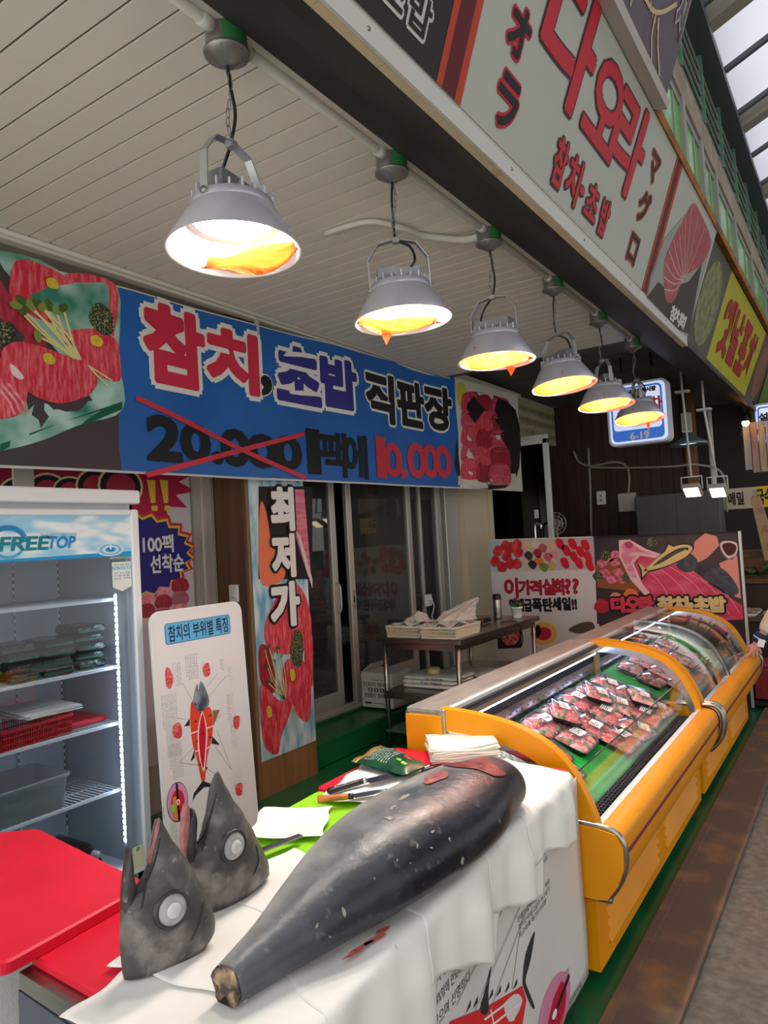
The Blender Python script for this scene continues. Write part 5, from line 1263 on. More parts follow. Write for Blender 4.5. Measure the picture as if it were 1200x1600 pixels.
# ------------------------------------------------------------------ tuna chart board leaning between the refrigerator and the pillar
tl, tr = at(233, 962, x=-2.86), at(376, 940, x=-2.86); br_ = at(385, 1290, x=-2.80); bl = at(236, 1345, x=-2.80)
TPB = Plane((-2.80, tl.y - .0, .0), (0, 1, 0), (-.05, 0, 1))
w0, v1 = TPB.uv(233, 960); w1, _ = TPB.uv(381, 1000); v1 = TPB.uv(376, 938)[1]
q = MB(); out = rrect(w0, .03, w1, v1, .06, 6); q.slab(TPB, out, WHITE, -.012, 0)
ch = q.build('tuna_chart_board'); tag(ch, 'white rounded board with a tuna cut chart beside the refrigerator', 'board')
q = MB(); d = .0015
q.flat(TPB, rrect(w0 + .008, .04, w1 - .008, v1 - .008, .055, 6), ink(226, 224, 226), d)
bx = ubox(TPB, (258, 975), (358, 960), (358, 990), (258, 1002)); q.flat(TPB, rrect(*bx, .016), ink(40, 70, 110), d + .0008); q.flat(TPB, rrect(bx[0] + .003, bx[1] + .003, bx[2] - .003, bx[3] - .003, .014), mat('title_blue', (96, 176, 226), .5), d + .0016)
part(q, 'title_plate', ch)
q = MB(); write(q, TPB, '참치의 부위별 특징', (bx[0] + .02, bx[1] + .012, bx[2] - .02, bx[3] - .012), ink(24, 30, 50), d + .003, .012)
TXT = ink(70, 68, 74)
for (px_, py_, w_, h_, sd_) in ((274, 1036, 4, 36, 1), (297, 1022, 6, 40, 2), (345, 1030, 2, 18, 3), (358, 1042, 2, 24, 4), (262, 1085, 7, 100, 5), (358, 1084, 4, 86, 6), (272, 1162, 6, 56, 7), (370, 1205, 5, 40, 8), (252, 1262, 2, 20, 9), (270, 1285, 3, 40, 10)):
    u, v = TPB.uv(px_, py_); b2 = TPB.uv(px_, py_ + h_)[1]; ww = w_ * .014
    block(q, TPB, u - ww / 2, b2, u + ww / 2, v, TXT, d, .0135, seed=sd_, turn=1)
for a_, b_ in (((285, 1067), (302, 1098)), ((340, 1052), (322, 1074)), ((353, 1056), (324, 1090)), ((276, 1122), (290, 1124)), ((346, 1115), (335, 1128)), ((338, 1140), (362, 1204)), ((336, 1166), (360, 1202)), ((281, 1190), (302, 1168)), ((281, 1192), (315, 1196)), ((325, 1202), (340, 1212))): stroke(q, TPB, [TPB.uv(*a_), TPB.uv(*b_)], .0018, ink(90, 90, 96), d + .0005)
part(q, 'lettering', ch)
q = MB()
bl_ = lambda pts, m, dd: q.flat(TPB, trace(TPB, pts, True, 4), m, d + dd)
bl_([(300, 1096), (312, 1112), (326, 1104), (332, 1120), (331, 1150), (324, 1180), (319, 1222), (315, 1222), (308, 1190), (300, 1160), (297, 1130), (297, 1108)], ink(226, 70, 44), .001)
bl_([(316, 1112), (323, 1140), (322, 1170), (318, 1206), (310, 1180), (308, 1150), (311, 1125)], ink(240, 226, 220), .0016); bl_([(316, 1115), (321, 1140), (320, 1170), (317, 1200), (312, 1180), (310, 1150), (312, 1128)], ink(206, 20, 50), .0022)
for a_, b_ in (((298, 1146), (309, 1142)), ((322, 1138), (332, 1134)), ((304, 1174), (311, 1172)), ((321, 1170), (328, 1166))): stroke(q, TPB, [TPB.uv(*a_), TPB.uv(*b_)], .006, ink(240, 232, 226), .0046)
bl_([(313, 1064), (322, 1080), (326, 1098), (320, 1108), (310, 1111), (301, 1100), (302, 1086), (307, 1068), (309, 1078)], mat('printed_fish_head', (150, 158, 168), .5, rgb2=(60, 70, 90), scale=14), .0026)
for pts in ([(332, 1110), (343, 1109), (338, 1122), (333, 1134)], [(296, 1122), (287, 1135), (296, 1134)], [(331, 1150), (343, 1164), (330, 1162)], [(303, 1172), (297, 1190), (304, 1184)], [(316, 1220), (302, 1240), (300, 1252), (306, 1242), (318, 1230), (329, 1229), (328, 1224)]): q.flat(TPB, trace(TPB, pts, False), ink(46, 42, 44) if pts[0][0] != 332 else ink(140, 110, 80), d + .0012)
for a_ in ((304, 1100), (312, 1114), (305, 1127), (327, 1118), (316, 1146), (307, 1158), (327, 1152), (312, 1195), (322, 1200)): e_ = TPB.uv(*a_); q.flat(TPB, ell(e_[0], e_[1], .0045, .006, 10), BLACK, d + .004)
for pts in ([(258, 1046), (264, 1044), (270, 1060), (266, 1076), (259, 1070)], [(317, 1040), (325, 1036), (328, 1052), (322, 1058), (317, 1052)], [(270, 1134), (281, 1130), (284, 1148), (278, 1154), (270, 1150)], [(365, 1120), (374, 1120), (372, 1138), (365, 1136)], [(368, 1226), (378, 1224), (377, 1242), (368, 1240)]): bl_(pts, flesh('chart_meat', (206, 50, 58), (236, 140, 130), (40, 40, 120)), .0015)
c_ = TPB.uv(277, 1253)
for m_, a_, b_, dd in ((ink(60, 50, 60), .064, .092, .001), (ink(222, 150, 196), .061, .088, .0016), (ink(206, 40, 60), .04, .058, .0030)): q.flat(TPB, ell(c_[0], c_[1], a_, b_, 26), m_, d + dd)
q.flat(TPB, [(c_[0] - .03, c_[1] - .075), (c_[0] - .008, c_[1] - .086), (c_[0] - .008, c_[1] + .03), (c_[0] - .03, c_[1] + .03)], ink(226, 150, 60), d + .0036); q.flat(TPB, ell(c_[0] - .034, c_[1] - .02, .014, .02, 14), ink(150, 206, 90), d + .0042)
q.flat(TPB, [(c_[0] - .006, c_[1] - .087), (c_[0] + .006, c_[1] - .087), (c_[0] + .006, c_[1] + .087), (c_[0] - .006, c_[1] + .087)], BLACK, d + .0048); q.flat(TPB, ell(c_[0], c_[1], .011, .014, 14), ink(240, 240, 240), d + .0054); q.flat(TPB, ell(c_[0], c_[1], .005, .007, 10), ink(206, 40, 60), d + .006)
part(q, 'printed_tuna_diagram', ch)
# ================================================================== yellow refrigerated display cases
MATG = mat('green_turf_mat', (30, 176, 70), .5, rgb2=(24, 150, 58), scale=6); GRILL = mat('black_grille', (26, 26, 28), .4); RAILW = mat('white_rail', (222, 222, 218), .4); MAROON = mat('maroon_line', (122, 30, 46), .45)
INST = mat('case_inner_steel', (186, 188, 190), .22, .95); TUBE = glow('case_tube', (186, 212, 255), 14.0)
ARC = [(-1.47, .928), (-1.36, .922), (-1.26, .910), (-1.14, .884), (-1.03, .834), (-.945, .755), (-.89, .655), (-.862, .58), (-.858, .545)]
AR = smooth_line(ARC, 5)
def deck_z(x): return .505 + .42 * (-.985 - x)
FASC = smooth_line([(-.90, .325), (-.85, .325), (-.81, .35), (-.785, .40), (-.775, .46), (-.776, .515), (-.79, .545), (-.82, .556), (-.858, .556)], 4)
def case(y0, y1, label, curved):
    o = thing('display_case', label, 'display case', (-1.2, (y0 + y1) / 2, 0)); ym = (y0 + y1) / 2
    # base with louvred front
    q = MB(); q.box((-1.56, y0 + .03, .04), (-.905, y1 - .03, .36), YEL); xf = -.905
    q.box((xf, y0 + .03, .04), (xf + .012, y1 - .03, .085), YEL); q.box((xf, y0 + .03, .315), (xf + .012, y1 - .03, .34), YEL)
    L = y1 - y0; pan = [(y0 + .03 + (L - .06) * a, y0 + .03 + (L - .06) * b) for a, b in ((.0, .06), (.46, .54), (.94, 1.0))]
    for a, b in pan: q.box((xf, a, .085), (xf + .012, b, .315), YEL)
    for (a, b) in ((pan[0][1], pan[1][0]), (pan[1][1], pan[2][0])):
        for k in range(5):
            z = .095 + k * .043
            q.hexa([(xf, a, z), (xf + .021, a, z), (xf + .021, b, z), (xf, b, z), (xf, a, z + .034), (xf + .004, a, z + .034), (xf + .004, b, z + .034), (xf, b, z + .034)], YEL)
            q.box((xf, a, z + .034), (xf + .003, b, z + .043), BLACK)
    part(q, 'base', o)
    q = MB()
    for yy in (y0 + .12, y1 - .12): q.box((-1.5, yy - .03, 0), (-.97, yy + .03, .04), BLACK)
    part(q, 'plinth', o)
    # tub: fascia, floor, back
    q = MB(); q.grid([[(x, y, z) for x, z in FASC] for y in (y0 + .02, y1 - .02)], YEL, True); q.box((-1.6, y0 + .02, .325), (-.88, y1 - .02, .345), YEL)
    q.box((-1.62, y0 + .0, .325), (-1.6, y1, .905), YEL); part(q, 'fascia', o)
    q = MB(); q.box((-.778, y0 + .03, .468), (-.7715, y1 - .03, .484), MAROON, .002); part(q, 'maroon_stripe', o)
    q = MB(); q.box((-1.625, y0 - .004, .905), (-1.47, y1 + .004, .925), LEDGE, .004); part(q, 'steel_ledge', o)
    q = MB(); q.box((-1.47, y0 + .05, .905), (-1.445, y1 - .05, .92), RAILW); q.box((-1.445, y0 + .05, .885), (-1.425, y1 - .05, .905), GRILL); q.box((-1.425, y0 + .05, .87), (-1.41, y1 - .05, .892), CHROME); part(q, 'back_rail', o)
    q = MB(); q.hexa([(-1.6, y0 + .03, .66), (-1.455, y0 + .03, .66), (-1.455, y1 - .03, .66), (-1.6, y1 - .03, .66), (-1.6, y0 + .03, .9), (-1.46, y0 + .03, .9), (-1.46, y1 - .03, .9), (-1.6, y1 - .03, .9)], INST)
    y = y0 + .06
    while y < y1 - .06: q.box((-1.456, y, .80), (-1.452, y + .007, .845), BLACK); y += .018
    for r in range(3):
        y = y0 + .08
        while y < y1 - .08: q.box((-1.455, y, .70 + r * .028), (-1.4535, y + .007, .707 + r * .028), BLACK); y += .07
    part(q, 'back_panel', o)
    q = MB(); q.tube([(-1.435, y0 + .09, .862), (-1.435, y1 - .09, .862)], .011, TUBE, 10); part(q, 'light_tube', o)
    q = MB(); xa, xb_ = -1.455, -.985
    q.hexa([(xa, y0 + .03, deck_z(xa) - .03), (xb_, y0 + .03, deck_z(xb_) - .03), (xb_, y1 - .03, deck_z(xb_) - .03), (xa, y1 - .03, deck_z(xa) - .03), (xa, y0 + .03, deck_z(xa)), (xb_, y0 + .03, deck_z(xb_)), (xb_, y1 - .03, deck_z(xb_)), (xa, y1 - .03, deck_z(xa))], MATG)
    y = y0 + .035
    while y < y1 - .05:
        q.hexa([(xa, y, deck_z(xa)), (xb_, y, deck_z(xb_)), (xb_, y + .011, deck_z(xb_)), (xa, y + .011, deck_z(xa)), (xa, y + .002, deck_z(xa) + .006), (xb_, y + .002, deck_z(xb_) + .006), (xb_, y + .009, deck_z(xb_) + .006), (xa, y + .009, deck_z(xa) + .006)], MATG); y += .022
    part(q, 'ribbed_mat', o)
    # front vent grille with slots
    q = MB(); q.box((-.985, y0 + .03, .49), (-.905, y1 - .03, .50), BLACK)
    y = y0 + .03
    while y < y1 - .03: q.box((-.985, y, .50), (-.905, y + .008, .512), GRILL) ; y += .032
    for k in range(6): q.box((-.985 + .0155 * k, y0 + .03, .50), (-.982 + .0155 * k, y1 - .03, .512), mat('grille_grey', (96, 98, 100), .4))
    part(q, 'vent_grille', o)
    q = MB(); q.box((-.905, y0 + .03, .49), (-.893, y1 - .03, .535), RAILW, .003); q.box((-.893, y0 + .03, .49), (-.878, y1 - .03, .522), ALU); q.box((-.878, y0 + .03, .49), (-.858, y1 - .03, .556), RAILW, .003); part(q, 'front_rail', o)
    # ends
    for yy, s_ in ((y0, 1), (y1, -1)):
        a, b = (yy, yy + .045) if s_ > 0 else (yy - .045, yy)
        q = MB(); inn = []
        for i, (x, z) in enumerate(AR):
            t = i / (len(AR) - 1); x1, z1 = AR[min(i + 1, len(AR) - 1)]; x0, z0 = AR[max(i - 1, 0)]; dx, dz = x1 - x0, z1 - z0; l = math.hypot(dx, dz); wd = .03 if curved or s_ < 0 else .085; tw = 1.25 if wd < .05 else .3
            inn.append((x + dz / l * wd, z - dx / l * wd))
        q.loft([[(x, a, z), (x, b, z), (xi, b, zi), (xi, a, zi)] for (x, z), (xi, zi) in zip(AR, inn)], YEL, True, False); part(q, 'end_arch', o)
        q = MB(); q.loft([[(xi, a + .004, zi), (xi, b - .004, zi), (xi + (xi - x) * tw, b - .004, zi + (zi - z) * tw), (xi + (xi - x) * tw, a + .004, zi + (zi - z) * tw)] for (x, z), (xi, zi) in zip(AR, inn)], CHROME, True, False); part(q, 'arch_trim', o)
        q = MB(); pl = Plane((0, (a + b) / 2, 0), (1, 0, 0), (0, 0, 1)); q.slab(pl, [(-1.45, .66)] + [(-1.45, .86)] + [(x, z) for x, z in inn] + [(-.92, .52)], GLS, -.002, .002); part(q, 'end_glass', o)
        q = MB(); pl = Plane((0, yy, 0), (1, 0, 0), (0, 0, 1))
        hexp = [(-1.62, .325), (-.875, .318), (-.835, .325), (-.795, .38), (-.772, .44), (-.770, .51), (-.795, .553), (-.86, .565), (-1.455, .575), (-1.455, .90), (-1.62, .90)]
        q.slab(pl, hexp, YEL, -.02 if s_ < 0 else -.0, 0 if s_ < 0 else .02)
        epn = part(q, 'end_panel', o)
        q = MB(); path = smooth_line([(-1.55, yy - s_ * .002, .322), (-.885, yy - s_ * .002, .318), (-.84, yy - s_ * .002, .325), (-.797, yy - s_ * .002, .38), (-.772, yy - s_ * .002, .44), (-.768, yy - s_ * .002, .51), (-.795, yy - s_ * .002, .555), (-.86, yy - s_ * .002, .568), (-1.0, yy - s_ * .002, .572)], 4)
        q.tube(path, .011, STEEL, 8); part(q, 'steel_edging', epn)
        q = MB(); q.box((-1.475, yy - s_ * .006 - .004, .6), (-1.445, yy - s_ * .006 + .012, .925), LEDGE, .003); q.box((-1.628, yy - .006, .34), (-1.61, yy + .008, .91), STEEL, .002); q.box((-1.62, yy - .006, .885), (-1.46, yy + .008, .908), STEEL, .002); part(q, 'corner_post', epn)
    if curved:
        q = MB(); q.grid([[(x * 1.0, y, z - .004) for x, z in AR] for y in (y0 + .05, ym - .01)], GLS); q.grid([[(x, y, z - .004) for x, z in AR] for y in (ym + .01, y1 - .05)], GLS); gp = part(q, 'curved_glass', o); sd = gp.modifiers.new('t', 'SOLIDIFY'); sd.thickness = .004
        q = MB()
        for yy in (ym,): q.loft([[(x, yy - .022, z + .002), (x, yy + .022, z + .002), (x - .02, yy + .022, z - .012), (x - .02, yy - .022, z - .012)] for x, z in AR], BLACK, True, False); q.loft([[(x, yy - .03, z + .004), (x, yy - .02, z + .004), (x - .01, yy - .02, z - .01), (x - .01, yy - .03, z - .01)] for x, z in AR], CHROME, True, False)
        part(q, 'glass_divider', o)
    q = MB(); q.hexa([(-.945, y0 + .05, .515), (-.94, y0 + .05, .515), (-.94, y1 - .06, .515), (-.945, y1 - .06, .515), (-.955, y0 + .05, .715), (-.95, y0 + .05, .715), (-.95, y1 - .06, .715), (-.955, y1 - .06, .715)], GLS)
    q.tube([(-.9525, y0 + .05, .716), (-.9525, y1 - .06, .716)], .003, mat('glass_edge', (40, 62, 52), .2), 6); part(q, 'front_glass', o)
    return o
case(2.535, 4.475, 'near yellow display case with open front beside the tuna table', False)
case(4.515, 6.46, 'far yellow display case with curved glass before the sashimi boards', True)
# bent steel bars where the two cases meet
for i, yy in enumerate((4.47, 4.52)):
    q = MB(); q.tube(smooth_line([(-.86, yy, .575), (-.79, yy, .572), (-.755, yy, .53), (-.752, yy, .45), (-.775, yy, .38), (-.83, yy, .318)], 5), .012, STEEL, 10)
    tag(q.build('bumper_bar'), 'bent steel bar at the join, on the %s case' % ('near', 'far')[i], 'bar')

TILT = Matrix.Rotation(math.atan(.42), 4, 'Y')
rnd = random.Random(12)
def case_pack(kind, label, x, y, rz, lift=.008, var=0, sc=1.2, small=False, group=None):
    o = make_pack(kind, label, (x, y, deck_z(x) + lift / .92), 0, group=group, variant=var, sc=sc, small=small)
    o.rotation_euler = (TILT @ Matrix.Rotation(rz, 4, 'Z')).to_euler(); return o
rowsx = [(-1.36, 'back row'), (-1.215, 'middle row'), (-1.078, 'front row')]
ords = ['nearest', 'second from the front', 'third from the front', 'fourth from the front', 'fifth from the front', 'farthest']
kinds = {'red': 'red tuna', 'mix': 'red and pink', 'pink': 'pink fish', 'roe': 'orange roe'}
lay = [[('red', 3.30), ('mix', 3.56), ('red', 3.80), ('pink', 4.04), ('mix', 4.29)], [('mix', 3.33), ('red', 3.57), ('red', 3.81), ('pink', 4.06), ('mix', 4.30)], [('red', 3.58), ('mix', 3.82), ('red', 4.06), ('pink', 4.29)]]
for (x, rn), L in zip(rowsx, lay):
    for i, (kd, y) in enumerate(L):
        case_pack(kd, '%s pack, %s of the %s in the near case' % (kinds[kd], ords[i] if i < len(L) - 1 else 'farthest', rn), x + rnd.uniform(-.01, .01), y, PI / 2 + rnd.uniform(-.12, .12), .008, i % 3, 1.22, group='sashimi packs in the near case')
for x, y, kd, wh, lf in ((-1.30, 3.44, 'red', 'the two nearest packs of the back rows', .062), (-1.29, 3.93, 'mix', 'the middle of the back rows', .062), (-1.13, 4.2, 'pink', 'the far end of the front rows', .062)):
    case_pack(kd, 'clear lidded sashimi pack lying on top over %s' % wh, x, y, PI / 2 + .5, lf, 2, 1.05, group='sashimi packs in the near case')
case_pack('roe', 'orange roe pack alone behind the end of the near case', -1.24, 3.06, 1.2, .008, 0, 1.05); case_pack('roe', 'orange and white pack leaning near the front glass of the near case', -1.10, 2.72, 1.9, .008, 1, .95)
case_pack('pink', 'small clear pack on the green mat in front of the orange roe pack', -1.13, 2.98, 1.4, .008, 1, .8)
for (x, rn), L in zip(rowsx, [[4.85, 5.1, 5.36, 5.62, 5.9], [4.8, 5.06, 5.34, 5.6, 5.88], [4.95, 5.3, 5.6]]):
    for i, y in enumerate(L):
        kd = ('pink', 'red', 'mix')[(i + len(L)) % 3]
        case_pack(kd, '%s pack, %s of the %s in the far case' % (kinds[kd], ords[i] if i < len(L) - 1 else 'farthest', rn), x, y, PI / 2 + rnd.uniform(-.15, .15), .008, i % 3, 1.12, True, group='sashimi packs in the far case')
# slim seasoning sachets and chopsticks at the back corner
for k in range(12):
    x, y = -1.40 + .012 * (k % 3), 2.74 + .052 * k / 1.4; q = MB(); m_ = [ink(236, 232, 220), ink(226, 204, 120), ink(206, 212, 214)][k % 3]
    M = Matrix.Translation((x, y, deck_z(x) + .03 + .004 * (k % 2))) @ TILT @ Matrix.Rotation(.5 + .08 * (k % 4), 4, 'Z') @ Matrix.Rotation(.12 * (k % 3 - 1), 4, 'X')
    n = 10; q.loft([[tuple(M @ Vector((-.075 + .15 * i / n, .015 * math.cos(a) * (1 if 0 < i < n else 1.05), (.006 if 0 < i < n else .001) * math.sin(a)))) for a in [2 * PI * j / 10 for j in range(10)]] for i in range(n + 1)], m_)
    tag(q.build('sauce_sachet'), 'slim sauce sachet in the pile at the back corner of the near case', 'sachet', 'sauce sachets in the near case')
CLRB = glass('clear_film', (238, 242, 246), .12, 1.6, .16)
for k in range(3):
    x, y = -1.33 + .07 * k, 2.80 + .07 * k; t_ = Matrix.Translation((x, y, deck_z(x) + .035)) @ TILT; q = MB()
    q.grid([[tuple(t_ @ Vector((-.06 + .12 * i / 10, -.05 + .10 * j / 10, .008 * math.sin(i * 1.3 + j + k) + .014 * math.sin(PI * i / 10) * math.sin(PI * j / 10)))) for j in range(11)] for i in range(11)], CLRB)
    o = q.build('plastic_wrap'); sd = o.modifiers.new('t', 'SOLIDIFY'); sd.thickness = .001; tag(o, 'crumpled clear plastic wrap beside the sauce sachets', 'plastic', 'plastic wraps in the near case')
# ================================================================== sashimi photo boards behind the cases
YB = 6.9; BDP = Plane((-3.3, YB, 0), (1, 0, 0), (0, 0, 1))
def bface(pts, sm=False): return trace(BDP, pts, sm)
bL, bM, bR = BDP.uv(764, 843)[0], BDP.uv(927, 838)[0], BDP.uv(1153, 830)[0]
t1, t2 = BDP.uv(764, 843)[1], BDP.uv(1153, 830)[1]; tm = BDP.uv(927, 838)[1]
q = MB(); q.slab(BDP, [(bL, .02), (bM - .006, .02), (bM - .006, tm), (bL, t1)], ink(216, 212, 210), -.03, 0)
b1 = q.build('photo_board'); tag(b1, 'white sashimi sale board reading 이 가격 실화?? behind the cases', 'board')
q = MB(); d = .0015
B_ = lambda pts, m, dd, n=4: q.flat(BDP, trace(BDP, pts, True, n), m, d + dd); PLY = lambda pts, m, dd: q.flat(BDP, trace(BDP, pts, False), m, d + dd)
PLY([(765, 845), (927, 840), (929, 890), (767, 894)], ink(206, 190, 176), 0); PLY([(765, 845), (815, 843), (818, 892), (767, 894)], ink(186, 206, 204), .0004)
rnd = random.Random(8); STRAW = flesh('printed_red_fish', (206, 24, 40), (236, 96, 92), (14, 14, 14))
for cx_, cy_ in ((774, 876), (785, 885), (778, 860), (792, 868), (800, 855), (798, 880), (810, 862), (808, 880), (790, 852), (808, 850)): B_([(cx_ - 8, cy_ + 2), (cx_ - 2, cy_ - 8), (cx_ + 7, cy_ - 3), (cx_ + 6, cy_ + 7), (cx_ - 3, cy_ + 9)], STRAW, .001 + .0003 * (cx_ % 7))
for cx_, cy_, m_ in ((824, 852, ink(222, 196, 160)), (836, 850, ink(226, 206, 180)), (848, 856, ink(196, 90, 100)), (826, 868, ink(60, 60, 50)), (832, 882, ink(46, 40, 56)), (842, 876, ink(230, 120, 50)), (856, 870, ink(206, 90, 110)), (862, 852, ink(222, 180, 150)), (862, 884, ink(190, 170, 90)), (850, 886, ink(120, 140, 70)), (840, 864, ink(170, 40, 60)), (866, 866, ink(220, 150, 150))): B_([(cx_ - 7, cy_), (cx_ - 1, cy_ - 7), (cx_ + 7, cy_ - 1), (cx_ + 2, cy_ + 8)], m_, .001)
PLY([(868, 842), (927, 840), (929, 888), (870, 891)], ink(196, 176, 176), .0005)
for cx_, cy_ in ((874, 850), (884, 860), (882, 880), (896, 870), (894, 850), (906, 862), (904, 880), (914, 852), (918, 870), (921, 884)): B_([(cx_ - 6, cy_ - 7), (cx_ + 3, cy_ - 8), (cx_ + 8, cy_ + 4), (cx_ + 3, cy_ + 9), (cx_ - 4, cy_ + 3)], ink(206, 22, 46), .002 + .0002 * (cx_ % 5))
PLY([(776, 972), (815, 970), (815, 1012), (778, 1014)], ink(40, 36, 36), .0005); B_([(784, 985), (800, 976), (812, 990), (806, 1006), (788, 1006)], flesh('printed_bowl_red', (190, 40, 50), (236, 190, 180), (30, 30, 30)), .001)
for r, m_, dd in ((25, ink(226, 214, 190), .001), (21, ink(226, 180, 90), .0016), (12, ink(196, 30, 70), .0022)): B_([(850 + r * math.cos(a), 990 + r * .85 * math.sin(a)) for a in [2 * PI * k / 10 for k in range(10)]], m_, dd)
B_([(834, 985), (842, 976), (846, 988), (838, 998)], BLACK, .0026); B_([(888, 984), (905, 974), (925, 972), (928, 984), (905, 990)], mat('printed_salad', (110, 60, 60), .6, rgb2=(60, 80, 50), scale=40), .001)
part(q, 'printed_pictures', b1)
q = MB(); DR = ink(166, 30, 50)
for s_, pts in (('이', ((790, 905), (808, 904), (808, 932), (790, 933))), ('가', ((812, 908), (828, 907), (828, 928), (812, 929))), ('격', ((829, 908), (845, 907), (845, 928), (829, 929))), ('실', ((849, 906), (866, 905), (866, 928), (849, 929))), ('화', ((867, 906), (883, 905), (883, 928), (867, 929))), ('??', ((885, 906), (903, 905), (903, 926), (885, 927)))):
    bx = ubox(BDP, *pts); write_round(q, BDP, s_, bx, ink(236, 214, 214), d, .014, .02); write_round(q, BDP, s_, bx, DR, d + .001, .008, .01)
for s_, pts in (('역대급', ((797, 938), (830, 936), (830, 953), (797, 955))), ('폭탄', ((833, 936), (862, 935), (862, 954), (833, 955))), ('세일!!', ((864, 936), (900, 934), (900, 952), (864, 953)))):
    write_round(q, BDP, s_, ubox(BDP, *pts), BLK, d, .006, .01)
part(q, 'lettering', b1)
q = MB(); q.slab(BDP, [(bM + .006, .02), (bR, .02), (bR, t2), (bM + .006, tm)], ink(36, 28, 30), -.03, 0)
b2 = q.build('photo_board'); tag(b2, 'dark sashimi board with a big pink tuna block and gold 참치·초밥 lettering', 'board')
q = MB(); q.slab(BDP, [(bR, .02), (bR + .02, .02), (bR + .02, t2), (bR, t2)], ALU, -.035, .004); part(q, 'edge_strip', b2)
q = MB()
BIG = flesh('printed_tuna_block', (206, 40, 84), (226, 104, 136), (4, 4, 9)); BPALE = ink(240, 196, 196); SKINT = ink(226, 150, 132)
PLY([(929, 842), (1152, 833), (1162, 968), (933, 975)], mat('printed_dark', (40, 30, 34), .5, rgb2=(60, 44, 44), scale=6), 0)
PLY([(930, 885), (964, 862), (1000, 910), (1000, 925), (934, 918)], ink(150, 84, 46), .0006)
for cx_, cy_ in ((940, 880), (950, 872), (960, 878), (945, 895), (955, 905), (966, 894), (972, 905), (962, 866)): B_([(cx_ - 8, cy_ - 2), (cx_ + 2, cy_ - 6), (cx_ + 9, cy_ + 3), (cx_ - 2, cy_ + 7)], flesh('printed_slices', (206, 70, 100), (236, 160, 176), (30, 30, 30)), .001)
for cx_, cy_ in ((946, 868), (979, 902), (934, 900), (1018, 848)): B_([(cx_ - 8, cy_), (cx_, cy_ - 8), (cx_ + 9, cy_), (cx_, cy_ + 9)], SEAW, .0014)
for i, (cx_, cy_) in enumerate(((940, 946), (962, 936), (985, 930), (990, 944))): B_([(cx_ - 12, cy_ + 4), (cx_ - 4, cy_ - 10), (cx_ + 10, cy_ - 6), (cx_ + 12, cy_ + 6), (cx_, cy_ + 12)], [ink(186, 40, 60), ink(222, 150, 110), ink(236, 120, 50), ink(206, 110, 90)][i], .0014)
PLY([(967, 844), (984, 843), (1010, 858), (1040, 868), (1075, 885), (1120, 920), (1160, 946), (1162, 968), (1052, 972), (1020, 945), (985, 905), (968, 870)], BIG, .002)
PLY([(967, 844), (984, 843), (1010, 858), (1040, 868), (1024, 872), (1000, 868), (990, 880), (1004, 912), (1030, 945), (1040, 960), (1026, 950), (985, 905), (968, 870)], BPALE, .0026)
PLY([(972, 850), (984, 847), (1004, 860), (1030, 868), (1000, 864), (986, 878), (996, 904), (984, 900), (971, 868)], flesh('printed_belly', (222, 130, 150), (240, 196, 204), (6, 6, 20)), .003)
B_([(975, 850), (983, 846), (990, 851), (984, 857)], ink(196, 70, 110), .0036)
for x0, y0, x1, y1 in ((1000, 880, 1060, 968), (1020, 880, 1092, 965), (1045, 884, 1118, 962), (1070, 892, 1140, 960), (1092, 904, 1156, 958)): stroke(q, BDP, smooth_line([BDP.uv(x0, y0), BDP.uv((x0 + x1) / 2 + 6, (y0 + y1) / 2 - 8), BDP.uv(x1, y1)], 4), .008, ink(232, 130, 156), d + .0036)
PLY([(1086, 846), (1102, 833), (1120, 838), (1124, 852), (1105, 872), (1088, 880), (1078, 868)], SKINT, .003); PLY([(1124, 880), (1152, 868), (1158, 935), (1148, 932), (1130, 900)], SKINT, .003)
GLV = mat('printed_glove', (28, 26, 36), .4, rgb2=(60, 56, 72), scale=26)
B_([(1060, 875), (1076, 864), (1090, 876), (1086, 890), (1072, 894), (1058, 886)], GLV, .0036); B_([(1102, 895), (1118, 886), (1134, 892), (1150, 912), (1154, 926), (1140, 930), (1120, 918), (1104, 908)], GLV, .0036)
B_([(1126, 848), (1140, 845), (1152, 850), (1151, 866), (1140, 874), (1128, 862)], ink(206, 196, 196), .003); B_([(1129, 851), (1140, 848), (1150, 853), (1148, 864), (1138, 868), (1131, 860)], ink(70, 24, 20), .0036)
# fish emblem
GLD = ink(222, 200, 130)
fish = [(1006, 892), (1016, 882), (1034, 866), (1054, 854), (1072, 851), (1082, 856), (1074, 868), (1056, 878), (1036, 886), (1020, 890)]
B_([(x + (x - 1045) * .09, y + (y - 871) * .16) for x, y in fish], BLACK, .0042); B_(fish, GLD, .0048)
PLY([(1010, 889), (993, 873), (1000, 890), (1002, 908), (1014, 893)], BLACK, .0042); PLY([(1010, 889), (996, 877), (1003, 890), (1004, 902), (1013, 892)], GLD, .0048)
PLY([(1036, 864), (1044, 847), (1060, 854)], BLACK, .0046); PLY([(1039, 863), (1045, 851), (1056, 856)], GLD, .005)
B_([(1020, 884), (1040, 868), (1060, 857), (1076, 856), (1056, 866), (1036, 878)], ink(70, 72, 66), .0054); e_ = BDP.uv(1074, 858); q.flat(BDP, ell(e_[0], e_[1], .012, .012, 12), BLACK, d + .006)
part(q, 'printed_tuna_picture', b2)
q = MB()
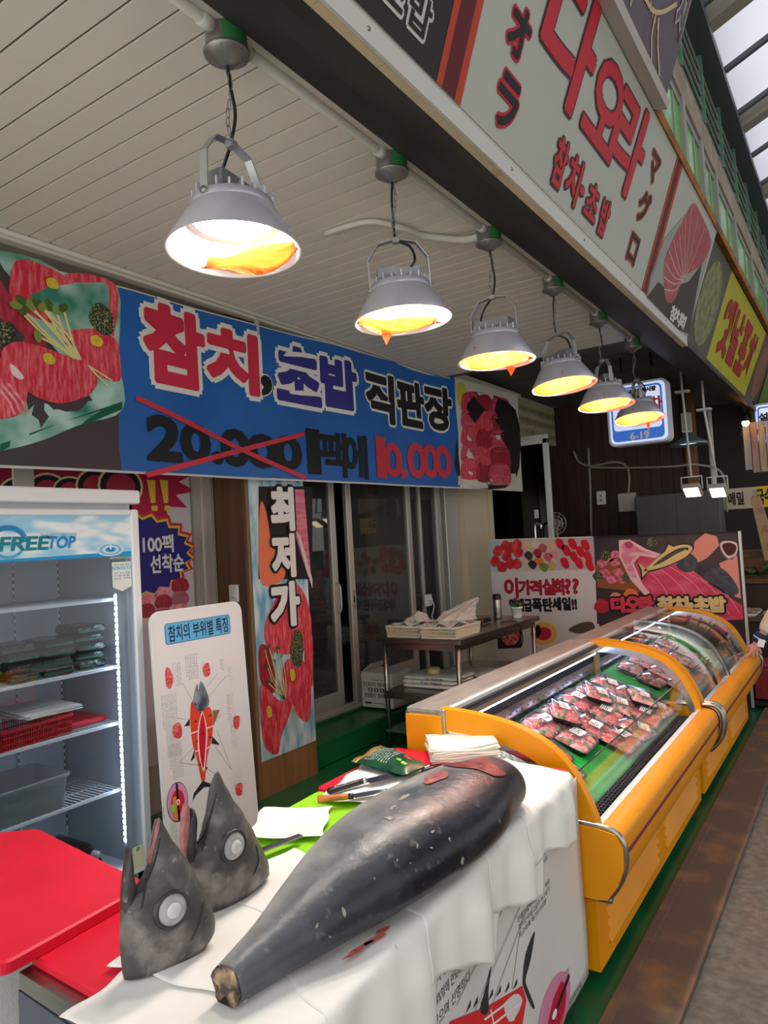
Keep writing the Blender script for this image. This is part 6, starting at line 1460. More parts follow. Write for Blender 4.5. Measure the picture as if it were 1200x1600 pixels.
for s_, x0, x1, yy, m_ in (('다', 957, 978, 945, ink(214, 60, 80)), ('오', 980, 999, 944, ink(214, 60, 80)), ('라', 1001, 1020, 943, ink(214, 60, 80)), ('참', 1030, 1052, 944, ink(226, 202, 140)), ('치', 1054, 1074, 944, ink(226, 202, 140)), ('·', 1078, 1082, 946, ink(226, 202, 140)), ('초', 1086, 1106, 944, ink(226, 202, 140)), ('밥', 1110, 1132, 944, ink(226, 202, 140))):
    h = 11 if s_ != '·' else 3; bx = ubox(BDP, (x0, yy - h), (x1, yy - h), (x1, yy + h), (x0, yy + h)); write_round(q, BDP, s_, bx, ink(24, 16, 16), d + .006, .026, .02); write_round(q, BDP, s_, bx, m_, d + .0085, .010, .01)
part(q, 'lettering', b2)

# ================================================================== stainless side table with baskets
T2 = thing('work_table', 'stainless table with two white baskets before the glass doors', 'table', (-2.87, 5.35, 0))
x0, x1, y0, y1, z = -3.24, -2.5, 4.66, 6.2, .87
q = MB(); q.box((x0, y0, z - .04), (x1, y1, z), STEEL, .004); q.box((x0 + .04, y0 + .04, z - .09), (x1 - .04, y0 + .055, z - .04), STEEL); q.box((x1 - .055, y0 + .04, z - .09), (x1 - .04, y1 - .04, z - .04), STEEL); part(q, 'table_top', T2)
for a in (x0 + .05, x1 - .05):
    for b in (y0 + .05, y1 - .05): q = MB(); q.tube([(a, b, 0), (a, b, z - .04)], .019, STEEL, 14); part(q, 'leg', T2)
q = MB(); q.box((x0 + .03, y0 + .03, .43), (x1 - .03, y1 - .03, .455), STEEL, .003); q.box((x0 + .03, y0 + .03, .40), (x1 - .03, y0 + .04, .43), STEEL); part(q, 'middle_shelf', T2)
q = MB(); q.box((x0 + .03, y0 + .03, .14), (x1 - .03, y1 - .03, .16), mat('green_shelf', (60, 92, 72), .5), .003); part(q, 'lower_shelf', T2)
for i, (px_, py_, lab) in enumerate(((627, 982, 'left hand white basket of papers on the stainless side table'), (690, 985, 'right hand white basket under clear plastic bags on the side table'))):
    c_ = at(px_, py_, z=z); x, y = (-3.03, 4.93) if i == 0 else (-2.70, 4.90)
    basket('plastic_basket', lab, 'white baskets', (x, y, z), PI / 2, .42, .30, .085, CREAM)
    for k in range(4):
        rr_ = random.Random(i * 9 + k); q = MB(); M = Matrix.Translation((x, y, z + .055 + .012 * k)) @ Matrix.Rotation(rr_.uniform(-.3, .3), 4, 'Z')
        q.grid([[tuple(M @ Vector((-.11 + .22 * a / 10, -.16 + .32 * b / 10, .012 * math.sin(a * .9 + b * .7 + k) + .02 * max(0, math.sin(a * .35 + k))))) for b in range(11)] for a in range(11)], PAPER)
        o = q.build('paper_sheet'); sd = o.modifiers.new('t', 'SOLIDIFY'); sd.thickness = .001
        tag(o, 'crumpled white paper in the %s white basket' % ('left hand', 'right hand')[i], 'paper', 'papers in the %s basket' % ('left', 'right')[i])
BAGC = translucent('cloudy_bag', (236, 234, 228), .5)
def crumple(name, label, cen, sx, sy, sz, seed, m, lean=(0, 0)):
    r_ = random.Random(seed); ph = [r_.uniform(0, 6) for _ in range(8)]; q = MB(); rings = []
    for i in range(13):
        t = i / 12; k = (1 - t) ** .75 * .96 + .04; ring = []
        for j in range(26):
            a = 2 * PI * j / 26; f_ = 1 + .2 * math.sin(3 * a + ph[0] + 3 * t) + .13 * math.sin(8 * a + ph[1] - 5 * t) + r_.uniform(-.09, .09)
            ring.append((cen[0] + lean[0] * t ** 1.3 + sx * k * f_ * math.cos(a), cen[1] + lean[1] * t ** 1.3 + sy * k * f_ * math.sin(a), cen[2] + sz * (t ** .8) + r_.uniform(-.006, .006)))
        rings.append(ring)
    q.loft(rings, m, True, False); return tag(q.build(name), label, 'bag')
crumple('plastic_bag', 'crumpled clear plastic bag rising over the right hand white basket', (-2.74, 5.08, z + .10), .13, .17, .15, 3, BAGC, (.10, .20))
crumple('plastic_bag', 'small white plastic bag peaking over the left hand basket', (-3.03, 4.98, z + .10), .08, .09, .07, 5, BAGC)
c_ = at(773, 968, z=z); o = thing('thermos', 'steel thermos flask with a black lid on the side table', 'flask', (-2.78, 5.92, z)); S_ = (-2.78, 5.92, z)
q = MB(); q.lathe([(0, 0), (.034, .002), (.036, .01), (.038, .17), (.036, .175), (0, .176)], STEEL, 24); q.build('body', o)
q = MB(); q.lathe([(.0365, .176), (.0375, .18), (.0365, .215), (.03, .222), (0, .222)], BLACK, 24); q.build('lid', o)
o = thing('potted_flower', 'small white pot with pink flowers at the far end of the side table', 'plant', (-2.64, 6.02, z))
q = MB(); q.lathe([(0, .002), (.038, 0), (.042, .01), (.05, .085), (.053, .085), (.053, .1), (.047, .1), (.046, .088), (0, .085)], WHITE, 24); q.build('pot', o)
q = MB(); q2 = MB(); r_ = random.Random(6); LF = mat('plant_leaf', (64, 112, 58), .5); FLW = mat('pink_petal', (196, 70, 120), .5)
for k in range(16):
    a = k * 2.4; e = Vector((.085 * math.cos(a) * r_.uniform(.5, 1), .085 * math.sin(a) * r_.uniform(.5, 1), .1 + r_.uniform(.0, .055))); b = Vector((0, 0, .09)); s_ = Vector((-math.sin(a), math.cos(a), 0)) * .013; m_ = b * .45 + e * .55 + Vector((0, 0, .012))
    q.add([b, m_ - s_, e, m_ + s_], [(0, 1, 2), (0, 2, 3)], LF, True)
for k in range(9):
    a = k * 2.1; c0 = Vector((.035 * math.cos(a) * r_.uniform(.2, 1), .035 * math.sin(a) * r_.uniform(.2, 1), .14 + r_.uniform(-.01, .03)))
    for j in range(5): t = j * 2 * PI / 5; q2.add([c0, c0 + Vector((.012 * math.cos(t - .4), .012 * math.sin(t - .4), .006)), c0 + Vector((.018 * math.cos(t), .018 * math.sin(t), .004)), c0 + Vector((.012 * math.cos(t + .4), .012 * math.sin(t + .4), .006))], [(0, 1, 2, 3)], FLW, True)
for mb, nm in ((q, 'leaves'), (q2, 'flowers')): ob = mb.build(nm, o); sd = ob.modifiers.new('t', 'SOLIDIFY'); sd.thickness = .001
o = thing('torch', 'black torch with a copper coloured end lying beside the baskets', 'torch', (-2.74, 5.45, z))
q = MB(); M = Matrix.Translation((0, 0, .028)) @ Matrix.Rotation(PI / 2, 4, 'X'); q.lathe([(0, -.02), (.024, -.02), (.026, .03), (.02, .06), (.02, .2), (0, .2)], BLACK, 18, M @ Matrix.Rotation(PI, 4, 'X')); q.build('body', o)
q = MB(); q.lathe([(.027, .012), (.0275, .016), (.0275, .03), (.027, .034)], mat('copper', (226, 150, 110), .25, .9), 18, M @ Matrix.Rotation(PI, 4, 'X')); q.build('copper_ring', o)
q = MB(); q.tube(smooth_line([(-2.62, 5.6, z + .008), (-2.55, 5.7, z + .012), (-2.5, 5.72, z - .01), (-2.48, 5.74, z - .12), (-2.5, 5.76, z - .2)], 6), .005, BLACK, 6); tag(q.build('power_cord'), 'black cord drooping over the edge of the side table', 'cord')
# lower shelf: bundles of printed bags and tape
BUN = mat('white_bag_bundle', (222, 220, 212), .45, rgb2=(206, 202, 192), scale=12, bump=.4, bscale=22)
for k in range(4):
    q = MB(); r_ = random.Random(30 + k); ph = r_.uniform(0, 6); zz = .457 + .028 * (k % 3); xx = -2.92; yy = 5.02 + (.45 if k == 3 else .0) + .02 * k
    if k == 3: zz = .457
    rings = []
    for s_, h in ((.9, 0), (1, .006), (1, .018), (.93, .026)): rings.append([(xx + x * s_ + .006 * math.sin(9 * y + ph), yy + y * s_ + .006 * math.sin(11 * x + ph), zz + h + .002 * math.sin(30 * x + 20 * y)) for x, y in rrect(-.24, -.17, .24, .17, .05, 5)])
    q.loft(rings, BUN); o = q.build('bag_bundle'); tag(o, 'flat bundle of white plastic bags on the middle shelf, %s' % ('lowest of the front pile', 'second in the front pile', 'top of the front pile', 'lying behind the pile')[k], 'bag bundle', 'bag bundles on the shelf')
    if k in (1, 2):
        q = MB(); FPb = Plane((xx - .2, yy - .171, zz), (1, 0, 0), (0, 0, 1)); write(q, FPb, '참치 초밥 직판장', (.05, .004, .33, .02), ink(60, 60, 90), .001, .02); part(q, 'printed_text', o)
q = MB(); q.lathe([(.033, 0), (.05, 0), (.05, .05), (.033, .05), (.033, 0)], mat('tape_tan', (206, 186, 130), .3), 28, Matrix.Translation((-2.93, 5.0, .5425))); tag(q.build('tape_roll'), 'tan packing tape roll on the bag bundles', 'tape')
for k in range(2):
    q = MB(); q.box((-.05, -.02, 0), (.05, .02, .012), CREAM, .005, Matrix.Translation((-2.85 + .05 * k, 4.76 + .05 * k, .161)) @ Matrix.Rotation(.5, 4, 'Z')); tag(q.build('sponge'), 'small cream sponge on the lowest shelf of the side table', 'sponge', 'sponges on the lowest shelf')
# cardboard box on the step
o = thing('cardboard_box', 'white cardboard box with black print standing on the green step', 'box', (-3.55, 5.24, .206)); CBX = mat('white_cardboard', (216, 212, 204), .7)
q = MB(); q.box((-3.72, 5.10, .206), (-3.40, 5.40, .50), CBX, .003); part(q, 'box_body', o)
q = MB(); q.hexa([(-3.72, 5.10, .50), (-3.40, 5.10, .50), (-3.40, 5.103, .50), (-3.72, 5.103, .50), (-3.70, 4.99, .575), (-3.42, 4.99, .575), (-3.42, 4.993, .575), (-3.70, 4.993, .575)] if False else [(-3.72, 5.10, .50), (-3.717, 5.10, .50), (-3.717, 5.40, .50), (-3.72, 5.40, .50), (-3.60, 5.08, .58), (-3.597, 5.08, .58), (-3.597, 5.38, .58), (-3.60, 5.38, .58)], CBX); part(q, 'flap', o)
q = MB(); CP = Plane((-3.72, 5.10, .206), (1, 0, 0), (0, 0, 1)); write(q, CP, '던지지 마시오', (.02, .175, .30, .215), ink(60, 56, 56), .001, .02); write(q, CP, '취급주의', (.1, .225, .22, .243), ink(110, 100, 100), .001)
for k in range(3): q.flat(CP, rrect(.07 + .06 * k, .135, .115 + .06 * k, .165, .004), ink(70, 66, 66), .001); q.flat(CP, ell(.0925 + .06 * k, .15, .012, .01, 10), CBX, .0016)
for a, b in ((.03, .14), (.17, .29)):
    r_ = random.Random(a * 100); u = a
    while u < b: w_ = r_.choice((.002, .004, .006)); q.flat(CP, [(u, .085), (u + w_, .085), (u + w_, .12), (u, .12)], ink(50, 50, 60), .001); u += w_ + .004
q.flat(CP, [(.03, .03), (.1, .03), (.1, .045), (.03, .045)], ink(40, 40, 40), .001); q.flat(CP, [(.11, .034), (.27, .034), (.27, .040), (.11, .040)], ink(130, 126, 120), .001); part(q, 'printed_marks', o)

# ================================================================== inside the shop: work table, trays, person
o = thing('work_table', 'steel table inside the dark shop seen through the open door', 'table', (-4.85, 5.7, .2))
q = MB(); q.box((-5.2, 5.35, .96), (-4.55, 6.9, 1.0), STEEL, .004); part(q, 'table_top', o)
for a, b in ((-4.6, 5.4), (-4.6, 6.85), (-5.15, 5.4), (-5.15, 6.85)): q = MB(); q.tube([(a, b, .2), (a, b, .96)], .02, STEEL, 12); part(q, 'leg', o)
q = MB(); q.box((-5.18, 5.38, .55), (-4.58, 6.87, .57), STEEL); part(q, 'undershelf', o)
for k in range(5):
    q = MB(); q.box((-.17, -.12, 0), (.17, .12, .035), mat('dark_pack', (62, 50, 56), .3, rgb2=(96, 72, 80), scale=18), .006, Matrix.Translation((-4.85 + .008 * k, 5.9, 1.001 + .036 * k))); tag(q.build('meat_tray'), 'dark wrapped tray stacked on the table inside the shop', 'tray', 'trays inside the shop')
q = MB(); q.box((-4.78, 5.42, 1.001), (-4.56, 5.7, 1.008), ink(206, 110, 130), .002); tag(q.build('pink_sheet'), 'pink sheet on the table inside the shop', 'sheet')
for k in range(5):
    q = MB(); q.box((-.16, -.12, 0), (.16, .12, .03), PAPER, .008, Matrix.Translation((-4.75, 6.35 + .006 * k, .571 + .031 * k))); tag(q.build('towel'), 'folded white towel stacked under the table inside the shop', 'towel', 'towels inside the shop')
def skin_body(name, pts, edges, radii, m, root_i, parent=None, loc=(0, 0, 0), sub=2):
    me = bpy.data.meshes.new(name); me.from_pydata([tuple(Vector(p) - Vector(loc)) for p in pts], edges, []); me.materials.append(m)
    o = bpy.data.objects.new(name, me); COL.objects.link(o)
    if parent: o.parent = parent
    s_ = o.modifiers.new('skin', 'SKIN'); s_.use_smooth_shade = True
    for i, r in enumerate(radii): me.skin_vertices[0].data[i].radius = (r, r) if not isinstance(r, tuple) else r
    me.skin_vertices[0].data[root_i].use_root = True
    u = o.modifiers.new('sub', 'SUBSURF'); u.levels = sub; u.render_levels = sub
    return o
SKN = mat('skin', (206, 150, 124), .5, rgb2=(196, 136, 112), scale=20); DCL = mat('dark_clothes', (26, 26, 32), .8); HAIR = mat('black_hair', (16, 14, 14), .5)
PX = Vector((-5.66, 6.68, .2))
def rel(*a): return PX + Vector(a)
o = thing('person', 'person in dark clothes and black gloves bending over the table inside', 'person', PX.to_tuple())
pts = [rel(-.1, -.05, .95), rel(-.06, .05, 1.15), rel(.0, .14, 1.32), rel(.03, .2, 1.42), rel(.05, .24, 1.49), rel(-.1, -.13, .5), rel(-.1, -.12, .07), rel(.02, -.13, .06), rel(-.1, .06, .5), rel(-.1, .08, .07), rel(.02, .08, .06), rel(.09, .05, 1.34), rel(.24, .1, 1.08), rel(.33, .28, .92), rel(.02, .32, 1.32), rel(.12, .46, 1.1), rel(.24, .5, .93)]
edg = [(0, 1), (1, 2), (2, 3), (3, 4), (0, 5), (5, 6), (6, 7), (0, 8), (8, 9), (9, 10), (2, 11), (11, 12), (12, 13), (2, 14), (14, 15), (15, 16)]
skin_body('body', pts, edg, [.15, .15, .16, .07, .06, .085, .055, .05, .085, .055, .05, .07, .05, .035, .07, .05, .035], DCL, 0, o, PX)
hp = [rel(.05, .25, 1.5), rel(.08, .28, 1.58), rel(.09, .29, 1.68)]
skin_body('head', hp, [(0, 1), (1, 2)], [.06, .085, .08], SKN, 0, o, PX)
q = MB(); hc = rel(.07, .26, 1.66); q.loft([[(hc.x + r * math.cos(a), hc.y + r * math.sin(a) * 1.1, hc.z + zz) for a in [2 * PI * k / 20 for k in range(20)]] for r, zz in ((.095, -.04), (.108, .0), (.105, .05), (.07, .1), (.01, .115))], HAIR); part(q, 'hair', o)
for s_, c0 in ((0, rel(.33, .28, .92)), (1, rel(.24, .5, .93))):
    hpts = [c0, c0 + Vector((.04, .03, -.06))]; he = [(0, 1)]; hr = [.034, .032]
    for f_ in range(5):
        a = -.8 + .4 * f_; b0_ = len(hpts); hpts += [c0 + Vector((.06 + .015 * math.cos(a), .04 + .028 * a, -.09)), c0 + Vector((.07, .045 + .035 * a, -.115 - .008 * (f_ in (1, 2, 3)))) ]; he += [(1, b0_), (b0_, b0_ + 1)]; hr += [.011, .009]
    skin_body('glove', hpts, he, hr, BLACK, 0, o, PX, 1)
q = MB(); tl_ = thing('tube_lamp', 'dim bluish tube lamp on the ceiling inside the shop', 'lamp', (-5.2, 6.6, 2.7)); q.box((-5.23, 6.0, 2.68), (-5.17, 7.2, 2.75), WHITE); part(q, 'housing', tl_); q = MB(); q.tube([(-5.2, 6.05, 2.66), (-5.2, 7.15, 2.66)], .014, glow('dim_tube', (190, 206, 255), 1.6), 8); part(q, 'tube', tl_)
w_ = thing('wall_socket', 'white wall socket with a plug beside the brown curtain', 'socket', (-3.755, 6.99, 1.12)); c_ = at(667, 938, x=-3.75)
q = MB(); q.box((c_.x - .0, c_.y - .06, c_.z - .06), (c_.x + .03, c_.y + .06, c_.z + .06), WHITE, .008); w_.location = c_; part(q, 'plate', w_)
q = MB(); q.lathe([(.02, 0), (.02, .025), (.008, .035), (.0, .036)], WHITE, 14, Matrix.Translation((c_.x + .03, c_.y, c_.z + .01)) @ Matrix.Rotation(PI / 2, 4, 'Y')); q.tube(smooth_line([(c_.x + .06, c_.y, c_.z), (c_.x + .08, c_.y, c_.z - .06), (c_.x + .06, c_.y - .02, c_.z - .16), (c_.x + .1, c_.y - .05, c_.z - .2)], 5), .005, WHITE, 6); part(q, 'plug', w_)
# ================================================================== hanging light boxes and lamps of the neighbouring stalls
BXW = mat('lightbox_face', (206, 214, 240), .4, emit=.62); BXB = mat('lightbox_blue', (44, 104, 196), .4, emit=.5); BXS = mat('lightbox_shell', (206, 214, 230), .4)
def lightbox(label, y, px_, rows_, hang_z):
    pl = Plane((0, y, 0), (1, 0, 0), (0, 0, 1)); b = ubox(pl, *px_); x0, z0, x1, z1 = b; w = x1 - x0; h = z1 - z0
    o = thing('light_box_sign', label, 'sign', ((x0 + x1) / 2, y, z0))
    q = MB(); q.slab(pl, rrect(x0, z0, x1, z1, w * .1), BXS, -.14, 0); part(q, 'shell', o)
    q = MB(); q.flat(pl, rrect(x0 + .02, z0 + .02, x1 - .02, z1 - .02, w * .09), BXW, .001); q.flat(pl, rrect(x0 + .04, z0 + .04, x1 - .05, z1 - .04, w * .08), BXB, .002); q.flat(pl, rrect(x0 + .058, z0 + h * .24, x1 - .068, z1 - .058, w * .06), BXW, .003); part(q, 'printed_face', o)
    q = MB()
    for s_, (a, c, e, g), m_ in rows_: write_round(q, pl, s_, (x0 + w * a, z0 + h * c, x0 + w * e, z0 + h * g), m_, .005, .004, .01)
    part(q, 'lettering', o)
    q = MB()
    for k in (.25, .75): q.tube([(x0 + w * k, y + .07, z1 - .005), (x0 + w * k, y + .07, hang_z)], .009, BLACK, 8)
    part(q, 'hanger', o)
    return o
WHT = ink(236, 240, 250); RDD = ink(206, 24, 60); DKK = ink(50, 46, 60)
lightbox('white and blue light box numbered 6-19 hanging behind the farthest lamps', 7.2, [(950, 604), (1042, 598), (1046, 688), (952, 694)], [('6-19', (.36, .08, .66, .19), WHT), ('옛날포차', (.16, .52, .9, .72), RDD), ('국제전통시장', (.36, .82, .82, .89), DKK), ('●', (.24, .80, .33, .90), RDD)], 3.3)
lightbox('white and blue light box at the right edge, reading 설', 9.9, [(1181, 632), (1240, 630), (1240, 688), (1181, 688)], [('설렁탕', (.12, .56, .9, .76), DKK), ('갈비탕', (.12, .34, .9, .5), DKK)], 3.0)
FLD = glow('flood_led', (255, 226, 186), 5.0); POLEM = mat('pale_pole', (206, 204, 198), .45)
for i, (pt_, pb_, sz) in enumerate((((1066, 612), (1080, 745), .10), ((1100, 640), (1120, 745), .095))):
    a, b = at(*pt_, y=8), at(*pb_, y=8); o = thing('flood_light', 'square flood light on a pale pole, %s of the two beyond the blue light box' % ('left', 'right')[i], 'lamp', b.to_tuple())
    q = MB(); q.tube([a + Vector((0, 0, .3)), a, b], .012, POLEM, 10); part(q, 'pole', o)
    q = MB(); q.box((a.x - .07, 7.96, a.z - .012), (a.x + .07, 8.04, a.z + .012), POLEM, .004); part(q, 'pole_bracket', o)
    q = MB(); q.tube([b + Vector((-sz, 0, -.13)), b + Vector((-sz, 0, .0)), b + Vector((sz, 0, .0)), b + Vector((sz, 0, -.13))], .009, POLEM, 6); part(q, 'yoke', o)
    M = Matrix.Translation(b + Vector((0, .0, -.14))) @ Matrix.Rotation(-.5, 4, 'X'); q = MB(); q.box((-sz + .01, -.1, -.025), (sz - .01, .1, .025), ALU, .006, M); hd_ = part(q, 'lamp_head', o)
    q = MB(); q.box((-sz + .03, -.085, -.029), (sz - .03, .085, -.025), FLD, 0, M); part(q, 'led_panel', hd_)
c_ = at(1075, 692, y=9.0); o = thing('pendant_lamp', 'bluish bell lamp in plastic film hanging behind the flood lights', 'lamp', c_.to_tuple())
q = MB(); q.lathe([(.06, .12), (.07, .08), (.21, .0), (.215, -.03), (.2, -.03), (.06, .06)], mat('blue_grey_shade', (120, 140, 150), .25, .5), 28, Matrix.Translation(c_)); part(q, 'shade', o)
q = MB(); q.tube([c_ + Vector((0, 0, .12)), c_ + Vector((0, 0, .75))], .012, BLACK, 8); q.box((c_.x - .05, c_.y - .04, c_.z + .13), (c_.x + .05, c_.y + .04, c_.z + .35), ALU); part(q, 'stem', o)
q = MB(); q.lathe([(0, .02), (.15, .0)], glow('cool_bulb', (206, 236, 255), 1.6), 20, Matrix.Translation(c_)); part(q, 'bulb', o)
# fittings on the dark boarded wall
WY = 9.495
c_ = at(982, 785, y=WY); q = MB(); q.box((c_.x - .11, WY - .09, c_.z - .12), (c_.x + .11, WY, c_.z + .12), mat('meter_box', (196, 190, 176), .5), .01); q.box((c_.x - .1, WY - .095, c_.z - .11), (c_.x + .1, WY - .09, c_.z + .11), mat('meter_box', (196, 190, 176), .5), .003); tag(q.build('electric_box'), 'grey electric box on the dark boarded wall', 'box')
c_ = at(940, 778, y=WY); q = MB(); q.box((c_.x - .06, WY - .03, c_.z - .09), (c_.x + .06, WY, c_.z + .09), WHITE, .008)
for s_ in (-.03, .03): q.lathe([(.018, 0), (.016, .012), (0, .013)], mat('socket_grey', (150, 150, 150), .5), 12, Matrix.Translation((c_.x, WY - .03, c_.z + s_)) @ Matrix.Rotation(PI / 2, 4, 'X'))
tag(q.build('wall_socket'), 'white double socket on the dark wall left of the electric box', 'socket')
CND = mat('wall_conduit', (150, 144, 130), .5)
def cable(name, label, pts, r, m=CND, y=WY - .015): 
    q = MB(); q.tube(smooth_line([tuple(at(a, b, y=y)) for a, b in pts], 5), r, m, 8); return tag(q.build(name), label, 'conduit')
cable('conduit', 'pale conduit running level along the dark boarded wall', [(920, 730), (980, 731), (1050, 729), (1085, 726), (1120, 733), (1132, 752), (1136, 800)], .014, CND, 9.405)
cable('conduit', 'pale conduit arching down to the electric box', [(896, 705), (905, 722), (925, 728), (960, 722), (978, 728), (983, 745), (982, 770)], .016)
cable('conduit', 'thin vertical pipe on the dark wall left of the socket', [(919, 700), (922, 760), (924, 840)], .016)
c0, c1 = at(998, 776, y=9.3), at(1128, 772, y=9.3); q = MB(); q.box((c0.x, 9.1, .0), (c1.x, 9.40, c0.z), mat('grey_cabinet', (84, 82, 80), .5, rgb2=(76, 74, 72), scale=5), .01); q.box((c0.x + .02, 9.09, .1), ((c0.x + c1.x) / 2 - .005, 9.1, c0.z - .03), mat('grey_cabinet', (84, 82, 80), .5)); q.box(((c0.x + c1.x) / 2 + .005, 9.09, .1), (c1.x - .02, 9.1, c0.z - .03), mat('grey_cabinet', (84, 82, 80), .5)); tag(q.build('cabinet'), 'dark grey cabinet standing against the boarded wall', 'cabinet')
# white door frame in the neighbouring shop
q = MB(); YD = 8.3; a, b, c_ = at(812, 690, y=YD), at(852, 688, y=YD), at(857, 842, y=YD)
q.box((a.x - .5, YD - .03, a.z - .06), (b.x + .03, YD + .03, a.z + .05), WHITE, .004); q.box((b.x - .03, YD - .03, 0), (b.x + .03, YD + .03, a.z), WHITE, .004); o = q.build('door_2_frame'); o['kind'] = 'structure'; o.name = 'door_3'
q = MB(); q.box((a.x - .5, YD - .006, 0.0), (b.x - .03, YD + .006, a.z - .06), glass('smoky_pane', (90, 92, 92), .03, 1.5)); part(q, 'glass_pane', o)
q = MB(); c_ = at(838, 803, y=8.25); q.box((c_.x - .025, 8.25, c_.z - .05), (c_.x + .025, 8.262, c_.z + .05), WHITE); write(q, Plane((c_.x - .02, 8.25, c_.z - .04), (1, 0, 0), (0, 0, 1)), '당기', (.006, .005, .034, .075), BLK, .002, turn=1); tag(q.build('door_sticker'), 'small white sticker on the smoky glass of the neighbouring door', 'sticker')
c_ = at(836, 815, y=8.2); q = MB(); q.tube(smooth_line([tuple(at(837, 846, y=8.15)), tuple(at(836, 825, y=8.15)), tuple(at(838, 818, y=8.15)), tuple(at(845, 820, y=8.15)), tuple(at(845, 826, y=8.15))], 5), .014, CHROME, 10); tag(q.build('tap'), 'chrome swan neck tap above the white sashimi board', 'tap')
c_ = at(868, 818, y=8.3); o = thing('fan', 'small grey desk fan in the dark behind the boards', 'fan', (c_.x, c_.y, c_.z)); q = MB()
for r in (.05, .09, .13): q.tube([(c_.x + r * math.cos(t), c_.y, c_.z + r * math.sin(t)) for t in [2 * PI * k / 24 for k in range(24)]], .004, ALU, 5, closed=True)
for k in range(12): t = k * PI / 6; q.tube([(c_.x, c_.y - .01, c_.z), (c_.x + .13 * math.cos(t), c_.y, c_.z + .13 * math.sin(t))], .0025, ALU, 4)
part(q, 'guard', o); q = MB(); q.lathe([(0, 0), (.05, .01), (.05, .1), (0, .12)], mat('motor_grey', (120, 118, 110), .5), 16, Matrix.Translation(c_) @ Matrix.Rotation(-PI / 2, 4, 'X')); part(q, 'motor', o)
q = MB(); q.tube([c_ + Vector((0, .04, -.05)), (c_.x, c_.y + .04, .9)], .014, ALU, 8); q.lathe([(.13, 0), (.13, .02), (0, .03)], ALU, 20, Matrix.Translation((c_.x, c_.y + .04, .88))); part(q, 'stand', o)
# counter behind the boards carrying tap and fan
q = MB(); q.box((-4.1, 7.9, .82), (-2.6, 8.6, .88), STEEL, .004); q.box((-4.08, 7.95, 0), (-2.62, 8.58, .82), mat('grey_cabinet', (84, 82, 80), .5)); tag(q.build('sink_counter'), 'steel sink counter in the dark shop behind the boards', 'counter')
q = MB(); c_ = at(915, 830, y=9.2); q.lathe([(.0, .0), (.2, .0), (.26, .25), (.0, .27)], mat('olive_basket', (96, 96, 50), .7), 18, Matrix.Translation((c_.x + .35, 8.85, .9))); tag(q.build('olive_bundle'), 'olive coloured bundle on the shelf under the electric box', 'bundle')
q = MB(); q.box((-3.1, 8.7, .84), (-1.9, 9.05, .9), WOOD); 
for x in (-3.06, -1.98): q.box((x, 8.72, 0), (x + .05, 8.77, .84), WOOD); q.box((x, 8.98, 0), (x + .05, 9.03, .84), WOOD)
tag(q.build('wooden_shelf'), 'dark wooden bench against the boarded wall', 'bench')

# ================================================================== the next stalls at the right edge
w = MB(); w.box((-4.5, 11.2, 0), (1.2, 11.3, 3.4), DARKW); struct(w, 'wall_end')
w = MB(); w.box((-1.9, 11.3, 0), (-1.2, 40, 7), mat('far_facade', (84, 80, 76), .8)); w.box((-1.2, 20, 0), (3, 20.2, 9), mat('far_facade', (84, 80, 76), .8)); struct(w, 'wall_distance')
YS = 9.6; SP2 = Plane((0, YS, 0), (1, 0, 0), (0, 0, 1))
b = ubox(SP2, (1112, 766), (1230, 764), (1230, 790), (1112, 792)); q = MB(); q.slab(SP2, [(b[0], b[1]), (b[2], b[1]), (b[2], b[3]), (b[0], b[3])], ink(196, 180, 156), -.04, 0); o = q.build('stall_sign'); tag(o, 'low cream and yellow stall sign at the right edge', 'sign')
q = MB(); m_ = SP2.uv(1184, 778)[0]; q.flat(SP2, [(m_, b[1]), (b[2], b[1]), (b[2], b[3]), (m_, b[3])], ink(226, 186, 40), .002); part(q, 'yellow_field', o)
q = MB(); h = b[3] - b[1]; write(q, SP2, '메밀', (SP2.uv(1138, 778)[0], b[1] + h * .2, SP2.uv(1162, 778)[0], b[3] - h * .2), BLK, .004, .03); write(q, SP2, '국수', (SP2.uv(1183, 778)[0], b[1] + h * .15, SP2.uv(1206, 778)[0], b[3] - h * .15), BLK, .004, .04); part(q, 'lettering', o)
q = MB(); q.tube([(b[0] + .05, YS - .02, 0), (b[0] + .05, YS - .02, 3.0)], .03, POLEM, 10); tag(q.build('post'), 'pale post carrying the low stall sign', 'post')
PLKM = [mat('weathered_plank_%s' % n_, c1, .7, rgb2=c2, scale=3, stretch=(8, 8, 1)) for n_, c1, c2 in (('grey', (150, 140, 134), (186, 178, 172)), ('rose', (150, 110, 100), (176, 140, 130)), ('tan', (160, 130, 104), (190, 166, 140)))]
YK = 9.75; o = thing('plank_sign', 'row of weathered upright planks hanging under the light box at the right', 'panel', at(1180, 700, y=YK).to_tuple())
a, c_ = at(1160, 668, y=YK), at(1162, 735, y=YK)
for k in range(7):
    q = MB(); x = a.x + .082 * k; q.box((x, YK, c_.z - .012 * k * 1.6 - .02 * (k % 2)), (x + .074, YK + .03, a.z + .05), PLKM[k % 3], .004); part(q, 'plank', o)
q = MB(); q.box((a.x - .03, YK + .031, c_.z + .2), (a.x + .62, YK + .06, c_.z + .26), WOOD); q.box((a.x - .03, YK + .031, a.z - .1), (a.x + .62, YK + .06, a.z - .04), WOOD); q.box((a.x + .1, YK + .03, a.z), (a.x + .14, YK + .06, 3.1), BLACK); part(q, 'batten', o)
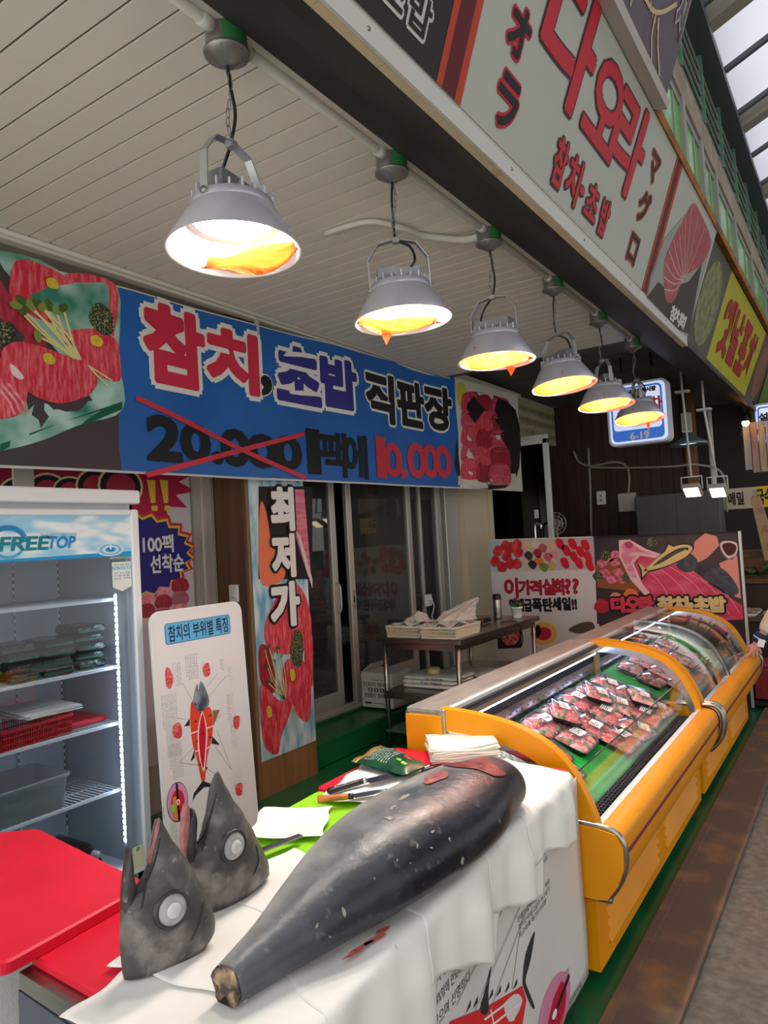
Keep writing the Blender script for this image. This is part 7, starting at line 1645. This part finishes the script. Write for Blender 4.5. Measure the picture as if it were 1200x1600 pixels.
c_ = at(1165, 661, y=9.6); o = thing('wall_lamp', 'small amber lamp glowing over the weathered planks', 'lamp', c_.to_tuple()); q = MB(); q.lathe([(.0, .03), (.03, .025), (.045, 0), (.03, -.03), (0, -.04)], glow('amber_bulb', (255, 190, 110), 12.0), 16, Matrix.Translation(c_)); part(q, 'bulb', o)
q = MB(); q.lathe([(.05, .02), (.03, .06), (.02, .12), (0, .12)], BLACK, 16, Matrix.Translation(c_)); q.tube([c_ + Vector((0, 0, .1)), c_ + Vector((0, 0, .45))], .008, BLACK, 6); part(q, 'holder', o)
c_ = [at(1172, 776, y=8.9), at(1186, 774, y=8.9), at(1218, 872, y=8.9), at(1195, 876, y=8.9)]; q = MB(); q.hexa([tuple(v) for v in c_[::-1]] + [tuple(v + Vector((0, .06, 0))) for v in c_[::-1]], mat('cardboard', (176, 142, 108), .8)); o = q.build('cardboard_strip'); tag(o, 'long cardboard strip leaning at the right edge over the vegetables', 'cardboard')
PC = Plane(c_[3], (c_[2] - c_[3]), (c_[0] - c_[3])); q = MB()
for k in range(4): write(q, PC, '국내산', (.04, .1 + .2 * k, .13, .18 + .2 * k), ink(130, 70, 70), .002, turn=1)
part(q, 'printed_text', o)
# counter with vegetables and trays
YC = 8.4; zc = at(1180, 905, y=YC).z; TIMB = mat('timber_counter', (120, 82, 52), .6, rgb2=(90, 60, 38), scale=3, stretch=(1, 8, 8))
o = thing('stall_counter', 'brown timber stall counter beyond the photo boards at the right', 'counter', (-.85, YC + .4, 0)); q = MB(); q.box((-1.25, YC, zc - .05), (-.4, YC + .9, zc), TIMB, .004); q.box((-1.25, YC + .85, zc), (-.4, YC + .9, zc + .28), TIMB, .004); part(q, 'counter_top', o)
q = MB(); q.box((-1.23, YC + .03, .05), (-.42, YC + .88, zc - .05), mat('dark_timber', (58, 42, 34), .7)); part(q, 'counter_body', o)
YF = 7.75; zf = at(1180, 965, y=YF).z; q = MB(); q.box((-1.2, YF, zf - .04), (-.35, YC - .02, zf), TIMB, .004); q.box((-1.18, YF + .03, 0), (-.37, YC - .05, zf - .04), mat('dark_timber', (58, 42, 34), .7)); tag(q.build('stall_bench'), 'low timber bench with trays in front of the stall counter', 'bench')
c_ = (-.93, YC + .3, zc); o = thing('leafy_greens', 'pile of dark leafy greens on the timber counter', 'vegetables', c_); o['kind'] = 'stuff'; q = MB(); r_ = random.Random(14)
for k in range(70):
    a = r_.uniform(0, 2 * PI); R0 = .2 * r_.random() ** .5; b0 = Vector((c_[0] + R0 * math.cos(a), c_[1] + R0 * math.sin(a), c_[2] + .02 + .12 * (1 - R0 / .2) * r_.random())); d1 = Vector((math.cos(a + r_.uniform(-1, 1)), math.sin(a + r_.uniform(-1, 1)), r_.uniform(.0, .6))) * .1; s_ = d1.cross(Vector((0, 0, 1))) * .45
    q.add([b0, b0 + d1 * .5 - s_, b0 + d1, b0 + d1 * .5 + s_], [(0, 1, 2, 3)], [LF, mat('dark_leaf', (40, 74, 44), .5)][k % 2], True)
lo = part(q, 'leaves', o); lo['kind'] = 'stuff'
for k, (px_, py_, lab) in enumerate(((1172, 950, 'nearest the photo board'), (1190, 948, 'right of the first'), (1176, 925, 'behind the first on the bench'))):
    c_ = at(px_, py_, z=zf); y = YF + .12 + (.24 if k == 2 else 0); x = -1.05 + .28 * (k % 2); o = thing('fish_tray', 'shiny wrapped tray on the stall bench, %s' % lab, 'tray', (x, y, zf), 'wrapped trays on the stall bench')
    q = MB(); q.loft([[(x + a, y + b, zf + z_) for a, b in rrect(-.12 * s_, -.09 * s_, .12 * s_, .09 * s_, .02, 3)] for s_, z_ in ((.8, 0), (1, .03), (.95, .03), (.78, .008))], WHITE); part(q, 'tray', o)
    q = MB(); q.grid([[(x - .11 + .22 * i / 8, y - .08 + .16 * j / 8, zf + .03 + .02 * abs(math.sin(i * 1.4 + j * .8 + k))) for j in range(9)] for i in range(9)], mat('amber_food', (176, 120, 70), .3, rgb2=(206, 190, 176), scale=30)); part(q, 'food', o)
# red crate on the pavement
o = thing('crate', 'dark red plastic crate on the ground beside the far case', 'crate', (-.72, 7.15, 0)); CR = mat('dark_red_crate', (140, 20, 44), .5); q = MB()
for a, b_ in (((-.92, 7.0, .06), (-.9, 7.35, .36)), ((-.54, 7.0, .06), (-.52, 7.35, .36)), ((-.92, 7.0, .06), (-.52, 7.02, .36)), ((-.92, 7.33, .06), (-.52, 7.35, .36)), ((-.92, 7.0, .06), (-.52, 7.35, .08))): q.box(a, b_, CR, .003)
for k in range(8): q.box((-.90 + .05 * k, 6.99, .1), (-.885 + .05 * k, 7.0, .32), CR)
part(q, 'crate_body', o); q = MB(); q.box((-.935, 6.985, .345), (-.505, 7.365, .37), CR, .006); part(q, 'rim', o)
q = MB(); q.box((-.94, 6.98, .02), (-.5, 7.37, .06), BLACK, .004); part(q, 'dolly', o)
q = MB(); q.tube([(-.99, 6.6, 0), (-.99, 6.6, .33)], .018, STEEL, 10); q.lathe([(.045, 0), (.045, .02), (0, .022)], BLACK, 14, Matrix.Translation((-.99, 6.6, 0))); tag(q.build('support_leg'), 'short steel support post behind the far case', 'post')

# ================================================================== passer-by touching the far case
H0 = at(1163, 1031, y=6.22)              # finger tip on the bumper
JK = mat('cream_jacket', (222, 212, 184), .75, rgb2=(206, 196, 168), scale=10, bump=.1, bscale=30); NV = mat('navy_knit', (32, 40, 76), .8); TRS = mat('navy_trousers', (30, 34, 52), .8)
BX = Vector((-.30, 6.42, 0)); o = thing('person', 'person in a cream jacket with navy cuffs reaching for the yellow case', 'person', BX.to_tuple())
wr = at(1184, 1003, y=6.26); el = wr + Vector((.17, .02, .27)); sh = Vector((-.42, 6.42, 1.22))
palm = at(1178, 1012, y=6.25)
body = [BX + Vector((0, 0, .80)), BX + Vector((0, 0, 1.0)), BX + Vector((-.02, 0, 1.22)), BX + Vector((-.05, 0, 1.34)), BX + Vector((-.1, -.01, 1.42)), BX + Vector((-.12, -.01, 1.52)), sh, el, wr, palm,
        BX + Vector((.0, -.09, .44)), BX + Vector((.02, -.09, .07)), BX + Vector((-.12, -.10, .04)), BX + Vector((.0, .09, .44)), BX + Vector((.02, .09, .07)), BX + Vector((-.12, .10, .04)), BX + Vector((.0, .16, 1.22)), BX + Vector((.02, .24, .98)), BX + Vector((-.06, .24, .76))]
be = [(0, 1), (1, 2), (2, 3), (3, 4), (4, 5), (2, 6), (6, 7), (7, 8), (8, 9), (0, 10), (10, 11), (11, 12), (0, 13), (13, 14), (14, 15), (2, 16), (16, 17), (17, 18)]
brad = [.12, .12, .13, .055, .075, .085, .06, .042, .028, .03, .075, .045, .04, .075, .045, .04, .06, .045, .03]
tips = [((1174, 1018), (1168, 1024), (1163, 1031)), ((1179, 1018), (1176, 1023), (1177, 1027)), ((1183, 1018), (1183, 1023), (1184, 1026)), ((1187, 1015), (1189, 1019), (1189, 1022)), ((1171, 1010), (1168, 1014), (1167, 1018))]
for i, ch3 in enumerate(tips):
    p_ = 9
    for j, c2 in enumerate(ch3): body.append(at(*c2, y=6.24 - .012 * (2 - i) * .5)); be.append((p_, len(body) - 1)); brad.append(.0115 - .0012 * j); p_ = len(body) - 1
skin_body('body', body, be, brad, SKN, 0, o, BX)
skin_body('jacket', [BX + Vector((0, 0, .84)), BX + Vector((0, 0, 1.02)), BX + Vector((-.02, 0, 1.22)), BX + Vector((-.04, 0, 1.33)), sh, el, wr + (el - wr) * .22, BX + Vector((.0, .17, 1.22)), BX + Vector((.02, .25, .98)), BX + Vector((-.04, .25, .8))], [(0, 1), (1, 2), (2, 3), (2, 4), (4, 5), (5, 6), (2, 7), (7, 8), (8, 9)], [.16, .16, .165, .08, .09, .072, .058, .09, .07, .055], JK, 0, o, BX)
cd = _n(el - wr); q = MB(); q.tube([wr - cd * .005, wr + cd * .02, wr + cd * .05, wr + cd * .075], [.040, .047, .052, .054], NV, 20); cf = part(q, 'cuff', o)
q = MB(); q.tube([wr + cd * .028, wr + cd * .036], [.0505, .0515], WHITE, 20); part(q, 'cuff_stripe', cf)
t0 = wr + Vector((.03, -.058, .0)); q = MB(); q.box((-.024, -.002, -.03), (.024, .002, .03), WHITE, .001, Matrix.Translation(t0) @ Matrix.Rotation(.3, 4, 'Y')); part(q, 'jacket_tag', cf)
skin_body('trousers', [BX + Vector((0, 0, .82)), BX + Vector((.0, -.09, .44)), BX + Vector((.02, -.09, .09)), BX + Vector((.0, .09, .44)), BX + Vector((.02, .09, .09))], [(0, 1), (1, 2), (0, 3), (3, 4)], [.15, .095, .075, .095, .075], TRS, 0, o, BX)
for s_ in (-1, 1):
    q = MB(); q.loft([[(BX.x + x * k - .04, BX.y + s_ * .09 + y * k, z_) for x, y in rrect(-.13, -.05, .13, .05, .045, 4)] for k, z_ in ((1, 0), (1.02, .02), (.98, .06), (.6, .1))], BLACK); part(q, 'shoe', o)
hc = BX + Vector((-.12, -.01, 1.5)); q = MB(); q.loft([[(hc.x + .02 + r * math.cos(a), hc.y + r * math.sin(a), hc.z + zz) for a in [2 * PI * k / 20 for k in range(20)]] for r, zz in ((.085, -.03), (.105, .02), (.105, .07), (.07, .11), (.01, .125))], HAIR); part(q, 'hair', o)
